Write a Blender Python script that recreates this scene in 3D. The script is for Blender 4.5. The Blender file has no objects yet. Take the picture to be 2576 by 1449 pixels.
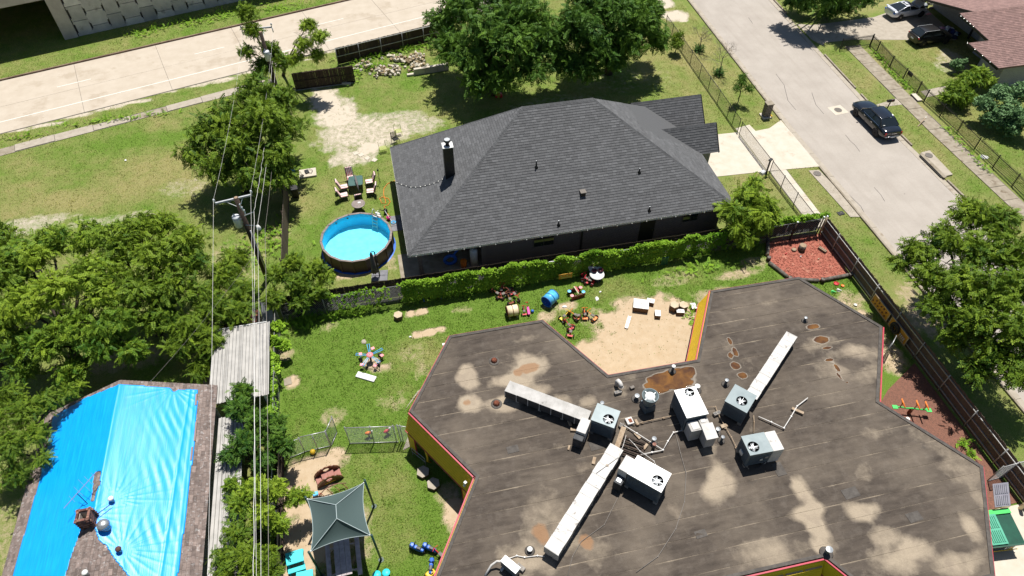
import bpy, bmesh, math, random
import numpy as np
from mathutils import Vector, Matrix
random.seed(7); RNG = np.random.default_rng(7)
R = math.radians
SC = bpy.context.scene; C = SC.collection
# ---------------------------------------------------------------- camera
# site frame: x = along the dark roofed house (towards the street), y = away, z = up, metres
YAW, PITCH, CAMH, FPX, PW, PH = R(-12.4), R(48), 34.0, 1717.0, 2576.0, 1449.0
cam = bpy.data.cameras.new('camera'); camo = bpy.data.objects.new('camera', cam); C.objects.link(camo)
camo.location = (0, 0, CAMH); camo.rotation_euler = (R(90) - PITCH, 0, YAW)
cam.sensor_width = 36; cam.lens = FPX / PW * 36; cam.clip_start = .5; cam.clip_end = 6000
SC.camera = camo
# ---------------------------------------------------------------- world, sun, exposure
SUN_EL, SUN_AZ = R(70), R(62.6)            # azimuth: angle from +x, counter-clockwise
world = bpy.data.worlds.new('World'); SC.world = world; world.use_nodes = True
wn = world.node_tree; sky = wn.nodes.new('ShaderNodeTexSky'); sky.sky_type = 'NISHITA'; sky.sun_disc = False
sky.sun_elevation = SUN_EL; sky.sun_rotation = R(90) - SUN_AZ; sky.air_density = 1.0; sky.dust_density = .6
bgn = wn.nodes['Background']; wn.links.new(sky.outputs[0], bgn.inputs[0]); bgn.inputs[1].default_value = .052
sl = bpy.data.lights.new('sun', 'SUN'); sl.energy = 4.9; sl.angle = R(.53); sl.color = (1, .965, .91)
slo = bpy.data.objects.new('sun', sl); C.objects.link(slo)
sd = Vector((math.cos(SUN_EL) * math.cos(SUN_AZ), math.cos(SUN_EL) * math.sin(SUN_AZ), math.sin(SUN_EL)))
slo.rotation_euler = sd.to_track_quat('Z', 'Y').to_euler(); slo.location = (0, 0, 60)
vs = SC.view_settings; vs.view_transform = 'Standard'; vs.look = 'None'; vs.exposure = .6; vs.gamma = 1
SC.render.engine = 'CYCLES'; SC.cycles.max_bounces = 6; SC.cycles.transparent_max_bounces = 12
# ---------------------------------------------------------------- survey: photo point + height -> site position
_cy, _sy, _cp, _sp = math.cos(YAW), math.sin(YAW), math.cos(PITCH), math.sin(PITCH)
def S(px, py, z=0.0):
    a = (px - PW / 2) / FPX; b = -(py - PH / 2) / FPX
    x, y, w = a, _cp + b * _sp, -_sp + b * _cp
    k = (z - CAMH) / w; x *= k; y *= k
    return Vector((x * _cy - y * _sy, x * _sy + y * _cy, z))
def t(c, r, x, y, z=0.0): return S(644 * c + x / 3, 483 * r + y / 3, z)
def P2(px, py, z=0.0): p = S(px, py, z); return (p.x, p.y)
# ---------------------------------------------------------------- materials
def nd(nt, typ, ins=None, **props):
    n = nt.nodes.new(typ)
    for k, v in props.items(): setattr(n, k, v)
    for k, v in (ins or {}).items():
        s = n.inputs[k]
        if isinstance(v, bpy.types.NodeSocket): nt.links.new(v, s)
        else:
            if hasattr(s.default_value, '__len__') and hasattr(v, '__len__') and len(s.default_value) == 4 and len(v) == 3: v = tuple(v) + (1,)
            s.default_value = v
    return n
def lin(c): c /= 255.; return c / 12.92 if c <= .04045 else ((c + .055) / 1.055) ** 2.4
def vis(r, g, b, k=1.95): return tuple(min(.9, lin(x) / k) for x in (r, g, b))   # colour seen in full sun -> base colour
def newmat(name):
    m = bpy.data.materials.new(name); m.use_nodes = True; nt = m.node_tree
    return m, nt, nt.nodes['Principled BSDF']
def mixc(nt, f, a, b, mode='MIX'):
    n = nd(nt, 'ShaderNodeMix', data_type='RGBA', blend_type=mode)
    for i, v in ((0, f), (6, a), (7, b)):
        s = n.inputs[i]
        if isinstance(v, bpy.types.NodeSocket): nt.links.new(v, s)
        elif i == 0: s.default_value = v
        else: s.default_value = tuple(v)[:3] + (1,)
    return n.outputs[2]
def mth(nt, op, a, b=0.0, clamp=False):
    n = nd(nt, 'ShaderNodeMath', {0: a, 1: b}, operation=op); n.use_clamp = clamp; return n.outputs[0]
def pos(nt): return nd(nt, 'ShaderNodeNewGeometry').outputs['Position']
def noise(nt, scale, detail=5, rough=.6, vec=None, dist=0): return nd(nt, 'ShaderNodeTexNoise', {'Vector': vec or pos(nt), 'Scale': scale, 'Detail': detail, 'Roughness': rough, 'Distortion': dist}).outputs[0]
def ramp(nt, f, a, b): return nd(nt, 'ShaderNodeMapRange', {0: f, 1: a, 2: b}).outputs[0]
MATS = {}
def mat(name, c1, c2=None, scale=4.0, rough=.75, metal=0.0, bump=0.0, bscale=None, lo=.35, hi=.65, attr=False, spec=.4, rustc=None, rusts=1.5, rustlo=.62, coat=0):
    m, nt, b = newmat(name)
    col = None
    if c2 is not None: col = mixc(nt, ramp(nt, noise(nt, scale), lo, hi), c1, c2)
    if rustc is not None: col = mixc(nt, ramp(nt, noise(nt, rusts, 8, .65), rustlo, rustlo + .08), col if col else c1, rustc)
    if attr:
        a = nd(nt, 'ShaderNodeAttribute', attribute_name='tone').outputs['Fac']
        col = mixc(nt, 1.0, col if col else c1, nd(nt, 'ShaderNodeCombineColor', {0: a, 1: a, 2: a}).outputs[0], 'MULTIPLY')
    if col is not None: nt.links.new(col, b.inputs['Base Color'])
    else: b.inputs['Base Color'].default_value = tuple(c1) + (1,)
    b.inputs['Roughness'].default_value = rough; b.inputs['Metallic'].default_value = metal
    b.inputs['Specular IOR Level'].default_value = spec; b.inputs['Coat Weight'].default_value = coat
    if bump:
        bn = nd(nt, 'ShaderNodeBump', {'Height': noise(nt, bscale or scale * 4, 6, .65), 'Strength': bump, 'Distance': .05})
        nt.links.new(bn.outputs[0], b.inputs['Normal'])
    MATS[name] = m; return m
def objrand(nt): return nd(nt, 'ShaderNodeObjectInfo').outputs['Random']
def plank_mat(name, c1, c2, c3, rough=.85):
    m, nt, b = newmat(name)
    tc = nd(nt, 'ShaderNodeNewGeometry').outputs['Position']
    mp = nd(nt, 'ShaderNodeMapping', {'Vector': tc, 'Scale': (9, 9, 1.1)}).outputs[0]
    f = ramp(nt, noise(nt, 3, 5, .6, mp), .3, .7)
    col = mixc(nt, f, c1, c2); col = mixc(nt, mth(nt, 'MULTIPLY', objrand(nt), .4), col, c3)
    nt.links.new(col, b.inputs['Base Color']); b.inputs['Roughness'].default_value = rough; b.inputs['Specular IOR Level'].default_value = .2
    bn = nd(nt, 'ShaderNodeBump', {'Height': f, 'Strength': .25, 'Distance': .02}); nt.links.new(bn.outputs[0], b.inputs['Normal'])
    MATS[name] = m; return m
# ---------------------------------------------------------------- mesh builder
class MB:
    def __init__(s): s.v = []; s.f = []
    def add(s, vs, fs):
        n = len(s.v); s.v += [tuple(p) for p in vs]; s.f += [tuple(n + i for i in f) for f in fs]; return s
    HF = [(0, 3, 2, 1), (4, 5, 6, 7), (0, 1, 5, 4), (1, 2, 6, 5), (2, 3, 7, 6), (3, 0, 4, 7)]
    def hexa(s, p): return s.add(p, MB.HF)
    def box(s, x0, x1, y0, y1, z0, z1): return s.hexa([(x0, y0, z0), (x1, y0, z0), (x1, y1, z0), (x0, y1, z0), (x0, y0, z1), (x1, y0, z1), (x1, y1, z1), (x0, y1, z1)])
    def obox(s, c, sz, rz=0.0, top=(1, 1)):
        ca, sa = math.cos(rz), math.sin(rz); p = []
        for z, k in ((0, (1, 1)), (sz[2], top)):
            for ix, iy in ((-.5, -.5), (.5, -.5), (.5, .5), (-.5, .5)):
                x, y = ix * sz[0] * k[0], iy * sz[1] * k[1]; p.append((c[0] + x * ca - y * sa, c[1] + x * sa + y * ca, c[2] + z))
        return s.hexa(p)
    def beam(s, a, b, w, h=None, up=(0, 0, 1)):
        a, b = Vector(a), Vector(b); h = h or w; d = (b - a).normalized(); u = Vector(up)
        if abs(d.dot(u)) > .99: u = Vector((0, 1, 0))
        x = d.cross(u).normalized(); y = x.cross(d).normalized(); p = []
        for q in (a, b):
            for i, j in ((-1, -1), (1, -1), (1, 1), (-1, 1)): p.append(q + x * (i * w / 2) + y * (j * h / 2))
        return s.hexa(p)
    def cyl(s, a, b, r0, r1=None, n=10, cap=True):
        a, b = Vector(a), Vector(b); r1 = r0 if r1 is None else r1; d = (b - a).normalized()
        u = Vector((1, 0, 0)) if abs(d.x) < .9 else Vector((0, 1, 0)); x = d.cross(u).normalized(); y = d.cross(x).normalized(); p = []
        for q, r in ((a, r0), (b, r1)):
            for i in range(n): g = 2 * math.pi * i / n; p.append(q + x * (r * math.cos(g)) + y * (r * math.sin(g)))
        fs = [(i, (i + 1) % n, n + (i + 1) % n, n + i) for i in range(n)]
        if cap: fs += [tuple(range(n - 1, -1, -1)), tuple(range(n, 2 * n))]
        return s.add(p, fs)
    def tube(s, pts, r, n=6):
        pts = [Vector(p) for p in pts]; rings = []
        rr = r if hasattr(r, '__len__') else [r] * len(pts); up = Vector((.13, .21, 1)).normalized(); base = len(s.v)
        for i, p in enumerate(pts):
            d = (pts[min(i + 1, len(pts) - 1)] - pts[max(i - 1, 0)]).normalized()
            x = d.cross(up); x = x.normalized() if x.length > .05 else d.cross(Vector((1, 0, 0))).normalized(); y = d.cross(x).normalized()
            for k in range(n): g = 2 * math.pi * k / n; s.v.append(tuple(p + x * (rr[i] * math.cos(g)) + y * (rr[i] * math.sin(g))))
        for i in range(len(pts) - 1):
            for k in range(n):
                a = base + i * n + k; b = base + i * n + (k + 1) % n; s.f.append((a, b, b + n, a + n))
        s.f.append(tuple(base + k for k in range(n - 1, -1, -1))); s.f.append(tuple(base + (len(pts) - 1) * n + k for k in range(n)))
        return s
    def prism(s, poly, z0, z1):
        n = len(poly); A = sum(poly[i][0] * poly[(i + 1) % n][1] - poly[(i + 1) % n][0] * poly[i][1] for i in range(n))
        if A < 0: poly = poly[::-1]
        return s.add([(x, y, z0) for x, y in poly] + [(x, y, z1) for x, y in poly], [tuple(range(n - 1, -1, -1)), tuple(range(n, 2 * n))] + [(i, (i + 1) % n, n + (i + 1) % n, n + i) for i in range(n)])
    def lathe(s, prof, c=(0, 0, 0), n=20, close=True):
        m = len(prof); vs = []
        for i in range(n):
            g = 2 * math.pi * i / n
            for r, z in prof: vs.append((c[0] + r * math.cos(g), c[1] + r * math.sin(g), c[2] + z))
        fs = [(i * m + j, ((i + 1) % n) * m + j, ((i + 1) % n) * m + j + 1, i * m + j + 1) for i in range(n) for j in range(m - 1)]
        if close:
            if prof[0][0] > .001: fs.append(tuple(i * m for i in range(n - 1, -1, -1)))
            if prof[-1][0] > .001: fs.append(tuple(i * m + m - 1 for i in range(n)))
        return s.add(vs, fs)
    def torus(s, c, R0, r, n=20, m=6, axis='z'):
        vs = []
        for i in range(n):
            g = 2 * math.pi * i / n
            for j in range(m):
                h = 2 * math.pi * j / m; a, b = (R0 + r * math.cos(h)), r * math.sin(h); p = (a * math.cos(g), a * math.sin(g), b)
                if axis == 'y': p = (p[0], p[2], p[1])
                if axis == 'x': p = (p[2], p[0], p[1])
                vs.append((c[0] + p[0], c[1] + p[1], c[2] + p[2]))
        return s.add(vs, [(i * m + j, ((i + 1) % n) * m + j, ((i + 1) % n) * m + (j + 1) % m, i * m + (j + 1) % m) for i in range(n) for j in range(m)])
    def ball(s, c, r, n=10, m=6):
        r = r if hasattr(r, '__len__') else (r, r, r)
        return s.lathe_s(c, r, n, m)
    def lathe_s(s, c, r, n, m):
        vs = []; fs = []
        for j in range(1, m):
            h = math.pi * j / m
            for i in range(n): g = 2 * math.pi * i / n; vs.append((c[0] + r[0] * math.sin(h) * math.cos(g), c[1] + r[1] * math.sin(h) * math.sin(g), c[2] + r[2] * math.cos(h)))
        vs += [(c[0], c[1], c[2] + r[2]), (c[0], c[1], c[2] - r[2])]; T_, B_ = len(vs) - 2, len(vs) - 1
        for i in range(n):
            k = (i + 1) % n; fs.append((T_, i, k)); fs.append((B_, (m - 2) * n + k, (m - 2) * n + i))
            for j in range(m - 2): fs.append((j * n + i, (j + 1) * n + i, (j + 1) * n + k, j * n + k))
        return s.add(vs, fs)
    def xf(s, rz=0.0, loc=(0, 0, 0), M=None):
        M = M or (Matrix.Translation(loc) @ Matrix.Rotation(rz, 4, 'Z')); s.v = [tuple(M @ Vector(p)) for p in s.v]; return s
    def mesh(s, name, m=None, smooth=False, tone=None):
        me = bpy.data.meshes.new(name); me.from_pydata(s.v, [], s.f); me.update()
        if m is not None: me.materials.append(MATS[m] if isinstance(m, str) else m)
        if smooth: me.polygons.foreach_set('use_smooth', [True] * len(me.polygons))
        if tone is not None:
            a = me.attributes.new('tone', 'FLOAT', 'FACE'); a.data.foreach_set('value', np.asarray(tone, dtype=np.float32) if hasattr(tone, '__len__') else np.full(len(me.polygons), tone, np.float32))
        return me
    def build(s, name, m, parent=None, smooth=False, tone=None, bevel=0):
        return link(name, s.mesh(name, m, smooth, tone), parent, bevel=bevel)
def link(name, me, parent=None, loc=None, rz=None, bevel=0):
    o = bpy.data.objects.new(name, me); C.objects.link(o); o.parent = parent
    if loc is not None: o.location = loc
    if rz is not None: o.rotation_euler[2] = rz
    if bevel:
        b = o.modifiers.new('bevel', 'BEVEL'); b.width = bevel; b.segments = 2; b.limit_method = 'ANGLE'; b.angle_limit = R(40)
    return o
def tag(o, label, cat, group=None, kind=None):
    if label: o['label'] = label
    if cat: o['category'] = cat
    if group: o['group'] = group
    if kind: o['kind'] = kind
    return o
def struct(o): o['kind'] = 'structure'; return o
def stuff(o): o['kind'] = 'stuff'; return o
def thing(name, label, cat, loc=(0, 0, 0), rz=0.0, group=None):
    o = bpy.data.objects.new(name, None); C.objects.link(o); o.location = loc; o.rotation_euler[2] = rz; o.empty_display_size = .2
    return tag(o, label, cat, group)
def dup(root, loc, rz=None, label=None, scale=None):
    r = root.copy(); C.objects.link(r); r.location = loc
    if rz is not None: r.rotation_euler[2] = rz
    if label: r['label'] = label
    if scale: r.scale = (scale,) * 3
    for ch in list(root.children):
        c = ch.copy(); C.objects.link(c); c.parent = r
        for g in ch.children:
            d = g.copy(); C.objects.link(d); d.parent = c
    return r
def nz(x, y, seed=0, sc=1.0):                     # smooth numpy noise in about [-1,1]
    r = np.random.default_rng(seed); v = 0
    for k in range(9):
        a = r.uniform(0, 6.28); f = sc * r.uniform(.6, 2.6); v = v + np.sin((x * np.cos(a) + y * np.sin(a)) * f + r.uniform(0, 6.28) + 1.3 * np.sin((y * np.cos(a) - x * np.sin(a)) * f * .7 + k)) * .22
    return v
def sst(a, b, x): q = np.clip((x - a) / (b - a), 0, 1); return q * q * (3 - 2 * q)
# ---- common materials
mat('white_paint', (.64, .64, .62), (.54, .54, .51), 3, .5)
mat('black_paint', (.012, .012, .013), None, rough=.45)
mat('galv', (.45, .47, .48), (.34, .36, .37), 8, .45, .7)
mat('galv_pipe', (.5, .5, .5), (.36, .36, .36), 10, .45, .6)
mat('wood_pole', vis(95, 78, 66), vis(62, 50, 44), 6, .9, bump=.3)
mat('concrete', vis(214, 202, 184), vis(196, 184, 166), 2.2, .9, bump=.1, rustc=vis(176, 160, 140), rusts=.9, rustlo=.6)
mat('concrete_old', vis(196, 184, 164), vis(168, 155, 134), 2.0, .92, bump=.15, rustc=vis(140, 124, 102), rusts=1.2, rustlo=.58)
mat('pale_concrete', vis(246, 236, 218), vis(236, 224, 202), 1.4, .9, bump=.06, rustc=vis(222, 206, 184), rusts=.7, rustlo=.6)
mat('bark', (.075, .055, .04), (.035, .028, .022), 9, .95, bump=.5)
mat('pale_bark', (.2, .17, .14), (.12, .1, .08), 9, .95, bump=.3)
mat('rubber', (.015, .015, .016), (.03, .028, .026), 8, .85)
mat('chrome', (.75, .75, .76), None, rough=.12, metal=1)
mat('glass_dark', (.012, .017, .02), None, rough=.04, spec=.6)
mat('red_plastic', (.5, .03, .035), (.38, .02, .03), 6, .45)
mat('blue_plastic', (.02, .12, .5), (.015, .09, .38), 6, .4)
mat('sky_plastic', (.1, .45, .75), (.07, .36, .62), 6, .4)
mat('yellow_plastic', (.75, .5, .03), (.65, .42, .03), 5, .45)
mat('orange_plastic', (.75, .2, .02), (.6, .15, .02), 5, .45)
mat('green_plastic', (.05, .5, .1), (.04, .4, .08), 5, .45)
mat('pink_plastic', (.8, .28, .3), (.7, .22, .24), 5, .5)
mat('teal_plastic', (.03, .55, .58), (.03, .48, .52), 5, .45)
mat('brown_plastic', (.16, .06, .025), (.12, .045, .02), 5, .45)
mat('pale_ply', vis(240, 222, 192), vis(222, 198, 160), 2.5, .7, bump=.05)
mat('ply_side', (.16, .09, .05), (.11, .06, .035), 4, .8)
# ================================================================ GROUND
DIRT = [  # (u, v, ru, rv, weight)
 ]
def dp(px, py, ru, rv, w=1.0): p = S(px, py); DIRT.append((p.x, p.y, ru, rv, w))
for a in [(905,335,4.8,3.2,.74),(850,285,2.4,3.2,.85),(815,250,1.6,2.6,.95),(960,330,3.8,2.4,.72),(885,395,2.3,1.7,.74),(1000,300,3.4,1.6,.62),(1060,310,2.4,2.0,.62),(930,370,1.6,1.0,.9),
          (1640,830,4.6,3.2,1.25),(1560,900,4.2,2.4,1.25),(1690,880,3.4,3.0,1.25),(1430,770,.9,.5,.8),(1375,795,.9,.6,.8),(1380,770,.6,.4,.7),(1800,740,2.4,.8,.6),(1700,700,2.2,.9,.45),(1860,690,2.2,.5,.7),(1790,760,1.2,.8,.9),
          (800,1180,1.5,1.1,1),(830,1150,1.2,.8,.9),(760,1230,1.6,2.2,1.1),(800,1320,1.5,2.6,1.1),(740,1390,1.6,2.2,1.0),(860,1400,2.2,1.2,.62),(900,1330,1.0,1.6,.6),
          (1150,1285,1.0,1.1,1),(1125,1240,.8,.7,.7),(1160,1320,.8,1.0,.7),(1035,788,.42,.3,1.2),(1063,783,.5,.34,1.2),(1048,843,.42,.3,1.15),(1080,837,.52,.38,1.25),(1110,829,.44,.34,1.15),(1160,780,1.0,.4,.55),
          (935,912,.75,.6,.85),(960,925,.9,.5,.75),(1040,890,1.2,1.1,.4),(1060,930,1.0,.9,.45),(735,960,.5,.7,.9),(715,890,.8,.8,.7),(830,820,.7,.6,.5),(840,1050,.9,.9,.55),(990,1010,1.3,.8,.42),
          (2330,800,1.7,2.6,.7),(2290,740,1.2,1.5,.6),(2140,760,1.6,1.2,.65),(2160,800,1.2,1.2,.75),(2200,840,1.0,1.0,.6),(2240,900,1.2,1.6,.8),(1900,660,1.8,.7,.55),
          (90,560,3.2,1.1,.62),(230,560,2.6,.8,.5),(330,545,2.4,.8,.5),(470,470,2.6,1.6,.4),(20,590,2.2,1.2,.6),(560,640,1.8,1.6,.4),(600,700,2.0,1.4,.4),
          (1700,40,1.8,1.6,.95),(1675,10,1.2,1.6,.9),(1640,190,3.0,3.5,.25),(2400,165,2.2,2.6,.5),(2390,140,1.2,1.6,.6),(900,680,1.8,.8,.8),(980,650,.6,1.6,.55),(880,690,1.4,.5,.9),
          (60,1330,2.5,3.0,.45),(300,900,4.0,1.4,.6),(560,960,2.0,1.2,.7),(1000,140,2.6,1.2,.25),(1330,120,6,3,.3),(1400,260,6,2,.35),(1560,200,5,3,.3),(700,590,1.6,1.2,.35),(640,650,1.2,1.4,.4),(770,560,1.3,1.6,.2)]: dp(*a)
for k in range(14): DIRT.append((-33 + 2.35 * k, 55.6 + .683 * k + .2 * math.sin(k * 2.2), 1.9, .45 + .2 * math.sin(k * 5), .8))
DRY = []
def yb(px, py, ru, rv, w): p = S(px, py); DRY.append((p.x, p.y, ru, rv, w))
for a in [(420,430,6,4,.3),(250,480,6,3,.2),(120,520,5,2,.25),(700,470,2.5,3,.2),(790,500,2,2,.25),(1040,890,2.2,2.2,.35),(1100,880,1.4,2,.3),(960,1180,2.5,2,.22),(980,1280,2.5,2.4,.26),(1000,1380,2,1.5,.25),(1560,730,3,1.2,.3),(1780,690,3,1,.25),
          (1400,790,1.4,.6,.3),(1720,130,5,8,.25),(1900,420,3,2,.2),(2370,130,4,4,.25),(2180,90,1.2,4,.25),(1000,1000,2,1.5,.2),(1200,760,2.4,.6,.2),(350,350,5,1.4,-.2),(200,380,6,1.2,-.15),(250,560,3,1.2,-.3),(1180,800,6,2,-.1),(1880,640,3,1,-.15),(870,960,2.2,2.4,-.14),
          (800,1020,2.2,2,-.1),(1230,760,5,1.4,-.2),(120,110,30,2.5,-.12),(820,20,12,2,-.3),(560,330,20,1.2,-.1),(2120,130,1,3,-.1),(960,600,2,3,-.15),(2260,330,2,9,.05),(2160,560,1.5,6,-.1)]: yb(*a)
def ground_fields(u, v):
    n1, n2, n3 = nz(u, v, 1, .5), nz(u, v, 2, 1.6), nz(u, v, 3, 5.0)
    d = np.zeros_like(u)
    for (a, b, ru, rv, w) in DIRT:
        q = np.sqrt(((u - a) / ru) ** 2 + ((v - b) / rv) ** 2) + .16 * n2 + .09 * n3
        d = np.maximum(d, w * (1 - sst(.5, 1.15, q)))
    dry = np.full_like(u, .44)
    inside = (u > -8.7) & (u < 29.3) & (v < 30.2); dry = np.where(inside, .07, dry)
    yard = (u > -8) & (u < 29) & (v >= 30.2) & (v < 62); dry = np.where(yard, .38, dry)
    dry = np.where((u > 24) & (u < 33.5) & (v > 30.2), .55, dry); dry = np.where((u > 42) & (u < 60), .52, dry)
    dry = dry + np.where(inside, .1, .2) * n1 + np.where(inside, .1, .15) * n2
    for (a, b, ru, rv, w) in DRY:
        q = np.sqrt(((u - a) / ru) ** 2 + ((v - b) / rv) ** 2); dry = dry + w * (1 - sst(.3, 1.1, q))
    return np.clip(d, 0, 1.3), np.clip(dry, 0, 1)
def axis(lo, hi, step, far): 
    a = list(np.arange(lo, hi + 1e-6, step)); e = []; x = step
    while x < far: x *= 1.6; e.append(x)
    return np.array([lo - k for k in e[::-1]] + a + [hi + k for k in e])
ux, vx = axis(-42, 64, .3, 3000), axis(2, 82, .3, 3000)
UU, VV = np.meshgrid(ux, vx); dd, yy = ground_fields(UU.ravel(), VV.ravel())
zz = np.zeros_like(dd)
nu, nv = len(ux), len(vx); idx = np.arange(nu * nv).reshape(nv, nu)
fq = np.stack([idx[:-1, :-1], idx[:-1, 1:], idx[1:, 1:], idx[1:, :-1]], -1).reshape(-1, 4)
gme = bpy.data.meshes.new('ground'); gme.from_pydata(np.stack([UU.ravel(), VV.ravel(), zz], 1).tolist(), [], fq.tolist())
at = gme.attributes.new('gd', 'FLOAT_COLOR', 'POINT'); at.data.foreach_set('color', np.stack([dd, yy, sst(38, 42, VV.ravel()), yy * 0 + 1], 1).astype(np.float32).ravel())
m, nt, b = newmat('ground_soil_grass')
g = nd(nt, 'ShaderNodeSeparateColor', {0: nd(nt, 'ShaderNodeAttribute', attribute_name='gd').outputs['Color']})
nA, nB, nC, nD = noise(nt, 2.2, 8, .7), noise(nt, 14, 6, .7), noise(nt, .7, 5, .6), noise(nt, 45, 3, .7)
dm = mth(nt, 'ADD', g.outputs[0], mth(nt, 'MULTIPLY', mth(nt, 'SUBTRACT', nA, .5), 1.25)); dm = mth(nt, 'ADD', dm, mth(nt, 'MULTIPLY', mth(nt, 'SUBTRACT', nB, .5), .8))
dm = ramp(nt, dm, .3, .78)
df = mth(nt, 'ADD', g.outputs[1], mth(nt, 'MULTIPLY', mth(nt, 'SUBTRACT', nA, .5), .9)); df = mth(nt, 'ADD', df, mth(nt, 'MULTIPLY', mth(nt, 'SUBTRACT', nC, .5), .7)); df = mth(nt, 'ADD', df, mth(nt, 'MULTIPLY', mth(nt, 'SUBTRACT', nB, .5), .5))
lush = mixc(nt, ramp(nt, nB, .3, .7), (.09, .17, .02), (.18, .28, .045)); dryc = mixc(nt, ramp(nt, nB, .3, .7), (.23, .215, .075), (.38, .335, .15))
gr = mixc(nt, ramp(nt, df, .1, .92), lush, dryc); gr = mixc(nt, mth(nt, 'MULTIPLY', ramp(nt, nD, .45, .7), .45), gr, (.06, .09, .02))
so = mixc(nt, ramp(nt, nA, .3, .7), (.36, .268, .168), (.43, .34, .235)); so = mixc(nt, ramp(nt, nD, .6, .75), so, (.24, .175, .11)); so = mixc(nt, ramp(nt, nB, .62, .78), so, (.44, .37, .28))
so = mixc(nt, mth(nt, 'MULTIPLY', g.outputs[2], .65), so, (.47, .43, .36)); nt.links.new(mixc(nt, dm, gr, so), b.inputs['Base Color']); b.inputs['Roughness'].default_value = .95; b.inputs['Specular IOR Level'].default_value = .1
bh = mth(nt, 'MULTIPLY', mth(nt, 'ADD', nD, mth(nt, 'MULTIPLY', nB, 1.5)), mth(nt, 'SUBTRACT', 1.15, dm))
nt.links.new(nd(nt, 'ShaderNodeBump', {'Height': bh, 'Strength': .8, 'Distance': .07}).outputs[0], b.inputs['Normal'])
gme.materials.append(m); struct(link('ground', gme))
# ================================================================ FRONTAGE ROAD (local axes: s along, q across from its near edge)
RA = R(16.2); RO = Vector((-31.76, 56.2, 0))
def rd(s, q, z=0.0): return (RO.x + s * math.cos(RA) - q * math.sin(RA), RO.y + s * math.sin(RA) + q * math.cos(RA), z)
def rq(mb, s0, s1, q0, q1, z0, z1): return mb.hexa([rd(s0, q0, z0), rd(s1, q0, z0), rd(s1, q1, z0), rd(s0, q1, z0), rd(s0, q0, z1), rd(s1, q0, z1), rd(s1, q1, z1), rd(s0, q1, z1)])
mat('road_concrete', vis(232, 218, 198), vis(222, 207, 186), .9, .9, bump=.05, rustc=vis(212, 196, 174), rusts=.35, rustlo=.55)
mat('road_base', (.09, .08, .07), None, rough=.95)
mat('kerb_stone', vis(170, 146, 124), vis(128, 104, 86), 1.6, .92, bump=.2)
mat('road_paint', (.6, .58, .53), (.5, .48, .43), 6, .8)
road = struct(rq(MB(), -60, 90, -.1, 9.3, .002, .006).build('frontage_road', 'road_base'))
sj = -60
k = 0
while sj < 80:
    for (q0, q1) in ((0, 4.41), (4.425, 9.1)):
        e = .02 if q0 else .0
        rq(MB(), sj + .012, sj + 7.39, q0, q1, .004, .022 + random.uniform(0, .004)).build('road_slab', 'road_concrete', road, bevel=.01)
    sj += 7.4; k += 1
kb = struct(rq(MB(), -60, 90, 9.1, 9.28, .0, .17).build('far_kerb', 'kerb_stone', bevel=.03))
s = -55
while s < 80:
    rq(MB(), s, s + 5.97, 1.78, 1.9, .022, .0305).build('edge_line', 'road_paint', road); s += 6
for k in range(-4, 6): rq(MB(), 4.85 + k * 12.2, 7.7 + k * 12.2, 5.45, 5.56, .022, .0305).build('lane_dash', 'road_paint', road)
sw = struct(rq(MB(), -40, 22.4, -3.42, -2.38, .001, .004).build('roadside_sidewalk', 'road_base'))
s = -38; i = 0
while s < 21:
    rq(MB(), s + .02, s + 3.0 - .02, -3.38 + .08 * math.sin(s), -2.42 + .1 * math.sin(s * 1.7), .003, .03 + .008 * (i % 3)).build('slab', 'concrete' if i % 4 else 'concrete_old', sw); s += 3; i += 1
# ---- overpass: abutment pier, panelled retaining wall, deck
mat('panel_concrete', (.56, .52, .47), (.44, .41, .37), 1.1, .92, bump=.25, bscale=25, attr=True, rustc=(.32, .29, .25), rusts=.7, rustlo=.6)
mat('pier_concrete', (.5, .45, .39), (.4, .35, .3), 1.2, .9, bump=.2, rustc=(.6, .58, .55), rusts=.8, rustlo=.64)
ov = thing('overpass', 'concrete overpass with panelled retaining wall beside the wide pale road', 'overpass', rd(6.3, 14.6))
def L(o, p): return tuple(Vector(p) - Vector(o))
def ovb(mb, name, m, tone=None, bevel=0): mb.v = [L(ov.location, p) for p in mb.v]; return mb.build(name, m, ov, tone=tone, bevel=bevel)
ovb(rq(MB(), 6.3, 7.55, 14.5, 32, 0, 6.6), 'pier', 'pier_concrete', bevel=.03)
ovb(rq(MB(), 7.56, 60, 14.86, 32, 0, 6.7), 'wall_core', 'road_base')
ovb(rq(MB(), -60, 7.0, 14.9, 34, 4.45, 6.5), 'deck', 'pier_concrete')
ovb(rq(MB(), -60, 60, 14.35, 15.1, 6.55, 7.0), 'coping', 'pier_concrete', bevel=.03)
ovb(rq(MB(), -60, 6.9, 14.45, 14.88, 4.12, 5.6), 'parapet', 'pier_concrete', bevel=.03)
ovb(rq(MB(), -60, 7.0, 33, 34, 0, 5.3), 'far_wall', 'pier_concrete')
pw, ph = 1.55, 1.5
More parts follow.
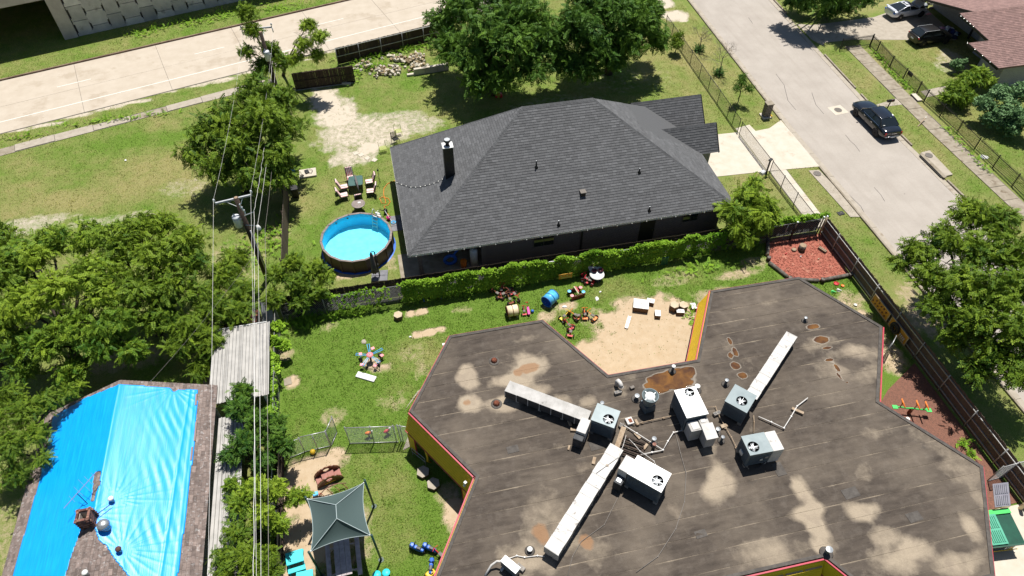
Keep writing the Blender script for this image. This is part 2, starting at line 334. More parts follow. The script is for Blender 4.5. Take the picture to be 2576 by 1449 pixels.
for c in range(0, 26):
    for r_ in range(-1, 5):
        s0 = 7.62 + c * pw; z0 = r_ * ph + (.75 if c % 2 else 0)
        # cruciform panel outline in (s, z), clipped to the wall
        a, h = .12, .3
        pts = [(0, h), (-a, h), (-a, ph - h), (0, ph - h), (0, ph - .05), (pw - .055, ph - .05), (pw - .055, ph - h), (pw - .055 + a, ph - h), (pw - .055 + a, h), (pw - .055, h), (pw - .055, 0), (0, 0)] if c % 2 else \
              [(0, 0), (0, h), (a, h), (a, ph - h), (0, ph - h), (0, ph - .05), (pw - .055, ph - .05), (pw - .055, ph - h), (pw - .055 - a, ph - h), (pw - .055 - a, h), (pw - .055, h), (pw - .055, 0)]
        pts = [(max(7.57, s0 + x), min(6.55, max(0, z0 + z))) for x, z in pts]
        if max(p[1] for p in pts) - min(p[1] for p in pts) < .2: continue
        n = len(pts); mb = MB(); fr = 14.66 + random.uniform(-.012, .012)
        mb.add([rd(x, fr, z) for x, z in pts] + [rd(x, 14.9, z) for x, z in pts], [tuple(range(n))] + [(i, n + i, n + (i + 1) % n, (i + 1) % n) for i in range(n)])
        ovb(mb, 'concrete_panel', 'panel_concrete', tone=random.choice([.75, .85, .95, 1, 1.05, 1.15, 1.35 if c < 4 else 1]))
# ================================================================ STREET ON THE RIGHT
def eL(v): return 33.35 + max(0, v - 42) * .034
def eR(v): return 42.05 + max(0, v - 44) * .05
m, nt, b = newmat('street_asphalt')
n1, n2, n3 = noise(nt, .5, 6, .6), noise(nt, 9, 6, .7), noise(nt, 1.6, 7, .7, dist=.4)
col = mixc(nt, ramp(nt, n1, .35, .65), vis(204, 194, 182, 1.75), vis(192, 182, 170, 1.75)); col = mixc(nt, mth(nt, 'MULTIPLY', ramp(nt, n2, .4, .75), .25), col, vis(160, 150, 140)); col = mixc(nt, ramp(nt, n3, .66, .76), col, vis(140, 130, 120)); mpg = nd(nt, 'ShaderNodeMapping', {'Vector': pos(nt), 'Scale': (1.5, .12, 1)}).outputs[0]; col = mixc(nt, mth(nt, 'MULTIPLY', ramp(nt, noise(nt, 1.2, 5, .6, mpg), .5, .75), .3), col, vis(172, 160, 146))
nt.links.new(col, b.inputs['Base Color']); b.inputs['Roughness'].default_value = .92
nt.links.new(nd(nt, 'ShaderNodeBump', {'Height': n2, 'Strength': .12, 'Distance': .03}).outputs[0], b.inputs['Normal']); MATS['street_asphalt'] = m
def vstrip(name, fa, fb, v0, v1, z0, z1, m, parent=None, step=3.0, gap=0, bevel=0):
    o = None
    vsn = list(np.arange(v0, v1, step)) + [v1]
    if not gap:
        mb = MB()
        for a, b_ in zip(vsn[:-1], vsn[1:]): mb.hexa([(fa(a), a, z0), (fb(a), a, z0), (fb(b_), b_, z0), (fa(b_), b_, z0), (fa(a), a, z1), (fb(a), a, z1), (fb(b_), b_, z1), (fa(b_), b_, z1)])
        return mb.build(name, m, parent, bevel=bevel)
    for a, b_ in zip(vsn[:-1], vsn[1:]):
        a += gap; j = random.uniform(0, .012)
        MB().hexa([(fa(a), a, z0), (fb(a), a, z0), (fb(b_), b_, z0), (fa(b_), b_, z0), (fa(a), a, z1 + j), (fb(a), a, z1 + j), (fb(b_), b_, z1 + j), (fa(b_), b_, z1 + j)]).build(name, m, parent, bevel=bevel)
street = struct(vstrip('street', lambda v: eL(v) + .45, lambda v: eR(v) - .45, -6, 120, .002, .014, 'street_asphalt'))
vstrip('gutter_slab', lambda v: eL(v), lambda v: eL(v) + .44, -6, 120, .003, .02, 'concrete', street, 3.0, .02)
vstrip('gutter_slab', lambda v: eR(v) - .44, lambda v: eR(v), -6, 120, .003, .02, 'concrete', street, 3.0, .02)
kr = struct(vstrip('street_kerb', lambda v: eR(v), lambda v: eR(v) + .16, -6, 33.6, .0, .15, 'concrete_old', bevel=.03))
for v0, v1 in ((38.2, 46.0), (47.0, 53.0), (61.5, 120)): struct(vstrip('street_kerb', lambda v: eR(v), lambda v: eR(v) + .16, v0, v1, .0, .15, 'concrete_old', bevel=.03))
for v0, v1 in ((-6, 37.3), (43.9, 120)): struct(vstrip('street_kerb', lambda v: eL(v) - .16, lambda v: eL(v), v0, v1, .0, .13, 'concrete_old', bevel=.03))
# cracks in the street as narrow tar seams
mat('tar', (.03, .028, .026), None, rough=.7)
for pts in ([(3,0,585,1020),(3,0,620,1065),(3,0,655,1095),(3,0,692,1145)], [(3,0,800,1415),(3,0,850,1470),(3,0,880,1520)], [(2,0,1785,135),(2,0,1800,155),(2,0,1815,178)], [(3,0,60,560),(3,0,120,640),(3,0,150,760),(3,0,210,830)], [(3,0,330,700),(3,0,360,790),(3,0,420,860)], [(3,1,600,10),(3,1,700,110),(3,1,760,220)]):
    q = [t(*p) for p in pts]; mb = MB()
    for a, b_ in zip(q[:-1], q[1:]): mb.beam((a.x, a.y, .013), (b_.x, b_.y, .013), .035, .006)
    mb.build('tar_seam', 'tar', street)
# right hand sidewalk
sR = struct(MB().prism([(44.75, 24), (46.15, 24), (46.4, 44), (47.0, 54), (45.4, 54), (44.9, 44)], .001, .004).build('street_sidewalk', 'road_base'))
vstrip('slab', lambda v: 44.8 + max(0, v - 40) * .04, lambda v: 46.15 + max(0, v - 40) * .055, -2, 54, .003, .05, 'concrete_old', sR, 1.55, .03, .008)
# concrete aprons, drives, paths (each a structure sheet with its own slabs)
def sheet(name, pxs, m, z=.03, c=3, r_=0, disp=False):
    return struct(MB().prism([((S(*p) if disp else t(c, r_, *p)).x, (S(*p) if disp else t(c, r_, *p)).y) for p in pxs], .001, z).build(name, m, bevel=.008))
sheet('neighbour_driveway', [(430,322),(640,300),(1000,302),(1420,305),(1330,190),(1215,85),(1150,10),(1000,60),(800,130),(560,162),(330,190),(215,180),(120,100),(250,215),(330,300),(415,345)], 'concrete', .024)
sheet('crossing_path', [(790,800),(960,745),(1000,745),(1080,730),(1130,765),(1100,790),(1010,790),(850,810)], 'concrete', .02)
sheet('front_walk', [(1150,690),(1330,650),(1400,690),(1200,735)], 'concrete', .02)
dw = struct(MB().prism([(24.3, 37.95), (28.95, 37.7), (28.95, 43.05), (24.3, 43.3)], .001, .028).build('driveway', 'pale_concrete', bevel=.008))
MB().prism([(29.0, 37.7), (33.34, 37.35), (33.34, 43.9), (31.8, 43.0), (30.5, 42.9), (30.4, 43.85), (29.0, 43.6)], .002, .034).build('apron_slab', 'pale_concrete', dw, bevel=.008)
hs = struct(MB().prism([(29.15, 30.8), (30.55, 30.8), (30.6, 37.6), (29.1, 37.65)], .001, .01).build('house_sidewalk', 'road_base'))
vstrip('slab', lambda v: 29.17, lambda v: 30.53, 30.9, 37.6, .003, .035, 'pale_concrete', hs, 1.66, .02)
sheet('inlet_apron', [(1150,1160),(1215,1143),(1390,1325),(1305,1345)], 'concrete', .13)
sheet('utility_pad', [(305,1290),(385,1285),(560,1470),(700,1640),(620,1640)], 'concrete', .05)
# storm inlet: dark slot behind the kerb
io = thing('storm_inlet', 'long dark storm drain slot in the kerb below the sedan', 'drain', t(3, 0, 1220, 1250))
q0, q1 = t(3, 0, 1140, 1185), t(3, 0, 1300, 1345)
MB().beam((q0.x + .05, q0.y, .07), (q1.x + .05, q1.y, .07), .12, .1).xf(loc=-io.location).build('opening', 'black_paint', io)
MB().beam((q0.x + .22, q0.y + .2, .16), (q1.x + .22, q1.y - .2, .16), .3, .07).xf(loc=-io.location).build('lintel', 'concrete_old', io, bevel=.02)
# manholes
mat('iron_cover', (.11, .1, .09), (.16, .14, .12), 12, .7, .3)
def manhole(p, label, r0=.33, collar=True):
    o = thing('manhole_cover', label, 'manhole', (p.x, p.y, 0), group=None)
    mb = MB().lathe([(0, .0), (r0, .0), (r0, .035), (r0 * .85, .042), (0, .042)], n=24)
    for k in range(-2, 3): mb.box(-r0 * .7, r0 * .7, k * .1 - .015, k * .1 + .015, .042, .05)
    mb.xf(loc=(0, 0, .012)).build('lid', 'iron_cover', o)
    if collar: MB().obox((0, 0, .002), (1.35, 1.25, .024), .1).build('collar', 'pale_concrete', o, bevel=.01)
    return o
manhole(t(3, 0, 528, 832), 'round manhole cover in a pale square collar in the street')
o = manhole(t(3, 0, 1208, 1183), 'round manhole cover on the storm inlet slab', .3, False); o.location.z = .12
o = manhole(t(3, 0, 370, 1315), 'round manhole cover in the pad beside the pale driveway', .3, False); o.location.z = .04
o = thing('meter_box', 'dark square meter box lid in the verge by the fence corner', 'meter box', t(3, 1, 548, 163)); MB().obox((0, 0, 0), (.5, .36, .06), .1).build('lid', 'black_paint', o, bevel=.02); MB().obox((0, 0, .06), (.16, .05, .02), .1).build('handle', 'iron_cover', o)
# ================================================================ helpers for buildings
def PJ(p):
    x, y, z = p[0], p[1], p[2] - CAMH; X, Y = x * _cy + y * _sy, -x * _sy + y * _cy
    zc = Y * _cp - z * _sp; yc = Y * _sp + z * _cp
    return PW / 2 + FPX * X / zc, PH / 2 - FPX * yc / zc
def zat(u, v, py):
    lo, hi = 0., 20.
    for _ in range(40):
        k = (lo + hi) / 2
        if PJ((u, v, k))[1] > py: lo = k
        else: hi = k
    return lo
def onpl(px, py, fn, z=3.0):
    for _ in range(25): p = S(px, py, z); z = .5 * z + .5 * fn(p.x, p.y)
    return S(px, py, z)
TABW = (.24, .3, .36, .42)
def shingle_face(poly, e0, e1, ex=.19, keep=None, tone=(.84, 1.18), seed=0):
    """poly: planar convex 3D points, e0->e1 the eave; returns tabs (frame, x0b,x1b,x0t,x1t,y0,y1,tone,full)"""
    rg = random.Random(seed); e0, e1 = Vector(e0), Vector(e1); X = (e1 - e0).normalized(); P = [Vector(p) for p in poly]
    n = Vector((0, 0, 0))
    for i in range(len(P)): n += (P[i] - P[0]).cross(P[(i + 1) % len(P)] - P[0])
    n.normalize(); n = n if n.z > 0 else -n; Y = n.cross(X).normalized(); Y = Y if Y.z > 0 else -Y
    q = [((p - e0).dot(X), (p - e0).dot(Y)) for p in P]; H = max(y for _, y in q)
    def ext(y):
        xs = []
        for i in range(len(q)):
            (xa, ya), (xb, yb) = q[i], q[(i + 1) % len(q)]
            if abs(ya - yb) < 1e-9:
                if abs(y - ya) < 1e-6: xs += [xa, xb]
            elif min(ya, yb) - 1e-6 <= y <= max(ya, yb) + 1e-6: xs.append(xa + (xb - xa) * (y - ya) / (yb - ya))
        return (min(xs), max(xs)) if xs else None
    out = []; y = 0.0; k = 0
    while y < H - .02:
        y1 = min(y + ex, H - 1e-4); a, b = ext(max(y, 1e-4)), ext(y1)
        if a is None or b is None: break
        x = min(a[0], b[0]) - rg.uniform(0, .3)
        while x < max(a[1], b[1]):
            w = rg.choice(TABW); x2 = x + w; g = .004
            b0, b1, t0, t1 = max(x + g, a[0]), min(x2 - g, a[1]), max(x + g, b[0]), min(x2 - g, b[1])
            if b1 - b0 > .02 or t1 - t0 > .02:
                if b1 < b0: b0 = b1 = (t0 if t0 > b1 else t1)
                if t1 < t0: t0 = t1 = (b0 if b0 > t1 else b1)
                full = abs((b1 - b0) - (w - 2 * g)) < 1e-6 and abs((t1 - t0) - (w - 2 * g)) < 1e-6 and abs(y1 - y - ex) < 1e-6
                c = e0 + X * ((b0 + b1) / 2) + Y * (y + ex / 2)
                if keep is None or keep(c): out.append((e0, X, Y, n, b0, b1, t0, t1, y, y1, rg.choice((tone[0], .9, .96, 1, 1.02, 1.07, tone[1])) * rg.uniform(.94, 1.06), full, w, c))
            x = x2
        y += ex; k += 1
    return out
def put_shingles(tabs, roof, loc, m, nind=300, exmesh=.19):
    loc = Vector(loc); cp = Vector((0, 0, CAMH)); order = sorted(range(len(tabs)), key=lambda i: (tabs[i][13] - cp).length)
    ind = set([i for i in order if tabs[i][11]][:nind]); mb = MB(); tn = []; cache = {}
    for i, (e0, X, Y, n, b0, b1, t0, t1, y, y1, tone, full, w, c) in enumerate(tabs):
        if i in ind:
            tq = min((.8, .9, 1.0, 1.1, 1.2), key=lambda a: abs(a - tone)); key = (w, tq)
            if key not in cache:
                h = (w - .008) / 2; M_ = MB(); M_.add([(-h, -.012, .032), (h, -.012, .032), (h, exmesh, .006), (-h, exmesh, .006), (-h, -.012, .004), (h, -.012, .004)], [(0, 1, 2, 3), (4, 5, 1, 0), (4, 0, 3), (5, 2, 1)])
                cache[key] = M_.mesh('shingle', m, tone=tq)
            o = bpy.data.objects.new('shingle', cache[key]); C.objects.link(o); o.parent = roof
            org = e0 + X * ((b0 + b1) / 2) + Y * y - loc
            o.matrix_basis = Matrix(((X.x, Y.x, n.x, org.x), (X.y, Y.y, n.y, org.y), (X.z, Y.z, n.z, org.z), (0, 0, 0, 1)))
            continue
        f = lambda xx, yy, zz: e0 + X * xx + Y * yy + n * zz - loc
        mb.add([f(b0, y - .012, .032), f(b1, y - .012, .032), f(t1, y1, .006), f(t0, y1, .006), f(b0, y - .012, .004), f(b1, y - .012, .004)], [(0, 1, 2, 3), (4, 5, 1, 0), (4, 0, 3), (5, 2, 1)]); tn += [tone] * 4
    if mb.f: stuff(mb.build('shingle_courses', m, roof, tone=tn))
def ridge_caps(lines, roof, loc, m, w=.3, drop=.045):
    mb = MB(); tn = []
    for a, b in lines:
        a, b = Vector(a), Vector(b); d = b - a; nn = int(d.length / .24); d /= nn
        x = d.cross(Vector((0, 0, 1))).normalized()
        for i in range(nn):
            p, q = a + d * i, a + d * (i + 1.15); k = random.uniform(.8, 1.2); up = Vector((0, 0, .055)); lo = Vector((0, 0, .0))
            mb.add([p - x * w / 2 + lo * 0 - Vector((0, 0, drop)) + up * .6, p + up * 1.25, p + x * w / 2 - Vector((0, 0, drop)) + up * .6, q - x * w / 2 - Vector((0, 0, drop + .015)) + up * .6, q + up, q + x * w / 2 - Vector((0, 0, drop + .015)) + up * .6], [(0, 1, 4, 3), (1, 2, 5, 4), (0, 2, 1)]); tn += [k] * 3
    mb.v = [tuple(Vector(p) - Vector(loc)) for p in mb.v]; return stuff(mb.build('ridge_caps', m, roof, tone=tn))
mat('charcoal_shingle', (.102, .103, .106), (.074, .075, .077), 30, .9, attr=True, bump=.3, bscale=160)
mat('brown_shingle', (.20, .155, .135), (.13, .10, .088), 6, .92, attr=True, bump=.3, bscale=160, rustc=(.27, .25, .24), rusts=7, rustlo=.56)
mat('red_shingle', (.22, .135, .118), (.18, .11, .098), 3, .92, attr=True, bump=.3, bscale=160)
def brick_mat(name, c1, c2, mort, sc=1.0, rz=0.0):
    m, nt, b = newmat(name); p = nd(nt, 'ShaderNodeSeparateXYZ', {0: pos(nt)})
    v = nd(nt, 'ShaderNodeCombineXYZ', {0: mth(nt, 'ADD', p.outputs[0], p.outputs[1]), 1: p.outputs[2], 2: 0.0}).outputs[0]
    bt = nd(nt, 'ShaderNodeTexBrick', {'Vector': v, 'Color1': c1, 'Color2': c2, 'Mortar': mort, 'Scale': sc, 'Mortar Size': .012, 'Brick Width': .22, 'Row Height': .08})
    nt.links.new(bt.outputs[0], b.inputs['Base Color']); b.inputs['Roughness'].default_value = .9
    nt.links.new(nd(nt, 'ShaderNodeBump', {'Height': mth(nt, 'SUBTRACT', 1.0, bt.outputs[1]), 'Strength': .5, 'Distance': .01}).outputs[0], b.inputs['Normal']); MATS[name] = m
brick_mat('dark_brick', (.12, .085, .07), (.075, .055, .05), (.22, .2, .18))
brick_mat('grey_brick', (.34, .33, .32), (.26, .25, .25), (.42, .41, .4))
brick_mat('stone_veneer', (.42, .4, .37), (.26, .25, .24), (.3, .28, .26), .45)
# ================================================================ DARK ROOFED HOUSE
HL = Vector((0.6, 32.3, 0)); house = thing('brick_house', 'large single storey brick house with dark charcoal shingle hip roof and street side gables', 'house', HL)
def hp(mb, name, m, parent=None, **k): return mb.xf(loc=-HL).build(name, m, parent or house, **k)
E0, RZ = 2.6, 7.4
FL, FR, BL, BR = Vector((.12, 31.8, E0)), Vector((22.9, 31.8, E0)), Vector((.12, 43.6, E0)), Vector((22.9, 43.6, E0))
RL, RR = Vector((9.43, 39.6, RZ)), Vector((14.49, 39.6, RZ))
mb = MB(); mb.add([FL, FR, RR, RL, BL, BR], [(0, 1, 2, 3), (4, 0, 3), (1, 5, 2), (5, 4, 3, 2), (0, 4, 5, 1)])
roof = hp(mb, 'roof', 'charcoal_shingle', tone=.9)
# street side gables
W1 = [Vector((18.6, 42.35, 4.67)), Vector((24.3, 42.35, 4.67)), Vector((24.3, 40.75, 3.05)), Vector((20.2, 40.75, 3.05)), Vector((24.3, 44.0, 3.0)), Vector((18.6, 44.0, 3.0))]
W2 = [Vector((19.0, 39.2, 4.22)), Vector((24.3, 39.2, 4.22)), Vector((24.3, 37.8, 2.58)), Vector((21.2, 37.8, 2.58)), Vector((24.3, 40.7, 2.6)), Vector((20.8, 40.7, 2.6))]
tabs = []
for nm, W in (('rear', W1), ('front', W2)):
    mb = MB(); mb.add(W, [(0, 3, 2, 1), (0, 1, 4, 5)]); g = hp(mb, 'gable_roof', 'charcoal_shingle', tone=.9)
    tabs += shingle_face([W[3], W[2], W[1], W[0]], W[3], W[2], seed=5)
    MB().add([W[1] - HL, W[2] - HL, W[4] - HL], [(0, 1, 2)]).build('gable_end', 'stone_veneer', g)
    hp(MB().beam(W[2] + Vector((.02, -.02, -.06)), W[1] + Vector((.02, 0, -.04)), .05, .16), 'barge_board', 'black_paint', g)
tabs += shingle_face([FL, FR, RR, RL], FL, FR, seed=1) + shingle_face([BL, FL, RL], BL, FL, seed=2)
def vis_right(c):                                   # the street slope where the gables do not cover it
    return not ((c.y > 40.6 and c.x > 19.1 + (4.67 - c.z) * 1.6) or (37.9 < c.y < 40.7 and c.x > 19.9 + (4.2 - c.z) * 1.6))
tabs += shingle_face([FR, BR, RR], FR, BR, seed=3, keep=vis_right)
put_shingles(tabs, roof, HL, 'charcoal_shingle')
ridge_caps([(FL, RL), (RL, RR), (FR, RR), (BL, RL)], roof, HL, 'charcoal_shingle', .32, .085); ridge_caps([(W1[0], W1[1]), (W2[0], W2[1])], roof, HL, 'charcoal_shingle', .26, .13)
# walls: brick box with covered patio at the front left corner
hp(MB().box(.75, 5.3, 34.6, 43.1, 0, 2.62), 'patio_wall', 'dark_brick')
hp(MB().box(5.3, 22.3, 32.4, 43.1, 0, 2.6), 'wall', 'dark_brick')
hp(MB().box(20.9, 23.9, 38.2, 43.4, 0, 2.75), 'stone_wall', 'stone_veneer')
hp(MB().box(.3, 22.7, 32.0, 43.4, 2.46, 2.52), 'soffit', 'white_paint')
mat('trim_white', (.62, .62, .58), (.5, .5, .46), 5, .6)
for nm, a, b in (('front', FL, FR), ('left', BL, FL), ('right', FR, BR)):
    hp(MB().beam(a + Vector((0, 0, -.07)), b + Vector((0, 0, -.07)), .07, .16), 'fascia', 'trim_white')
hp(MB().box(.7, 1.0, 32.25, 32.55, 0, 2.5), 'patio_column', 'dark_brick'); hp(MB().box(5.0, 5.3, 32.25, 32.55, 0, 2.5), 'patio_column', 'dark_brick')
hp(MB().box(-.6, 5.2, 31.3, 34.6, .0, .06), 'patio_floor', 'concrete_old')
for x0, x1, z0, z1 in ((8.6, 10.1, 1.0, 2.1), (19.4, 20.6, 1.2, 2.1)):
    w = hp(MB().box(x0, x1, 32.36, 32.42, z0, z1), 'window', 'iron_cover'); hp(MB().box(x0 + .06, (x0 + x1) / 2 - .02, 32.345, 32.365, z0 + .06, z1 - .06), 'pane', 'glass_dark', w); hp(MB().box((x0 + x1) / 2 + .02, x1 - .06, 32.345, 32.365, z0 + .06, z1 - .06), 'pane', 'glass_dark', w)
dr = hp(MB().box(16.3, 17.4, 32.37, 32.42, 0, 2.1), 'door', 'black_paint'); hp(MB().box(17.2, 17.26, 32.3, 32.37, .95, 1.05), 'handle', 'chrome', dr)
hp(MB().box(12.0, 12.1, 32.3, 32.4, 0, 2.45), 'downspout', 'black_paint')
# string lights along the eave
mat('bulb', (.8, .78, .7), None, rough=.2)
bs = thing('string_lights', 'row of small white bulbs along the long eave of the charcoal roof', 'string lights', (0.12, 31.7, 2.5))
mb = MB(); 
for i in range(21):
    x = .5 + i * 1.05; mbb = MB().ball((x, 0.02, -.02), (.035, .035, .05), 6, 4); mbb.build('bulb', 'bulb', bs, smooth=True)
MB().tube([(x * .5, .03, .03 - .01 * (x % 2)) for x in range(46)], .006, 4).build('cord', 'black_paint', bs)
# roof penetrations
pf = lambda u, v: E0 + (v - 31.8) * (RZ - E0) / (39.6 - 31.8); pl = lambda u, v: E0 + (u - .12) * (RZ - E0) / (9.43 - .12)
def vent(p, h, label, r=.05):
    o = thing('vent_pipe', label, 'vent pipe', p); MB().cyl((0, 0, -.12), (0, 0, h), r, n=10).build('pipe', 'black_paint', o, True)
    MB().lathe([(r * 3, -.04), (r * 1.6, .1), (r * 1.15, .16)], n=12).build('boot', 'rubber', o, True); MB().cyl((0, 0, h), (0, 0, h + .012), r * .7, n=10).build('rim', 'galv', o); return o
vent(onpl(1349, 421, pf), .55, 'black vent pipe near the middle of the charcoal roof')
vent(onpl(1608, 434, pf), .35, 'black vent pipe at the upper right of the charcoal front slope')
vent(onpl(1405, 566, pf), .38, 'black vent pipe near the eave left of the box vent')
vent(onpl(1633, 530, pf), .36, 'black vent pipe near the eave above the brick side door')
p = onpl(1466, 488, pf); o = thing('box_vent', 'square dark box vent on the charcoal front slope', 'roof vent', p); MB().obox((0, 0, -.1), (.34, .34, .32)).build('hood', 'black_paint', o, bevel=.03); MB().obox((0, 0, .2), (.4, .4, .05)).build('cap', 'iron_cover', o)
cb = onpl(1132, 440, pl); cz = zat(cb.x, cb.y, 367) - cb.z
ch = thing('house_chimney', 'tall black square chimney with pale metal cap on the charcoal roof', 'chimney', cb)
MB().box(-.33, .33, -.27, .33, -.6, cz).build('stack', 'black_paint', ch, bevel=.01); MB().box(-.36, .36, -.3, .36, cz, cz + .05).build('cap_pan', 'white_paint', ch)
MB().lathe([(.14, 0), (.11, .26), (.2, .28), (.22, .36), (.2, .44), (0, .45)], (0, 0, cz + .05), 16).build('flue_cap', 'black_paint', ch, True); MB().lathe([(.19, 0), (.19, .02), (0, .02)], (0, 0, cz + .5), 16).build('flue_lid', 'galv', ch)
ls = thing('light_garland', 'sagging garland of small white bulbs from eave to black chimney', 'string lights', onpl(1000, 463, pl) + Vector((0, 0, .05)))
gp = [onpl(x, y, pl) + Vector((0, 0, .06)) - ls.location for x, y in ((999,462),(1010,466),(1022,470),(1034,473),(1046,473),(1058,472),(1070,469),(1081,466),(1092,463),(1103,458),(1113,453))]
MB().tube(gp, .012, 4).build('cord', 'black_paint', ls)
for q in gp: MB().ball(q, (.045, .045, .045), 6, 4).build('bulb', 'bulb', ls, True)
# patio things
o = thing('water_heater', 'white cylinder water heater standing under the patio roof', 'water heater', (4.5, 32.6, .06)); MB().lathe([(.27, 0), (.27, 1.3), (.22, 1.4), (0, 1.42)], n=20).build('tank', 'white_paint', o, True); MB().cyl((0, 0, 1.4), (-.05, -.1, 2.3), .05).build('flue', 'galv', o)
o = thing('pool_float', 'blue inflatable ring leaning in the shaded patio', 'pool float', (2.9, 32.9, .5)); MB().torus((0, 0, .45), .38, .12, 20, 8, 'y').build('ring', 'blue_plastic', o, True); MB().tube([(.2, 0, .75), (.5, .1, 1.1), (.8, .2, 1.35)], .08, 8).build('tail', 'blue_plastic', o, True); o.location.z = .08
o = thing('cooler', 'orange drink cooler under the patio roof', 'cooler', (3.75, 32.5, .06)); MB().lathe([(.2, 0), (.22, .5), (.2, .52)], n=16).build('tub', 'orange_plastic', o, True); MB().lathe([(.23, 0), (.23, .05), (.1, .09), (0, .09)], (0, 0, .52), 16).build('lid', 'orange_plastic', o)
# ================================================================ FLAT ROOFED BUILDING
FZ = 3.1
FB = [(-1.14, 19.8), (1.68, 24.31), (7.17, 24.3), (9.72, 19.76), (14.88, 19.68), (17.69, 24.32), (23.46, 24.22), (26.26, 19.6), (23.2, 15.08), (26.09, 10.61), (23.06, 5.85), (17.65, 5.85), (16.2, 8.25), (11.0, 8.3), (9.6, 5.9), (1.7, 5.9), (-1.15, 10.85), (1.58, 15.42)]
bld = thing('daycare_building', 'large flat roofed building of joined hexagons with yellow fascia', 'building', (12, 15, 0)); BO = Vector((12, 15, 0))
mat('fascia_yellow', (.70, .45, .02), (.62, .4, .018), 2.5, .6); mat('trim_red', (.40, .018, .045), (.33, .015, .04), 3, .5)
mat('roof_edge', (.055, .048, .042), (.09, .08, .07), 4, .9, bump=.3); mat('roof_deck', (.05, .045, .04), None, rough=.95)
def inset(poly, d):
    n = len(poly); A = sum(poly[i][0] * poly[(i + 1) % n][1] - poly[(i + 1) % n][0] * poly[i][1] for i in range(n)); sg = 1 if A > 0 else -1; out = []
    for i in range(n):
        p0, p1, p2 = Vector(poly[i - 1]), Vector(poly[i]), Vector(poly[(i + 1) % n]); a, c = (p1 - p0).normalized(), (p2 - p1).normalized()
        n1, n2 = Vector((-a.y, a.x)) * sg, Vector((-c.y, c.x)) * sg; k = n1 + n2; k = k / max(.2, k.dot(n1)); out.append((p1.x + k.x * d, p1.y + k.y * d))
    return out
bp = lambda mb, name, m, parent=None, **k: mb.xf(loc=-BO).build(name, m, parent or bld, **k)
bp(MB().prism(inset(FB, .5), 0, 2.95), 'wall', 'dark_brick')
deck = bp(MB().prism(inset(FB, .03), 2.8, FZ - .012), 'roof', 'roof_deck')
IN = inset(FB, .16); n = len(FB)
for i in range(n):
    a, c = FB[i], FB[(i + 1) % n]; ai, ci = IN[i], IN[(i + 1) % n]
    mb = MB(); mb.hexa([(a[0], a[1], FZ - .05), (c[0], c[1], FZ - .05), (ci[0], ci[1], FZ - .05), (ai[0], ai[1], FZ - .05), (a[0], a[1], FZ + .07), (c[0], c[1], FZ + .07), (ci[0], ci[1], FZ + .05), (ai[0], ai[1], FZ + .05)])
    if mb.f: bp(mb, 'edge_flashing', 'roof_edge', deck)
    d = (Vector(c) - Vector(a)).normalized(); ou = Vector((-d.y, d.x, 0)); man = i in (17, 4, 12); slp = .42 if man else .0      # outward: the outline runs clockwise; three sides carry a sloping mansard
    A3, C3 = Vector((a[0], a[1], 0)) + ou * .02, Vector((c[0], c[1], 0)) + ou * .02; dz = lambda z: Vector((0, 0, z)) + ou * (slp * (FZ - z) / 1.25); up_ = (ou * 1.25 + Vector((0, 0, slp))).cross(Vector((d.x, d.y, 0))) if man else (0, 0, 1)
    ro = .06 if i in (17, 4, 12, 16, 7, 10, 11) else -.01
    bp(MB().beam(A3 + ou * ro + Vector((0, 0, FZ - .01)), C3 + ou * ro + Vector((0, 0, FZ - .01)), .07, .07), 'red_trim', 'trim_red')
    fh = 1.25
    for k in range(8):
        z = FZ - .05 - (k + .5) * fh / 8; bp(MB().beam(A3 + dz(z), C3 + dz(z), .04, (fh / 8 - .012) * (1.05 if man else 1), up=up_), 'siding_board', 'fascia_yellow')
    z = FZ - fh / 2 - .05; bp(MB().beam(A3 - ou * .05 + dz(z), C3 - ou * .05 + dz(z), .03, fh, up=up_), 'fascia_backing', 'roof_deck')
    z = FZ - fh - .08; bp(MB().beam(A3 + dz(z), C3 + dz(z), .07, .07), 'red_trim', 'trim_red')
    if man:                                     # porch wings: yellow wall ends below the mansard, red edged
        for q, r_ in ((A3 + ou * .4, d), (C3 + ou * .4, -d)):
            r3 = Vector((r_.x, r_.y, 0)); bp(MB().beam(q + r3 * .05 + Vector((0, 0, .9)), q + r3 * .62 + Vector((0, 0, .9)), .05, 1.75), 'wall_end', 'fascia_yellow'); bp(MB().beam(q + r3 * .66 + Vector((0, 0, .02)), q + r3 * .66 + Vector((0, 0, 1.78)), .07, .09), 'red_trim', 'trim_red')
# membrane strips
m, nt, b = newmat('roof_membrane')
g = nd(nt, 'ShaderNodeSeparateColor', {0: nd(nt, 'ShaderNodeAttribute', attribute_name='stain').outputs['Color']})
mpv = nd(nt, 'ShaderNodeMapping', {'Vector': pos(nt), 'Scale': (.35, 1.6, 1)}).outputs[0]
nA, nB, nC, nS = noise(nt, 2.5, 8, .68), noise(nt, 16, 5, .7), noise(nt, 1.1, 7, .6, dist=.5), noise(nt, 2.2, 6, .65, mpv)
base = mixc(nt, ramp(nt, nS, .3, .7), (.040, .031, .024), (.084, .067, .052)); base = mixc(nt, mth(nt, 'MULTIPLY', ramp(nt, nA, .5, .75), .5), base, (.13, .11, .09)); base = mixc(nt, mth(nt, 'MULTIPLY', ramp(nt, nB, .62, .8), .5), base, (.15, .13, .115)); base = mixc(nt, ramp(nt, nC, .66, .72), base, (.045, .038, .032)); base = mixc(nt, mth(nt, 'MULTIPLY', ramp(nt, noise(nt, .28, 5, .6), .45, .7), .42), base, (.2, .163, .122))
sm = mth(nt, 'ADD', g.outputs[0], mth(nt, 'MULTIPLY', mth(nt, 'SUBTRACT', nA, .5), .55)); sm = ramp(nt, sm, .28, .8)
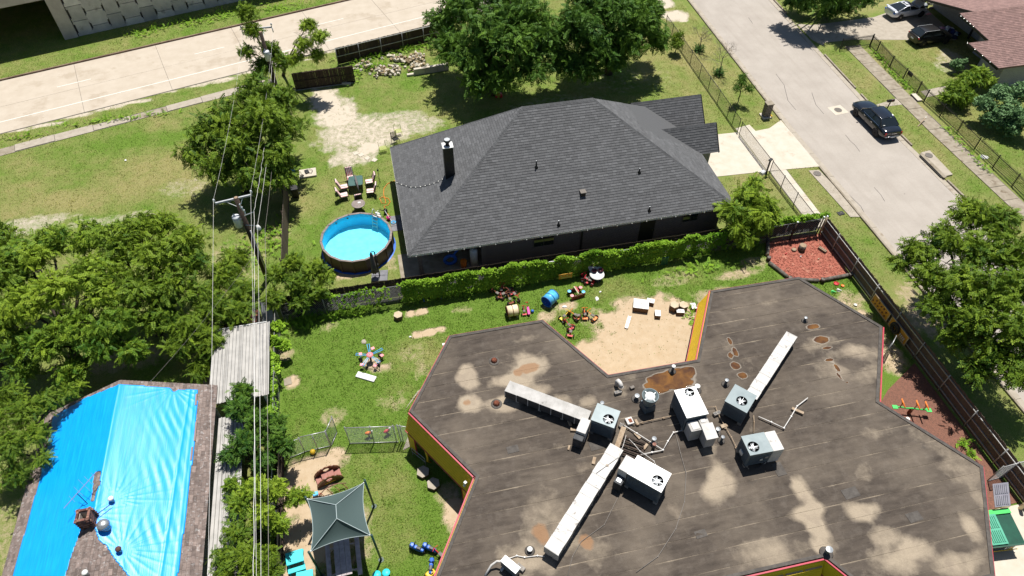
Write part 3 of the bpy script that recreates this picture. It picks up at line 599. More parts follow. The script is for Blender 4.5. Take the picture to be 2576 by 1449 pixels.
silt = mixc(nt, ramp(nt, nB, .3, .75), (.36, .295, .215), (.3, .245, .175)); silt = mixc(nt, mth(nt, 'MULTIPLY', ramp(nt, nC, .5, .62), .5), silt, (.25, .2, .15))
col = mixc(nt, mth(nt, 'MULTIPLY', sm, .85), base, silt)
wm = mth(nt, 'ADD', g.outputs[1], mth(nt, 'MULTIPLY', mth(nt, 'SUBTRACT', nA, .5), .35)); wet = ramp(nt, wm, .5, .56); ring = mth(nt, 'SUBTRACT', ramp(nt, wm, .3, .42), wet, True)
col = mixc(nt, mth(nt, 'MULTIPLY', ring, .5), col, (.32, .28, .23)); col = mixc(nt, wet, col, mixc(nt, ramp(nt, nC, .4, .6), (.16, .075, .022), (.07, .034, .018)))
bm_ = ramp(nt, mth(nt, 'ADD', g.outputs[2], mth(nt, 'MULTIPLY', mth(nt, 'SUBTRACT', nA, .5), .5)), .4, .7); col = mixc(nt, mth(nt, 'MULTIPLY', bm_, .85), col, (.24, .135, .07))
nt.links.new(col, b.inputs['Base Color']); nt.links.new(ramp(nt, wet, 0, 1), b.inputs['Roughness'])
rg_ = nd(nt, 'ShaderNodeMapRange', {0: wet, 1: 0., 2: 1., 3: .9, 4: .06}).outputs[0]; nt.links.new(rg_, b.inputs['Roughness']); b.inputs['Specular IOR Level'].default_value = .35
bh = mth(nt, 'MULTIPLY', mth(nt, 'ADD', nB, mth(nt, 'MULTIPLY', nA, 1.2)), mth(nt, 'SUBTRACT', 1.0, wet)); nt.links.new(nd(nt, 'ShaderNodeBump', {'Height': bh, 'Strength': .55, 'Distance': .05}).outputs[0], b.inputs['Normal']); MATS['roof_membrane'] = m
SILT, WET, BRN = [], [], []; SW = .955
def rb(lst, px, py, ru, rv, w=1.0): p = S(px, py, FZ); g = 1.3 if lst is SILT else 1; lst.append((p.x, p.y, ru * g, rv * g, w))
for a in [(1320,920,1.3,.8,.95),(1300,955,1.1,.6,.9),(1180,950,.45,.7,.9),(1175,1015,.55,.5,.95),(1280,1010,.9,.5,.85),(1340,985,.8,.4,.6),(1410,1010,.5,.4,.5),(1365,1290,1.1,.9,.95),(1420,1340,1.2,1.0,.95),(1500,1370,.8,1.0,.85),(1340,1400,1.2,1.0,.85),(1320,1330,.5,.5,.6),
          (1810,1200,.6,.8,.7),(1790,1240,.5,.6,.75),(1780,1130,.5,.4,.5),(2010,1230,.5,.65,1),(2035,1290,.6,.4,1),(2060,1330,.45,1.2,1),(2070,1380,.4,.6,1),(1950,1395,1.2,.6,.8),(1900,1400,.9,.5,.8),(2400,1170,1.3,.6,1),(2350,1130,.8,.8,.8),(2310,1090,.6,.7,.75),(2430,1200,.9,.4,.9),(2450,1240,.3,.8,.8),(2440,1330,.35,.5,.8),
          (2170,1290,.7,.4,.8),(2200,1090,.7,.4,.8),(2230,1080,.4,.6,.7),(2090,930,.9,.5,.55),(2140,890,1.4,.6,.6),(2060,870,1.2,.5,.5),(2190,940,.9,.6,.5),(2110,1000,.9,.4,.45),(2260,1410,1.6,.6,.7),(2230,1350,.7,.5,.55),(2400,1420,1.4,.5,.6),(1770,985,.5,.35,.5),(1590,950,.6,.35,.55),(1560,980,.5,.4,.5),
          (1460,1180,.8,.25,.5),(1390,1130,.6,.3,.4),(1480,850,.3,.3,.2),(1330,850,1.0,.3,.6),(1830,870,.5,.5,.5),(1870,920,.5,.7,.5),(1480,1010,.4,.4,.6),(1640,960,1.0,.4,.4),(1890,1080,.4,.4,.4),(1700,1290,.4,.5,.5),(1590,1330,.3,.3,.3),(2180,1180,.6,.5,.5),(1250,1060,1.2,.3,.3),(1260,860,.5,.25,.3),(1950,760,1.2,.25,.35),(1500,1240,.7,.5,.5)]: rb(SILT, *a)
for a in [(1837,858,.13,.3,1),(1850,885,.18,.35,1),(1838,895,.2,.2,1),(1850,920,.28,.3,1),(1868,945,.3,.22,1),(2045,822,.5,.22,1),(2067,856,.5,.3,1),(2080,875,.4,.15,1),(2086,905,.3,.14,1),(2110,897,.4,.06,1),(2105,925,.14,.3,1),(2112,945,.1,.3,1),(2130,963,.3,.06,1),(1700,945,1.1,.5,1),(1660,950,.7,.35,.95),(1730,935,.5,.35,1),(1688,960,.9,.35,1),(1640,955,.4,.25,.9),(1660,980,.9,.3,.9),(1700,965,1.2,.45,1),(1640,970,.6,.3,.95)]: rb(WET, *a)
for a in [(1330,925,.7,.35,.9),(1300,935,.3,.3,.9),(1175,1012,.25,.2,.9),(1365,1345,.45,.6,.95),(1475,1360,.4,.5,.9),(1600,1000,.3,.2,.3)]: rb(BRN, *a)
def stain(u, v):
    o = []; n2, n3 = nz(u, v, 11, 2.0), nz(u, v, 12, 6.0)
    n4 = nz(u, v, 13, .9); rk = np.floor((v - 5.6) / .955); rj = .85 + .35 * np.sin(rk * 12.99 + u * .35); 
    for lst, e in ((SILT, .34), (WET, .14), (BRN, .3)):
        q_ = np.zeros_like(u)
        for (a, b_, ru, rv, w) in lst: q_ = np.maximum(q_, w * (1 - sst(.2, 1.5, np.sqrt(((u - a) / ru) ** 2 + ((v - b_) / rv) ** 2) + e * n2 + .12 * n3 + (.25 * n4 if e > .3 else 0))))
        o.append(q_ * rj if e > .33 else q_)
    return o
v = 5.9 - .3; k = 0; S0 = SW
while v < 24.4:
    SW = S0 * (.82 + .36 * (.5 + .5 * math.sin(k * 7.31 + 1)))
    bm = bmesh.new(); vsn = [bm.verts.new((x, y, 0)) for x, y in inset(FB, .12)]; f = bm.faces.new(vsn); bmesh.ops.triangulate(bm, faces=[f])
    for cut, nrm in ((v + .0, (0, -1, 0)), (v + SW, (0, 1, 0))): bmesh.ops.bisect_plane(bm, geom=bm.verts[:] + bm.edges[:] + bm.faces[:], plane_co=(0, cut, 0), plane_no=nrm, clear_outer=True)
    for x in np.arange(-1.2, 26.3, .2): bmesh.ops.bisect_plane(bm, geom=bm.verts[:] + bm.edges[:] + bm.faces[:], plane_co=(x, 0, 0), plane_no=(1, 0, 0))
    for y in list(np.arange(v + .159, v + SW - .13, .159)) + [v + SW - .09, v + SW - .04]: bmesh.ops.bisect_plane(bm, geom=bm.verts[:] + bm.edges[:] + bm.faces[:], plane_co=(0, y, 0), plane_no=(0, 1, 0))
    if bm.faces:
        bm.verts.ensure_lookup_table(); co = np.array([w.co[:] for w in bm.verts]); u_, v_ = co[:, 0], co[:, 1]
        bum = .012 * nz(u_, v_, 21, 3.) * .5 + .006 * nz(u_, v_, 22, 9.)
        zl = FZ + .003 + .011 * (1 - (v_ - v) / SW) * (1 + .8 * nz(u_, v_ * 0 + k, 23, 1.)) + bum * .6
        for w, z in zip(bm.verts, zl): w.co.z = z
        bm.verts.ensure_lookup_table(); bm.verts.index_update(); co = np.array([w.co[:] for w in bm.verts]); st = stain(co[:, 0], co[:, 1])
        seam = np.exp(-np.maximum(0, v + SW - co[:, 1]) / .06) * np.clip(.52 + .4 * nz(co[:, 0], co[:, 1] * 0 + v, 30 + k, 1.2), .42, .85); st[0] = np.maximum(st[0], seam)
        lay = bm.verts.layers.float_color.new('stain')
        for w, c0, c1, c2 in zip(bm.verts, *st): w[lay] = (c0, c1, c2, 1)
        seen = set(); isl = []
        for w in bm.verts:
            if w in seen: continue
            stk = [w]; seen.add(w); grp = []
            while stk:
                q = stk.pop(); grp.append(q)
                for e in q.link_edges:
                    y_ = e.other_vert(q)
                    if y_ not in seen: seen.add(y_); stk.append(y_)
            isl.append(set(grp))
        for gsel in isl:
            b2 = bm.copy() if len(isl) > 1 else bm
            if len(isl) > 1:
                ids = {w.index for w in gsel}; b2.verts.ensure_lookup_table(); bmesh.ops.delete(b2, geom=[w for w in b2.verts if w.index not in ids], context='VERTS')
            me = bpy.data.meshes.new('roofing_strip'); b2.to_mesh(me); me.transform(Matrix.Translation(-BO)); me.materials.append(MATS['roof_membrane']); me.polygons.foreach_set('use_smooth', [True] * len(me.polygons)); link('roofing_strip', me, deck)
            if len(isl) > 1: b2.free()
    bm.free(); v += SW; k += 1
for px, py, a, c in ((1763, 1343, .55, .35), (1500, 1120, .7, .5), (2140, 1240, .8, .5), (1290, 1130, .6, .4), (1960, 1180, .5, .7), (1880, 1010, .5, .4), (2300, 1300, .7, .45)):
    p = S(px, py, FZ + .02); bp(MB().obox((p.x, p.y, FZ + .004), (a, c, .022), .06), 'membrane_patch', 'roof_edge', deck, bevel=.006)
# small fittings on the walls
o = thing('wall_lamp', 'small pale security lamp on the yellow fascia corner', 'lamp', t(1, 2, 1605, 715, 2.6) + Vector((-.2, -.2, 0))); MB().obox((0, 0, -.1), (.16, .16, .22), .6).build('housing', 'white_paint', o, bevel=.03); MB().obox((-.05, -.05, -.16), (.12, .12, .06), .6).build('lens', 'bulb', o)
o = thing('gutter_beam', 'yellow gutter tray along the notch fascia at the bottom edge', 'gutter', (14.0, 8.1, 2.55)); MB().box(-2.6, 2.1, -.13, .12, 0, .05).build('tray', 'fascia_yellow', o); 
for k in range(5): MB().box(-2.5 + k * .95, -1.68 + k * .95, -.1, .09, .05, .09).build('grille', 'pale_ply', o)
o = thing('downpipe', 'yellow downpipe hanging below the fascia over the shaded porch', 'downpipe', S(1069, 1130, 1.7)); MB().tube([(0, 0, .1), (.05, 0, -.9), (.02, .02, -1.35), (.18, .05, -1.6)], .055, 8).build('pipe', 'fascia_yellow', o, True)
# ================================================================ BLUE TARP HOUSE
TO = Vector((-15.6, 20, 0)); th = thing('tarp_house', 'brown shingle gable house mostly covered by a bright blue tarp', 'house', TO)
tp = lambda mb, name, m, parent=None, **k: mb.xf(loc=-TO).build(name, m, parent or th, **k)
RU, RZt, EZ, EL_, ER_, VB, VF = -15.6, 4.35, 2.5, -20.05, -11.3, 24.15, 1.5
kr_, kl_ = (RZt - EZ) / (ER_ - RU), (RZt - EZ) / (RU - EL_)
def tz(u, v=0): return RZt - (u - RU) * kr_ if u > RU else RZt - (RU - u) * kl_
A, B_, Cc = (RU, VB, RZt), (ER_, VB, EZ), (EL_, VB, EZ); A2, B2, C2 = (RU, VF, RZt), (ER_, VF, EZ), (EL_, VF, EZ)
mb = MB(); mb.add([A, B_, B2, A2, Cc, C2], [(0, 3, 2, 1), (0, 4, 5, 3)]); troof = tp(mb, 'roof', 'brown_shingle', tone=.8)
tp(MB().box(EL_ + .5, ER_ - .5, VF + .4, VB - .4, 0, 2.48), 'wall', 'grey_brick')
mb = MB(); mb.add([(RU, VB - .42, RZt - .1), (EL_ + .5, VB - .42, 2.45), (ER_ - .5, VB - .42, 2.45)], [(0, 1, 2)]); tp(mb, 'gable_wall', 'white_paint')
def strip_edge(pts):           # photo outline on the roof -> site polygon
    return [(lambda p: (p.x, p.y))(onpl(x / 3, 966 + y / 3, tz)) for x, y in pts]
def inpoly(x, y, P):
    c = False; j = len(P) - 1
    for i in range(len(P)):
        if (P[i][1] > y) != (P[j][1] > y) and x < (P[j][0] - P[i][0]) * (y - P[i][1]) / (P[j][1] - P[i][1]) + P[i][0]: c = not c
        j = i
    return c
tarpP = strip_edge([(895,6),(1285,28),(1320,60),(1350,42),(1500,45),(1492,250),(1462,560),(1405,1050),(1350,1449),(1340,1700),(60,1700),(100,1449),(200,1075),(310,690),(315,600),(360,470),(400,250),(640,110)])
holes = [strip_edge([(690,1040),(720,1110),(745,1190),(800,1225),(850,1310),(960,1449),(1060,1560),(1100,1700),(440,1700),(500,1449),(540,1310),(600,1150),(640,1050)]), strip_edge([(735,665),(762,668),(755,760),(725,820),(708,885),(688,882),(705,800),(712,700)])]
covered = lambda u, v: inpoly(u, v, tarpP) and not any(inpoly(u, v, h) for h in holes)
kp = lambda c: c.y > 8 and not (covered(c.x, c.y) and covered(c.x + .3, c.y) and covered(c.x - .3, c.y) and covered(c.x, c.y + .3) and covered(c.x, c.y - .3))
tabs = shingle_face([B2, B_, A, A2], B2, B_, ex=.17, seed=11, keep=kp, tone=(.72, 1.3)) + shingle_face([Cc, C2, A2, A], Cc, C2, ex=.17, seed=12, keep=kp, tone=(.72, 1.3))
put_shingles(tabs, troof, TO, 'brown_shingle', exmesh=.17)
ridge_caps([((RU, 4, RZt), (RU, 16.2, RZt))], troof, TO, 'brown_shingle', .34, .06)
# the tarp sheet: a fine grid lying on the roof with real folds
m, nt, b = newmat('blue_tarp'); nA, nB = noise(nt, 1.2, 4, .6), noise(nt, 60, 2, .5)
mpv = nd(nt, 'ShaderNodeMapping', {'Vector': pos(nt), 'Scale': (7, .35, 1), 'Rotation': (0, 0, .02)}).outputs[0]; nL = noise(nt, 3, 4, .6, mpv)
col = mixc(nt, ramp(nt, nL, .3, .75), (.0, .25, .80), (.006, .36, .86)); nt.links.new(col, b.inputs['Base Color']); b.inputs['Roughness'].default_value = .38; b.inputs['Specular IOR Level'].default_value = .4
nt.links.new(nd(nt, 'ShaderNodeBump', {'Height': mth(nt, 'ADD', mth(nt, 'MULTIPLY', nB, .15), nL), 'Strength': .22, 'Distance': .02}).outputs[0], b.inputs['Normal']); MATS['blue_tarp'] = m
du = .05; gu = np.arange(-20.6, -11.1, du); gv = np.arange(7.0, 24.3, du); GU, GV = np.meshgrid(gu, gv)
TZ = np.where(GU > RU, RZt - (GU - RU) * kr_, RZt - (RU - GU) * kl_)
def fold(cx, cy, N, amp, reach, ph=0., core=.15):
    d = np.hypot(GU - cx, GV - cy); a = np.arctan2(GV - cy, GU - cx); w = np.sin(a * N + ph + .6 * np.sin(a * 3 + ph)) ** 2
    return amp * (1 - w) ** 7 * np.exp(-(d / reach) ** 1.5) * sst(core, core * 4, d)
v1, v2, v3 = onpl(285, 1258, tz), onpl(307, 1385, tz), onpl(437, 978, tz); vc = onpl(225, 1300, tz); vq = onpl(268, 1335, tz)
F = .008 * nz(GU, GV * .25, 41, 2.2) + .004 * nz(GU, GV * .12, 42, 9.0)
rightside = sst(RU + .1, RU + .6, GU)
F += (fold(v1.x, v1.y, 12, .018, 1.5, .3) * (GV > v1.y - .3) + fold(v2.x, v2.y, 10, .02, 1.6, 1.1) + fold(v3.x, v3.y, 10, .018, 1.6, .5)) * rightside + fold(vc.x, vc.y, 10, .022, .9, .2)
band = np.exp(-((GU + 13.1) / .9) ** 2) * sst(14, 16, GV)                                   # diagonal pulled folds
dg = (GU * .8 + GV * .28); F += .009 * band * np.sin(dg * 19 + 1.5 * np.sin(GV * .9)) * (.6 + .4 * np.sin(GV * 2.1))
F += .03 * np.exp(-((GU - (-12.75 + .03 * (GV - 16))) / .05) ** 2) + .016 * np.exp(-((GU - (-12.3)) / .035) ** 2) + .02 * np.exp(-((GU + 15.55) / .08) ** 2)
for k in range(9):
    uc = -19.6 + k * .47 + .1 * math.sin(k * 5); F += .011 * np.exp(-((GU - uc - .05 * (GV - 16) * .3) / .03) ** 2)
TZ = TZ + .05 + F; ins = np.array([covered(u, v) for u, v in zip(GU.ravel(), GV.ravel())]).reshape(GU.shape)
idx = np.arange(GU.size).reshape(GU.shape); kf = ins[:-1, :-1] & ins[1:, :-1] & ins[:-1, 1:] & ins[1:, 1:]
fq = np.stack([idx[:-1, :-1][kf], idx[:-1, 1:][kf], idx[1:, 1:][kf], idx[1:, :-1][kf]], 1); used = np.unique(fq); rem = -np.ones(GU.size, int); rem[used] = np.arange(len(used))
TL = Vector((-15.6, 20, 4.3)); me = bpy.data.meshes.new('blue_tarp'); co = np.stack([GU.ravel() - TL.x, GV.ravel() - TL.y, TZ.ravel() - TL.z], 1)[used]
me.from_pydata(co.tolist(), [], rem[fq].tolist()); me.polygons.foreach_set('use_smooth', [True] * len(me.polygons)); me.materials.append(MATS['blue_tarp'])
to = link('roof_tarp', me, loc=TL); tag(to, 'bright blue wrinkled tarp spread over the brown roof', 'tarp'); sf = to.modifiers.new('thick', 'SOLIDIFY'); sf.thickness = .01
mat('batten', vis(176, 150, 140), None, rough=.8)
for (x0, y0, x1, y1) in ((1487,80,1480,165),(1485,290,1472,435),(1455,480,1445,580)):
    a, c = onpl(x0 / 3, 966 + y0 / 3, tz), onpl(x1 / 3, 966 + y1 / 3, tz); o = thing('batten', 'weathered wood batten pinning the right edge of the blue tarp, %s' % ('nearest the roof top', 'middle one', 'lowest one')[0 if y0 < 200 else 1 if y0 < 400 else 2], 'batten', (a + c) / 2 + Vector((0, 0, .07))); MB().beam((a - c) / 2, (c - a) / 2, .09, .03).build('board', 'batten', o)
# chimney of real bricks
cpz = onpl(226, 1318, tz); bz = cpz.z - .35; o = thing('brick_chimney', 'short open brick chimney in a slit of the blue tarp', 'chimney', (cpz.x, cpz.y + .1, bz))
mat('brick_pink', vis(196, 150, 130), vis(150, 98, 84), 8, .9, bump=.2); mat('brick_dark', vis(130, 88, 76), vis(96, 66, 60), 8, .9, bump=.2); mat('mortar', (.4, .36, .32), None, rough=.95)
core = MB(); 
for x0, x1, y0, y1 in ((-.27, -.17, -.27, .27), (.17, .27, -.27, .27), (-.17, .17, -.27, -.17), (-.17, .17, .17, .27)): core.box(x0, x1, y0, y1, 0, .98)
core.build('mortar_core', 'mortar', o); MB().box(-.17, .17, -.17, .17, 0, .3).build('flue', 'black_paint', o)
bmeshes = [MB().obox((0, 0, 0), (.2, .1, .075)).mesh('brick', mm) for mm in ('brick_pink', 'brick_dark', 'brick_pink')]
for c in range(13):
    off = .05 * (c % 2)
    for sd_ in range(4):
        for k in range(3):
            x = -.2 + k * .21 - off; 
            if x > .22: continue
            q = [(x, -.235), (.235, x), (-x, .235), (-.235, -x)][sd_]; b_ = bpy.data.objects.new('brick', random.choice(bmeshes)); C.objects.link(b_); b_.parent = o
            b_.location = (q[0] * 1.02, q[1] * 1.02, .01 + c * .085); b_.rotation_euler[2] = sd_ * math.pi / 2 + random.uniform(-.02, .02)
# antenna fallen against the chimney
o = thing('tv_antenna', 'thin metal TV antenna lying beside the brick chimney on the tarp', 'antenna', cpz + Vector((0, 0, .6)))
a, c = onpl(182, 1298, tz) + Vector((0, 0, .8)) - o.location, onpl(265, 1209, tz) + Vector((0, 0, .9)) - o.location
MB().tube([a, c], .018, 6).build('boom', 'galv_pipe', o); dv = (c - a)
for k, l in ((.25, .5), (.45, .8), (.62, 1.0), (.75, .7), (.9, .4)):
    q = a + dv * k; sdv = Vector((-dv.y, dv.x, 0)).normalized() * l / 2; MB().tube([q - sdv * .9, q + sdv], .007, 4).build('element', 'galv', o)
MB().tube([a + dv * .4, a + dv * .4 + Vector((.3, -.35, -.9))], .02, 6).build('mast', 'black_paint', o)
a2, c2 = onpl(254, 1299, tz) + Vector((0, 0, .3)) - o.location, onpl(285, 1276, tz) + Vector((0, 0, .3)) - o.location; MB().tube([a2, c2], .016, 5).build('arm', 'black_paint', o)
for k in range(6): q = a2 + (c2 - a2) * (k / 5); MB().tube([q + Vector((-.04, -.06, 0)), q + Vector((.04, .06, 0))], .008, 4).build('element', 'black_paint', o)
p = onpl(270, 1330, tz); o = thing('turbine_vent', 'round grey metal turbine vent on the blue tarp', 'roof vent', p); MB().cyl((0, 0, -.1), (0, 0, .3), .18, n=16).build('neck', 'galv', o, True); MB().lathe([(.16, .25), (.24, .32), (.265, .42), (.24, .52), (.15, .6), (0, .62)], n=20).build('head', 'galv', o, True)
for k in range(18): g_ = k * math.pi / 9; MB().tube([(.2 * math.cos(g_), .2 * math.sin(g_), .26), (.275 * math.cos(g_), .275 * math.sin(g_), .42), (.15 * math.cos(g_), .15 * math.sin(g_), .605)], .012, 4).build('vane', 'iron_cover', o)
for (px, py, lb, mm) in ((286, 1262, 'white capped vent pipe poking through the tarp', 'white_paint'), (305, 1388, 'rusty capped vent pipe in the torn tarp fold', 'brick_dark'), (222, 1447, 'white capped vent pipe on bare shingles at bottom left', 'white_paint')):
    p = onpl(px, py, tz); o = thing('roof_vent', lb, 'roof vent', p); MB().cyl((0, 0, -.1), (0, 0, .3), .07, n=12).build('pipe', 'galv', o, True); MB().lathe([(.1, 0), (.13, .04), (.12, .1), (.06, .13), (0, .135)], (0, 0, .26), 14).build('cap', mm, o, True)
# ================================================================ CARPORT, SHED, SHEETS BESIDE THE TARP HOUSE
mat('white_sheet', (.36, .345, .32), (.28, .27, .25), 2, .5, .1, rustc=(.3, .27, .22), rusts=2.5, rustlo=.68)
def corr_sheet(x0, x1, y0, y1, z0, z1, name, parent, org, m='white_sheet', pitch=.19):
    mb = MB(); pts = []; x = x0
    while x < x1 - .01: pts += [(x, 0), (x + pitch * .62, 0), (x + pitch * .7, .06), (x + pitch * .9, .06)]; x += pitch
    pts.append((x1, 0)); n_ = len(pts); vs_ = [(px_ - org[0], y0 - org[1], z0 + h - org[2]) for px_, h in pts] + [(px_ - org[0], y1 - org[1], z1 + h - org[2]) for px_, h in pts]
    mb.add(vs_, [(i, i + 1, n_ + i + 1, n_ + i) for i in range(n_ - 1)]); o = mb.build(name, m, parent); sf = o.modifiers.new('t', 'SOLIDIFY'); sf.thickness = .004; return o
CO = Vector((-10.3, 25.6, 0)); cpt = thing('carport', 'open carport with white corrugated metal roof beside the tarp house', 'carport', CO)
for k in range(4): corr_sheet(-11.75 + k * .76, -11.75 + k * .76 + .77, 23.0, 28.15, 2.38 + .004 * (k % 2), 2.5 + .004 * (k % 2), 'roof_sheet', cpt, CO)
for x in (-11.6, -8.85):
    for y in (23.2, 25.6, 27.9): MB().box(x - .05, x + .05, y - .05, y + .05, 0, 2.36).xf(loc=-CO).build('post', 'white_paint', cpt)
for y in (23.2, 25.6, 27.9): MB().box(-11.7, -8.8, y - .04, y + .04, 2.28, 2.36).xf(loc=-CO).build('beam', 'white_paint', cpt)
MB().box(-11.78, -8.7, 28.15, 28.19, 2.42, 2.56).xf(loc=-CO).build('edge_trim', 'white_paint', cpt)
CO2 = Vector((-10.6, 16, 0)); cp2 = thing('side_awning', 'narrow white corrugated awning running along the tarp house eave', 'awning', CO2)
for k in range(2): corr_sheet(-11.2 + k * .6, -10.6 + k * .6, 13.5, 22.2, 2.12, 2.16, 'roof_sheet', cp2, CO2)
for y in (14, 18, 22): MB().box(-10.1, -10.02, y - .04, y + .04, 0, 2.1).xf(loc=-CO2).build('post', 'white_paint', cp2)
mat('red_board', vis(150, 92, 76), vis(110, 64, 54), 3, .85, bump=.2)
SO = Vector((-10.4, 29.6, 0)); sh = thing('red_shed', 'small red brown board shed behind the white carport', 'shed', SO)
MB().box(-.95, .85, -.7, .7, 0, 1.75).build('wall', 'dark_brick', sh)
for k in range(7): MB().hexa([(-1.05, -.85 + k * .245, 2.0 - k * .035), (.95, -.85 + k * .245, 2.0 - k * .035), (.95, -.62 + k * .245, 1.97 - k * .035), (-1.05, -.62 + k * .245, 1.97 - k * .035), (-1.05, -.85 + k * .245, 2.05 - k * .035), (.95, -.85 + k * .245, 2.05 - k * .035), (.95, -.62 + k * .245, 2.01 - k * .035), (-1.05, -.62 + k * .245, 2.01 - k * .035)]).build('roof_board', 'red_board', sh)
p = S(672, 785, 1.0); o = thing('metal_sheet', 'bent grey corrugated sheet leaning beside the red shed', 'metal sheet', (p.x, p.y, 0)); corr_sheet(-.35, .35, -.6, .5, .5, 1.6, 'sheet', o, (0, 0, 0), 'galv', .1)
# ================================================================ RIGHT HAND HOUSE (brownish red roof)
kR = .26; vRd = 50.4
zr_ = lambda u, v: 4.25 - abs(v - vRd) * kR
RHO = Vector((60, 50, 0)); rh = thing('red_roof_house', 'grey brick house with brownish red shingle roof across the street', 'house', RHO)
rp = lambda mb, name, m, parent=None, **k: mb.xf(loc=-RHO).build(name, m, parent or rh, **k)
q = lambda x, y: onpl(1932 + x / 3, y / 3, zr_)
pk, ps1, ps2, pe = q(1460, 120), q(1650, 280), q(1510, 325), q(1740, 515)
ue = pe.x; vE = pe.y; vS = ps2.y
front1 = [(ps2.x, vS), (ue, vE), (75, vE), (75, vS)]; front2 = [(pk.x, vRd), (ps1.x, vS), (75, vS), (75, vRd)]; back = [(pk.x + 1.6, vRd), (pk.x + 1.6, 60), (75, 60), (75, vRd)]
tabs = []
for nm, poly in (('front', front1), ('mid', front2), ('back', back)):
    P = [Vector((x, y, zr_(x, y))) for x, y in poly]; mb = MB(); mb.add(P + [p - Vector((0, 0, .16)) for p in P], [(0, 1, 2, 3), (7, 6, 5, 4), (0, 4, 5, 1), (1, 5, 6, 2), (3, 2, 6, 7), (0, 3, 7, 4)])
    r_ = rp(mb, 'roof', 'red_shingle', tone=.95)
    if nm != 'back': tb = shingle_face(P, P[1], P[2], ex=.2, seed=21)
    else: tb = shingle_face(P, P[2], P[1], ex=.2, seed=22)
    put_shingles(tb, r_, RHO, 'red_shingle', nind=0)
    a, c = (P[0], P[1]); rp(MB().beam(a + Vector((-.02, 0, -.1)), c + Vector((-.02, 0, -.1)), .05, .2), 'barge_board', 'black_paint', r_)
ridge_caps([(Vector((pk.x, vRd, 4.25)), Vector((75, vRd, 4.25)))], r_, RHO, 'red_shingle', .4, .05)
def gwall(u0, v0, v1, m): rp(MB().hexa([(u0, v0, 0), (74, v0, 0), (74, v1, 0), (u0, v1, 0)] + [(u, v, zr_(u, v) - .2) for u, v in ((u0, v0), (74, v0), (74, v1), (u0, v1))]), 'wall', m)
gwall(54.5, vE + .6, vS + .1, 'grey_brick'); gwall(56.9, vS + .12, vRd - .02, 'grey_brick'); gwall(58.9, vRd, 59.6, 'grey_brick'); wx = 56.9
w = rp(MB().box(wx - .04, wx + .02, vS + .3, vS + 1.1, .9, 2.0), 'window', 'black_paint'); rp(MB().box(wx - .06, wx - .045, vS + .35, vS + 1.05, .95, 1.95), 'pane', 'glass_dark', w)
for k in range(6): rp(MB().box(wx - .09, wx - .065, vS + .35 + k * .14, vS + .37 + k * .14, .95, 1.95), 'bar', 'black_paint', w)
d_ = rp(MB().box(58.84, 58.92, vRd + .6, vRd + 1.6, 0, 2.1), 'door', 'white_paint'); rp(MB().box(58.82, 58.84, vRd + .75, vRd + 1.45, .3, 1.9), 'pane', 'glass_dark', d_)
rp(MB().box(58.2, 58.34, vRd + 2.4, vRd + 2.55, 0, 2.3), 'post', 'black_paint')
o = thing('house_lights', 'row of small dark bulbs along the red roof edge facing the driveway', 'string lights', q(1470, 130)); 
for k in range(9):
    e = pk.lerp(ps1, k / 8) if k < 5 else ps2.lerp(pe, (k - 5) / 4); e = Vector((e.x - .05, e.y, zr_(e.x, e.y) - .02)) - o.location; MB().ball(e, .05, 6, 4).build('bulb', 'bulb', o)
# ================================================================ FENCES
plank_mat('fence_dark', (.05, .034, .026), (.03, .021, .016), (.075, .052, .04))
plank_mat('fence_brown', (.13, .10, .08), (.085, .065, .052), (.17, .135, .11))
plank_mat('fence_grey', (.2, .17, .14), (.13, .11, .09), (.26, .22, .19))
mat('galv_dull', (.42, .42, .41), (.3, .3, .29), 9, .55, .4)
def plank_fence(name, label, a, b, h, m, pw=.14, side=1, post_m='galv_dull', rails=(.35, .95, 1.5), postgap=2.4, jig=.02, posts=True, th_=.018, picket=True):
    a, b = Vector((a[0], a[1], 0)), Vector((b[0], b[1], 0)); d = (b - a); Ln = d.length; d.normalize(); nrm = Vector((-d.y, d.x, 0)) * side
    o = thing(name, label, 'fence', a, math.atan2(d.y, d.x)); n_ = int(Ln / pw); pwx = Ln / n_
    shapes = [MB().add([(0.0012, -th_ / 2, .04), (pwx - .0012, -th_ / 2, .04), (pwx - .0012, th_ / 2, .04), (0.0012, th_ / 2, .04), (0.0012, -th_ / 2, hh - .03), (pwx - .0012, -th_ / 2, hh - .03), (pwx - .0012, th_ / 2, hh - .03), (0.0012, th_ / 2, hh - .03), (.03, -th_ / 2, hh), (pwx - .03, -th_ / 2, hh), (pwx - .03, th_ / 2, hh), (.03, th_ / 2, hh)], [(0, 3, 2, 1), (0, 1, 5, 4), (1, 2, 6, 5), (2, 3, 7, 6), (3, 0, 4, 7), (4, 5, 9, 8), (5, 6, 10, 9), (6, 7, 11, 10), (7, 4, 8, 11), (8, 9, 10, 11)]).mesh('plank', m) for hh in (h, h + jig, h - jig)]
    for i in range(n_):
        p = bpy.data.objects.new('plank', random.choice(shapes)); C.objects.link(p); p.parent = o; p.location = (i * pwx, random.uniform(-.006, .006), 0); p.rotation_euler[1] = random.uniform(-.004, .004)
    sg = side * (th_ / 2 + .035)
    for z in rails:
        if z < h: MB().box(0, Ln, sg - .03, sg + .03, z - .03, z + .03).build('rail', post_m, o)
    if posts:
        k = 0.
        while k <= Ln + .01: MB().cyl((k, sg + side * .055, 0), (k, sg + side * .055, h + .05), .035, n=8).build('post', post_m, o, True); k += postgap
    return o
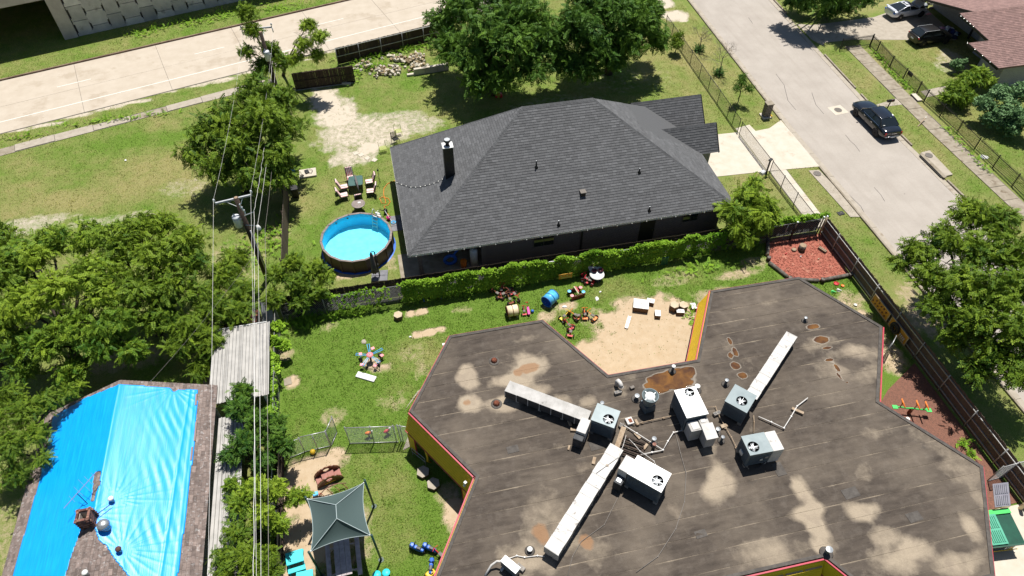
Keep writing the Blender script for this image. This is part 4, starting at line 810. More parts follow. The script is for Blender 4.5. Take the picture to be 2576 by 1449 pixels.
def chain_fence(name, label, a, b, h, m='galv_pipe', wire='galv', sp=.13, postgap=2.6, posts=None, wr=.0045, cat='fence', toprail=True, botrail=False, pr=.028):
    a, b = Vector((a[0], a[1], 0)), Vector((b[0], b[1], 0)); d = b - a; Ln = d.length
    o = thing(name, label, cat, a, math.atan2(d.y, d.x)); mb = MB(); x = -h
    while x < Ln:
        for s_ in (0, 1):
            x0, x1 = x, x + h; z0, z1 = .03, h
            if x0 < 0: z0 += -x0; x0 = 0
            if x1 > Ln: z1 -= x1 - Ln; x1 = Ln
            if z1 > z0: mb.tube([(x0, wr * s_, z0), (x1, wr * s_, z1)] if s_ == 0 else [(x0, wr, h - z0 + .03), (x1, wr, h - z1 + .03)], wr, 3)
        x += sp
    mb.build('chain_mesh', wire, o)
    if toprail: MB().cyl((0, 0, h), (Ln, 0, h), pr * .85, n=8).build('top_rail', m, o, True)
    if botrail: MB().cyl((0, 0, .06), (Ln, 0, .06), pr * .8, n=8).build('bottom_rail', m, o, True)
    for k in (posts if posts is not None else np.arange(0, Ln + .01, Ln / max(1, round(Ln / postgap)))): MB().cyl((k, .03, 0), (k, .03, h + .06), pr, n=8).build('post', m, o, True)
    return o
plank_fence('street_fence', 'long tall brown plank fence with metal rails between playground and street', (29.35, 4.5), (29.42, 30.2), 1.62, 'fence_brown', .14, 1, rails=(.3, .85, 1.4))
plank_fence('shared_fence', 'dark plank fence under vines between the brick house and playground', (-8.4, 30.75), (29.3, 30.62), 1.75, 'fence_dark', .16, -1, 'wood_pole', posts=False)
chain_fence('playground_chain_fence', 'galvanised chain link fence in front of the vine covered planks', (-8.3, 30.25), (29.1, 30.2), 1.6, 'galv_pipe', 'galv_dull', .15, wr=.006)
plank_fence('pool_yard_fence', 'narrow brown plank fence left of the round pool', (-8.12, 34.2), (-8.0, 42.5), 1.75, 'fence_brown', .14, 1, 'wood_pole')
a, c = t(1, 0, 620, 490), t(1, 0, 1500, 270)
plank_fence('roadside_fence', 'dark plank fence with pale metal posts beside the wide road', (a.x, a.y), (c.x, c.y), 1.7, 'fence_dark', .15, -1, 'galv_dull', rails=(.85, 1.62), postgap=2.2)
a = t(1, 0, 300, 682); c = t(1, 0, 752, 622); o = plank_fence('rolling_gate', 'dark brown wooden plank gate across the dirt driveway', (a.x, a.y), (c.x, c.y), 1.72, 'fence_dark', .15, -1, 'fence_dark', rails=(.12, .9, 1.66), posts=False); o['category'] = 'gate'
MB().box(-.1, 5.2, -.12, .06, .0, .09).build('bottom_beam', 'galv_dull', o)
for k in (.6, 5.2): MB().cyl((k, -.1, .05), (k, .05, .05), .09, n=12).build('wheel', 'black_paint', o)
# iron fence across the street and its swung gate
def iron_fence(name, label, pts, h, cat='fence', sp=.115, maxp=290, group=None):
    P = [Vector((p[0], p[1], 0)) for p in pts]; o = thing(name, label, cat, P[0]); cnt = 0; pm = MB().box(-.013, .013, -.013, .013, .05, h + .03).mesh('picket', 'black_paint'); extra = MB()
    for a, b in zip(P[:-1], P[1:]):
        d = b - a; Ln = d.length; d.normalize()
        for z in (.14, h - .12): MB().beam(a - P[0] + Vector((0, 0, z)), b - P[0] + Vector((0, 0, z)), .03, .035).build('rail', 'black_paint', o)
        MB().box(-.035, .035, -.035, .035, 0, h + .08).xf(loc=b - P[0]).build('post', 'black_paint', o)
        for i in range(1, int(Ln / sp)):
            q_ = a + d * (i * sp) - P[0]
            if cnt < maxp: pk_ = bpy.data.objects.new('picket', pm); C.objects.link(pk_); pk_.parent = o; pk_.location = q_; cnt += 1
            else: extra.box(q_.x - .008, q_.x + .008, q_.y - .008, q_.y + .008, .05, h + .02)
    MB().box(-.035, .035, -.035, .035, 0, h + .08).build('post', 'black_paint', o)
    if extra.f: stuff(extra.build('far_pickets', 'black_paint', o))
    return o
pp = [t(3, 0, *x) for x in ((765,350),(815,400),(915,512),(1015,605),(1120,705),(1175,770),(1295,880),(1425,1000),(1555,1130),(1695,1265),(1840,1405),(1990,1560),(2150,1720))]
iron_fence('iron_fence', 'black ornamental iron fence along the sidewalk across the street', [(p.x, p.y) for p in pp[::-1]], 1.15)
a, c = t(3, 0, 765, 345), t(3, 0, 540, 378); iron_fence('iron_gate', 'black iron driveway gate standing open across the sidewalk', [(a.x + .06, a.y), (c.x, c.y)], 1.15, 'gate')
o = thing('fence_sign', 'small dark blank sign fixed on the black iron fence', 'sign', t(3, 0, 1072, 560, .8)); MB().box(-.02, .02, -.3, .3, -.16, .22).build('board', 'black_paint', o, bevel=.01)
# black chain link along the near side of the street
chain_fence('street_chain_fence', 'black chain link fence along the lawn on the near side of the street', (29.55, 61.6), (28.95, 43.1), 1.25, 'black_paint', 'black_paint', .12, posts=(0.01, 1.95, 4.9, 7.2, 9.6, 11.8, 14.0, 16.2, 17.3, 18.45), wr=.005)
chain_fence('drive_gate', 'black chain link gate across the pale driveway', (28.9, 42.75), (28.92, 37.6), 1.25, 'black_paint', 'black_paint', .12, posts=(.02, 5.1), wr=.005, cat='gate')
chain_fence('corner_chain_fence', 'black chain link fence between small side lawn and pale sidewalk', (28.95, 37.4), (29.0, 31.0), 1.25, 'black_paint', 'black_paint', .12, posts=(.01, 1.9, 3.9, 6.3), wr=.005)
# playground chain link gates and the left boundary
def cl(c, r, x, y): p = t(c, r, x, y); return (p.x, p.y)
chain_fence('chain_gate', 'wide chain link gate panel standing across the play lawn', cl(1,2,708,452), cl(1,2,1078,440), 1.72, 'galv_pipe', 'galv', .09, posts=(.01, 1.36, 2.6), cat='gate', botrail=True, wr=.0035)
chain_fence('chain_gate', 'small chain link gate swung away from the yellow ball', cl(1,2,570,467), cl(1,2,612,370), 1.6, 'galv_pipe', 'galv', .09, posts=(.01, .9), cat='gate', botrail=True, wr=.0035)
chain_fence('yard_chain_fence', 'chain link panel behind the yellow ball', cl(1,2,565,470), cl(1,2,380,512), 1.6, 'galv_pipe', 'galv', .09, posts=(.01, .7, 1.4), botrail=True, wr=.0035)
chain_fence('yard_chain_fence', 'chain link panel half hidden in leaves left of the yellow ball', cl(1,2,380,512), cl(1,2,260,560), 1.5, 'galv_pipe', 'galv', .09, posts=(.9,), botrail=True, wr=.0035)
chain_fence('gate_stub', 'short chain link section joining the gate to the yellow building', cl(1,2,1085,435), (-1.35, 19.75), 1.72, 'galv_pipe', 'galv', .09, posts=(.06, .2), wr=.004)
chain_fence('boundary_chain_fence', 'chain link fence hidden in the hedge left of the playground', (-8.55, 30.1), (-8.6, 8), 1.5, 'galv_pipe', 'galv', .14, wr=.0045)
plank_fence('boundary_plank_fence', 'grey weathered low plank fence under the hedge left of the sand', (-8.35, 10.0), (-8.3, 22.5), 1.3, 'fence_grey', .15, -1, 'wood_pole')
chain_fence('dumpster_chain_fence', 'short chain link fence beside the green dumpster', cl(3,2,1655,735), cl(3,2,1940,655), 1.6, 'galv_dull', 'galv_dull', .1, posts=(.02, 1.0), botrail=True, wr=.005)
chain_fence('side_chain_gate', 'leaning chain link gate in the gap between building and street fence', cl(3,1,870,1250), cl(3,1,905,1180), 1.3, 'galv_pipe', 'galv', .1, posts=(.01,), cat='gate', botrail=True)
# wooden corner post cluster by the mulch bed
for k, (px, py) in enumerate(((2060, 590), (2052, 592), (1985, 605))):
    p = S(px, py); o = thing('fence_post', ('thick pale timber post at the corner of the mulch bed', 'slim pale post beside the corner timber post', 'leaning dark post behind the mulch bed')[k], 'post', p); MB().cyl((0, 0, 0), (.03 + .06 * (k == 2), 0, 1.75), (.08, .05, .06)[k], n=10).build('shaft', ('pale_ply', 'fence_grey', 'wood_pole')[k], o, True)
    MB().lathe([(.09, 0), (.06, .05), (0, .06)], (.03 + .06 * (k == 2), 0, 1.75), 10).build('cap', 'galv', o)
# white concrete wall stub by the rubble, cross ties
a, c = t(1, 0, 1195, 565), t(1, 0, 1420, 530); o = thing('low_wall', 'low white concrete wall beside the rubble pile', 'wall', a, math.atan2(c.y - a.y, c.x - a.x))
for k in range(3): MB().box(k * 1.1, k * 1.1 + 1.08, -.15, .15, 0, .62 + .01 * k).build('block', 'pale_concrete', o, bevel=.02)
# ================================================================ ROOFTOP EQUIPMENT
RT = FZ + .02
mat('ac_grey', vis(150, 165, 168), vis(132, 148, 152), 2, .45, .15, rustc=vis(215, 218, 215), rusts=2.2, rustlo=.7); mat('ac_white', (.74, .74, .73), (.64, .64, .62), 2, .4, .05, rustc=(.48, .46, .42), rusts=3.5, rustlo=.66)
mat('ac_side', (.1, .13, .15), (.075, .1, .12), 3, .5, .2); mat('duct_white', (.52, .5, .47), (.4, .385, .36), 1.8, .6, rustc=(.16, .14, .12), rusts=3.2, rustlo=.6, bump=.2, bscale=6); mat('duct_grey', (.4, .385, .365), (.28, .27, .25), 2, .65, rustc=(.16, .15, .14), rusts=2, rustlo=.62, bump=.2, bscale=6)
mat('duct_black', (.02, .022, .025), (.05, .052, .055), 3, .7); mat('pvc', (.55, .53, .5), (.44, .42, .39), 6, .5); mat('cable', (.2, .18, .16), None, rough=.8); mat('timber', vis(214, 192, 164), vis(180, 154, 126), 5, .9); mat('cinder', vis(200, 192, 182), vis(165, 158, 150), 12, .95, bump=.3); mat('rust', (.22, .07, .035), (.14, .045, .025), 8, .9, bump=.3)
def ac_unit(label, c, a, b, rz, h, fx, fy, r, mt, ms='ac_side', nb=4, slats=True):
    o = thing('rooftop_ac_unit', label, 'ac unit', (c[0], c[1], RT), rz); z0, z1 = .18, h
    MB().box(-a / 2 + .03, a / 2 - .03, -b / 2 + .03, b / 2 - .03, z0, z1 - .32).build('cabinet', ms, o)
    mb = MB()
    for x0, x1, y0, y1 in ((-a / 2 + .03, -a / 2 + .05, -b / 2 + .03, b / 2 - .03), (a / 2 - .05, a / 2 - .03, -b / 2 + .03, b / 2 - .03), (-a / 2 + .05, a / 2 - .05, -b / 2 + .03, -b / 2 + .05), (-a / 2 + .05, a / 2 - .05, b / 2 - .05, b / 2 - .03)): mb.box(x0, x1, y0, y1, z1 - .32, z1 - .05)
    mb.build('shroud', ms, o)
    # top panel with a real round opening
    cs = sorted([math.atan2(y - fy, x - fx) for x in (-a / 2, a / 2) for y in (-b / 2, b / 2)] + [2 * math.pi * k / 32 - math.pi for k in range(32)]); vs_ = []; n_ = len(cs)
    for g_ in cs:
        dx, dy = math.cos(g_), math.sin(g_); k_ = min([((a / 2 if dx > 0 else -a / 2) - fx) / dx if abs(dx) > 1e-9 else 9, ((b / 2 if dy > 0 else -b / 2) - fy) / dy if abs(dy) > 1e-9 else 9])
        vs_ += [(fx + dx * k_, fy + dy * k_, z1 - .06), (fx + dx * k_, fy + dy * k_, z1), (fx + dx * r * 1.06, fy + dy * r * 1.06, z1), (fx + dx * r, fy + dy * r, z1 + .02), (fx + dx * r, fy + dy * r, z1 - .3)]
    MB().add(vs_, [(i * 5 + j, ((i + 1) % n_) * 5 + j, ((i + 1) % n_) * 5 + j + 1, i * 5 + j + 1) for i in range(n_) for j in range(3)]).build('top_panel', mt, o)
    MB().add(vs_, [(i * 5 + 3, ((i + 1) % n_) * 5 + 3, ((i + 1) % n_) * 5 + 4, i * 5 + 4) for i in range(n_)]).build('fan_well', 'black_paint', o); MB().lathe([(0, 0), (r, 0), (r, .01), (0, .01)], (fx, fy, z1 - .315), 24).build('fan_floor', 'black_paint', o)
    off = random.uniform(0, 1.5)
    for k in range(nb):
        g_ = off + k * 2 * math.pi / nb; pts = [(.06, -.05, .0), (.9 * r, -.22 * r, .04), (.88 * r, .3 * r, -.05), (.07, .07, -.02)]; M_ = MB().add([p for p in pts] + [(p[0], p[1], p[2] - .012) for p in pts], [(0, 1, 2, 3), (7, 6, 5, 4), (0, 4, 5, 1), (1, 5, 6, 2), (2, 6, 7, 3), (3, 7, 4, 0)]); M_.xf(g_, (fx, fy, z1 - .07)).build('fan_blade', 'galv', o)
    MB().cyl((fx, fy, z1 - .2), (fx, fy, z1 - .04), .075, n=12).build('fan_motor', 'galv', o); MB().beam((fx - r, fy, z1 - .025), (fx + r, fy, z1 - .025), .018).build('fan_strut', 'galv', o)
    if slats:
        for sd_, ln, ds in ((0, a, b), (1, b, a), (2, a, b), (3, b, a)):
            M_ = MB(); mb_ = [M_.box(-ln / 2 + .12, ln / 2 - .12, -ds / 2 + .012, -ds / 2 + .028, .3 + k * .09, .35 + k * .09) for k in range(int((h - .5) / .09))]; stuff(M_.xf(sd_ * math.pi / 2).build('louvres', ms, o))
    for x in (-a / 2 + .12, a / 2 - .12):
        for y in (-b / 2 + .12, b / 2 - .12): MB().box(x - .1, x + .1, y - .1, y + .1, 0, .18).build('block_foot', 'cinder', o)
    return o
H_ = 4.42 - RT
ac_unit('grey rooftop unit with front fan at the end of the left duct', (8.45, 16.65), 1.22, 1.06, R(-36), H_, .2, -.15, .27, 'ac_grey')
u2 = ac_unit('large white rooftop unit with fan in its far corner', (12.88, 16.42), 1.16, 1.68, R(.5), H_ + .1, .14, .55, .25, 'ac_white')
MB().box(-.5, .05, -1.42, -.85, .1, H_ - .28).build('lower_box', 'duct_grey', u2, bevel=.02); MB().box(-.38, .0, -1.35, -.88, H_ - .28, H_ - .25).build('box_lid', 'duct_white', u2); MB().box(.06, .55, -1.2, -.85, .1, H_ - .2).build('lower_box', 'duct_grey', u2, bevel=.02); MB().box(.15, .4, -1.1, -.88, H_ - .2, H_ - .17).build('box_lid', 'duct_white', u2)
MB().box(.1, .62, -1.95, -1.22, .1, H_ - .35).build('lower_box', 'duct_grey', u2, bevel=.02); MB().hexa([(.06, -2.0, H_ - .36), (.68, -2.0, H_ - .36), (.68, -1.2, H_ - .36), (.06, -1.2, H_ - .36), (.06, -2.0, H_ - .3), (.68, -2.0, H_ - .3), (.68, -1.2, H_ - .16), (.06, -1.2, H_ - .16)]).build('hood', 'duct_white', u2)
u3 = ac_unit('grey rooftop unit with centred fan feeding the right duct', (15.48, 16.13), 1.28, 1.2, R(41), H_, -.12, -.1, .27, 'ac_grey')
u4 = ac_unit('grey rooftop unit with white paint splash and pale side box', (15.13, 13.57), 1.2, 1.06, R(-1), H_, -.25, -.12, .27, 'ac_grey'); MB().box(.61, 1.17, -.53, .52, .15, H_ - .02).build('side_box', 'duct_white', u4, bevel=.02)
MB().box(.1, .22, -.545, -.525, .55, .68).build('label_plate', 'white_paint', u4); MB().box(.3, .46, -.545, -.525, .7, .85).build('label_plate', 'galv', u4); MB().box(-.66, -.605, -.1, .15, .5, .75).build('switch_box', 'white_paint', u4); MB().tube([(-.64, 0, .5), (-.68, -.3, .25), (-.5, -.62, .12), (.1, -.66, .1), (.5, -.5, .2)], .02, 5).build('hose', 'black_paint', u4, True)
u5 = ac_unit('large white rooftop unit beside the long white duct', (9.46, 13.17), 1.75, 1.12, R(-45.7), H_ + .1, .48, -.12, .27, 'ac_white', nb=5); MB().box(-1.35, -.89, -.5, .35, .15, H_ - .02).build('plenum', 'duct_white', u5, bevel=.02); MB().box(-1.3, -.9, -.95, -.52, .08, H_ - .55).build('lower_box', 'duct_black', u5); MB().box(-1.22, -1.0, -.85, -.6, H_ - .55, H_ - .53).build('box_lid', 'galv', u5)
def duct(label, a, b, w, h, m, ms, n_, gap=.015):
    a, b = Vector((a[0], a[1], RT)), Vector((b[0], b[1], RT)); d = b - a; Ln = d.length; o = thing('roof_duct', label, 'duct', a, math.atan2(d.y, d.x)); L1 = Ln / n_
    for k in range(n_):
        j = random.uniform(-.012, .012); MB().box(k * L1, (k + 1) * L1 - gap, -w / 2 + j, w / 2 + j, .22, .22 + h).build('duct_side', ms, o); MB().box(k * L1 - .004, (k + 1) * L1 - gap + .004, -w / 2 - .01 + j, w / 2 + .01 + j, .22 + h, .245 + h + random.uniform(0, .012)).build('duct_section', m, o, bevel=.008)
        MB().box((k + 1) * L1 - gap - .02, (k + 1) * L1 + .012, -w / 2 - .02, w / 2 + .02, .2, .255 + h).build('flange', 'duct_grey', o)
    for k in range(0, n_ + 1, 2):
        for y in (-.18, .18): MB().box(k * L1 * .97, k * L1 * .97 + .16, y - .1, y + .1, 0, .21).build('block_foot', 'cinder', o)
    return o
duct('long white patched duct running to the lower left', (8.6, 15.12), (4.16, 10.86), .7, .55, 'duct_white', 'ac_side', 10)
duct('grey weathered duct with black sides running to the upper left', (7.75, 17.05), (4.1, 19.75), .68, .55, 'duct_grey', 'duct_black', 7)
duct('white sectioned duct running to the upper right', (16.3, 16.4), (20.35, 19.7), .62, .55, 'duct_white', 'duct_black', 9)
o = thing('duct_elbow', 'white patched plenum box between grey duct and left unit', 'duct', (7.35, 16.55, RT), R(-36)); MB().box(-.28, .22, -.5, .35, .12, 1.0).build('box', 'duct_white', o, bevel=.03); MB().box(-.3, .2, -.85, -.5, .05, .8).build('lower_box', 'duct_black', o, bevel=.02)
p = t(2, 2, 1045, 85, 4.3); o = thing('exhaust_fan', 'round white mushroom exhaust fan on a grey square curb', 'exhaust fan', (p.x, p.y, RT)); zt = 4.3 - RT
MB().obox((0, 0, 0), (.62, .62, .45), .15, (.9, .9)).build('curb', 'ac_side', o); MB().lathe([(.26, .42), (.3, .55), (.36, .75), (.42, zt - .05), (.44, zt), (.4, zt), (.37, zt - .15), (.3, zt - .2)], n=28, close=False).build('shroud', 'ac_grey', o, True); MB().lathe([(.3, zt - .3), (.27, zt - .12), (.24, zt - .04), (.1, zt), (0, zt)], n=28).build('dome', 'ac_white', o, True)
for k in range(4): g_ = k * math.pi / 2 + .4; MB().beam((.2 * math.cos(g_), .2 * math.sin(g_), zt - .1), (.4 * math.cos(g_), .4 * math.sin(g_), zt - .1), .03).build('bracket', 'galv', o)
def capvent(px, py, label, r=.09, h=.42, m='galv'):
    p = S(px, py, RT + h); o = thing('roof_vent', label, 'roof vent', (p.x, p.y, RT)); MB().cyl((0, 0, 0), (0, 0, h), r * .8, n=14).build('pipe', 'ac_side', o, True); MB().lathe([(r * .7, -.08), (r * 1.25, -.03), (r * 1.2, .01), (0, .05)], (0, 0, h), 12).build('cap', m, o); MB().lathe([(r * 2.4, 0), (r * 2.1, .03), (r * .9, .06)], n=16).build('flashing', 'roof_edge', o, True)
capvent(1515, 1013, 'silver capped vent behind the left grey rooftop unit'); capvent(1646, 1103, 'silver capped vent beside the stacked pipes', .1); capvent(1807, 1079, 'silver capped vent right of the large white unit, farther one', .1); capvent(1819, 1099, 'silver capped vent right of the large white unit, nearer one', .08)
capvent(1695, 921, 'white capped vent near the sandy notch in the roof', .09, .5, 'white_paint'); capvent(1829, 956, 'silver capped vent near the wet stains'); capvent(2028, 799, 'silver vent near the right wing puddles', .08, .3); capvent(2087, 1382, 'silver capped vent near the lower notch', .13, .45); capvent(1755, 971, 'silver vent just behind the large white unit', .12, .4, 'white_paint')
capvent(1333, 1381, 'short white vent at the end of the long duct', .1, .22, 'white_paint'); capvent(1603, 995, 'small grey vent with side pipe left of mushroom fan', .11, .35)
for px, py, lb in ((1243, 908, 'red brown domed roof drain on the upper left wing'), (1249, 1016, 'red brown domed roof drain near the left duct')):
    p = S(px, py, RT); o = thing('roof_drain', lb, 'roof drain', p); MB().lathe([(.3, 0), (.27, .02), (.18, .02)], n=20).build('ring', 'roof_edge', o); MB().lathe([(.17, 0), (.17, .06), (.12, .16), (.06, .19), (0, .2)], n=14).build('dome', 'rust', o, True)
    for k in range(8): g_ = k * math.pi / 4; MB().tube([(.19 * math.cos(g_), .19 * math.sin(g_), .02), (.13 * math.cos(g_), .13 * math.sin(g_), .17), (.03, 0, .205)], .012, 4).build('rib', 'rust', o)
p = S(1554, 965, RT + .3); o = thing('gooseneck_pipe', 'fat white gooseneck pipe at the roof notch edge', 'vent pipe', (p.x, p.y, RT)); MB().tube([(0, .1, 0), (0, .1, .35), (.02, .05, .48), (.06, -.08, .5), (.1, -.2, .42), (.11, -.22, .3)], .12, 12).build('pipe', 'pvc', o, True); MB().torus((.11, -.22, .3), .12, .02, 14, 5).build('rim', 'pvc', o)
# pipes and cables on the roof
def run(name, label, cat, pts, r, m, z=.12, n_=6):
    P = [S(x, y, RT + z) for x, y in pts]; o = thing(name, label, cat, P[0]); MB().tube([p - P[0] for p in P], r, n_).build('pipe', m, o, True)
    for p in P[1:-1]: MB().cyl(p - P[0] - Vector((0, 0, r * 1.6)), p - P[0] + Vector((0, 0, r * 1.4)), r * 1.5, n=8).build('fitting', m, o)
    for a, b in zip(P[:-1], P[1:]):
        if (b - a).length > .9 and z > .06: c_ = (a + b) / 2 - P[0]; MB().box(c_.x - .06, c_.x + .06, c_.y - .05, c_.y + .05, -z, -r).build('support', 'timber', o)
    return o
run('pvc_drain', 'white drain pipe zigzagging from the left unit to the large white unit', 'pipe', [(1560,1064),(1602,1090),(1668,1132),(1680,1110),(1694,1088),(1728,1080)], .03, 'pvc'); run('pvc_drain', 'white drain pipe joining the zigzag near the plank frame', 'pipe', [(1612,1144),(1640,1138),(1666,1133)], .03, 'pvc')
run('gas_pipe', 'thin rusty gas pipe running left to the large white unit', 'pipe', [(1592,1068),(1640,1057),(1700,1044)], .022, 'timber'); run('gas_pipe', 'thin tan gas pipe running down between the right hand units', 'pipe', [(1780,1024),(1800,1023),(1812,1052),(1840,1100),(1865,1150),(1875,1172),(1884,1180)], .022, 'timber')
run('pvc_drain', 'white drain pipe kinked on the open roof right of the units', 'pipe', [(1908,1048),(1940,1062),(1972,1077),(1990,1048),(2005,1022),(2032,1001)], .032, 'pvc'); run('gas_pipe', 'short tan pipe between the two right hand grey units', 'pipe', [(1896,1045),(1897,1062),(1896,1090)], .022, 'timber')
run('roof_cable', 'dark cable trailing from the white unit to the bottom edge', 'cable', [(1700,1092),(1712,1140),(1726,1190),(1722,1262),(1700,1330),(1655,1400),(1600,1440)], .014, 'cable', .03, 4); run('roof_cable', 'thin dark cable curving beside the long duct end', 'cable', [(1560,1240),(1520,1320),(1462,1362),(1440,1400),(1428,1449)], .012, 'cable', .03, 4)
run('roof_cable', 'pale hose from the long duct end to the mini split', 'hose', [(1370,1400),(1352,1398),(1320,1402),(1300,1398),(1280,1405),(1270,1425)], .025, 'pvc', .04, 6); run('roof_cable', 'pale wires sprawled over the plank frame', 'cable', [(1582,1104),(1596,1118),(1610,1135),(1625,1145),(1645,1160),(1652,1175)], .016, 'pvc', .2, 5); run('roof_cable', 'loose grey cable looping over the white duct', 'cable', [(1575,1095),(1568,1120),(1555,1150),(1500,1190)], .014, 'pvc', .85, 5)
for k, (px, py, s3, rz, lb, mm) in enumerate(((1554,990,(.4,.18,.18),.1,'pale cinder block near the mushroom fan','cinder'),(1802,1043,(.4,.18,.18),.2,'pale cinder block between the large white and right grey units','cinder'),(1820,1074,(.36,.2,.14),.1,'pale timber block under the tan pipe','timber'),(1433,1066,(.14,.34,.12),.1,'small timber block below the left duct, upper of two','timber'),(1443,1083,(.34,.16,.12),-.3,'small timber block below the left duct, lower of two','timber'),(1623,1126,(.36,.14,.14),.7,'timber block beside the rusty pipe stub','timber'),(1494,1160,(.16,.4,.08),-.5,'flat timber scrap left of the long duct','timber'),(1601,1065,(.14,.34,.14),.1,'timber block under the thin gas pipe','timber'),(1603,1098,(.14,.4,.1),.4,'timber scrap among the pipes','timber'),(1431,1127,(.1,.26,.06),-.5,'tiny pale scrap left of the grey unit','timber'),(2005,1036,(.62,.16,.14),-.75,'pale timber under the kinked white pipe','timber'),(1590,977,(.24,.16,.14),.2,'dark block beside small grey vent','iron_cover'),(1563,1073,(.3,.16,.16),.3,'dark valve box beside the left unit','iron_cover'))):
    p = S(px, py, RT); o = thing('roof_block', lb, 'block', p, rz); M_ = MB().box(-s3[0] / 2, s3[0] / 2, -s3[1] / 2, s3[1] / 2, 0, s3[2]); M_.build('body', mm, o, bevel=.01)
    if mm == 'cinder':
        for x in (-.1, .1): MB().box(x - .07, x + .07, -.055, .055, s3[2], s3[2] + .004).build('cell', 'black_paint', o)
p = S(1583, 1062, RT); o = thing('junction_box', 'small white box with red stain beside the left unit', 'box', p, .1); MB().box(-.18, .18, -.2, .2, 0, .16).build('body', 'duct_white', o, bevel=.01); MB().box(-.05, .12, -.12, .1, .16, .175).build('stain_plate', 'rust', o)
p = S(1643, 1128, RT); o = thing('pipe_stub', 'rusty capped pipe stub beside the zigzag pipe', 'pipe', p); MB().cyl((0, 0, 0), (0, 0, .4), .085, n=12).build('pipe', 'roof_edge', o, True); MB().lathe([(.1, 0), (.1, .04), (0, .05)], (0, 0, .4), 12).build('cap', 'brick_pink', o)
p = S(1585, 1130, RT); o = thing('plank_frame', 'dark timber pallet frame behind the white plenum', 'pallet', p, R(-35))
for k in range(5): MB().box(-.62, .62, -.5 + k * .24, -.42 + k * .24, .1, .18).build('slat', 'wood_pole', o)
for x in (-.6, .6): MB().box(x - .06, x + .06, -.55, .6, .0, .1).build('bearer', 'wood_pole', o)
MB().box(-.75, -.5, -.6, .9, .3, .36).build('loose_plank', 'timber', o); MB().box(-.72, -.53, -.4, -.3, .18, .3).build('support', 'wood_pole', o)
p = S(1284, 1424, RT + .5); o = thing('mini_split', 'white mini split condenser on stand at the bottom edge', 'ac unit', (p.x, p.y, RT), R(-52)); MB().box(-.42, .42, -.16, .16, .12, .66).build('cabinet', 'ac_side', o, bevel=.01); MB().box(-.44, .44, -.18, .18, .66, .72).build('top_panel', 'ac_white', o, bevel=.02); MB().tube([(-.42, -.1, .5), (-.6, -.2, .45), (-.72, -.45, .3), (-.7, -.9, .06)], .05, 8).build('line_set', 'pvc', o, True)
for x in (-.3, .3): MB().box(x - .05, x + .05, -.3, .3, 0, .1).build('foot', 'pvc', o)
MB().box(.1, .5, .25, .45, 0, .18).build('block_foot', 'cinder', o)
# ================================================================ POOL AND YARD
PC = Vector((-3.18, 35.95, 0)); PR = 2.47; PHt = 1.1; NP = 18
pool = thing('round_pool', 'round above ground pool with brown panel walls and turquoise water', 'pool', PC)
mat('pool_brown', (.085, .05, .035), (.065, .038, .028), 3, .5); mat('pool_rim', (.22, .18, .16), (.14, .11, .1), 5, .5); mat('pool_liner', (.05, .52, .72), (.04, .46, .68), .8, .5); mat('pool_floor', (.2, .66, .74), (.15, .58, .7), 2.2, .5)
for k in range(NP):
    a0, a1 = 2 * math.pi * k / NP, 2 * math.pi * (k + 1) / NP; f_ = lambda r, a, z: (r * math.cos(a), r * math.sin(a), z); e = .006
    MB().hexa([f_(PR - .04, a0 + e, .0), f_(PR, a0 + e, .0), f_(PR, a1 - e, .0), f_(PR - .04, a1 - e, .0), f_(PR - .04, a0 + e, PHt), f_(PR, a0 + e, PHt), f_(PR, a1 - e, PHt), f_(PR - .04, a1 - e, PHt)]).build('wall_panel', 'pool_brown', pool)
    MB().beam(f_(PR + .02, a0, 0), f_(PR + .02, a0, PHt + .02), .09, .06, up=(math.cos(a0), math.sin(a0), 0)).build('upright', 'pool_brown', pool, bevel=.01)
    MB().hexa([f_(PR - .125, a0 + e, PHt), f_(PR + .035, a0 + e, PHt), f_(PR + .035, a1 - e, PHt), f_(PR - .125, a1 - e, PHt), f_(PR - .125, a0 + e, PHt + .05), f_(PR + .035, a0 + e, PHt + .05), f_(PR + .035, a1 - e, PHt + .05), f_(PR - .125, a1 - e, PHt + .05)]).build('rim_cap', 'pool_rim', pool, bevel=.012)
MB().lathe([(PR - .12, PHt - .005), (PR - .12, .05)], n=72, close=False).build('liner_wall', 'pool_liner', pool, True); MB().lathe([(PR - .12, .06), (PR - .5, .045), (0, .045)], n=72, close=False).build('liner_floor', 'pool_floor', pool, True)
m, nt, b = newmat('pool_water'); out = nt.nodes['Material Output']; nt.nodes.remove(b)
tr = nd(nt, 'ShaderNodeBsdfTransparent', {0: (.8, .97, 1, 1)}); gl = nd(nt, 'ShaderNodeBsdfGlossy', {0: (1, 1, 1, 1), 'Roughness': .03}); bw = nd(nt, 'ShaderNodeBump', {'Height': noise(nt, 7, 4, .6), 'Strength': .25, 'Distance': .05}); nt.links.new(bw.outputs[0], gl.inputs['Normal'])
fr = nd(nt, 'ShaderNodeFresnel', {0: 1.33}); nt.links.new(bw.outputs[0], fr.inputs['Normal']); mx = nd(nt, 'ShaderNodeMixShader', {0: fr.outputs[0], 1: tr.outputs[0], 2: gl.outputs[0]}); nt.links.new(mx.outputs[0], out.inputs[0]); MATS['pool_water'] = m
MB().lathe([(PR - .122, .86), (0, .86)], n=72, close=False).build('water', 'pool_water', pool, True)
MB().lathe([(PR + .13, .006), (PR + .06, .02), (PR - .3, .03)], n=40, close=False).build('ground_cloth', 'blue_plastic', pool)
lp = t(1, 1, 885, 190, 1.2); ag = math.atan2(lp.y - PC.y, lp.x - PC.x); o = thing('pool_ladder', 'white metal ladder straddling the far rim of the pool', 'ladder', PC + Vector((math.cos(ag), math.sin(ag), 0)) * PR, ag)
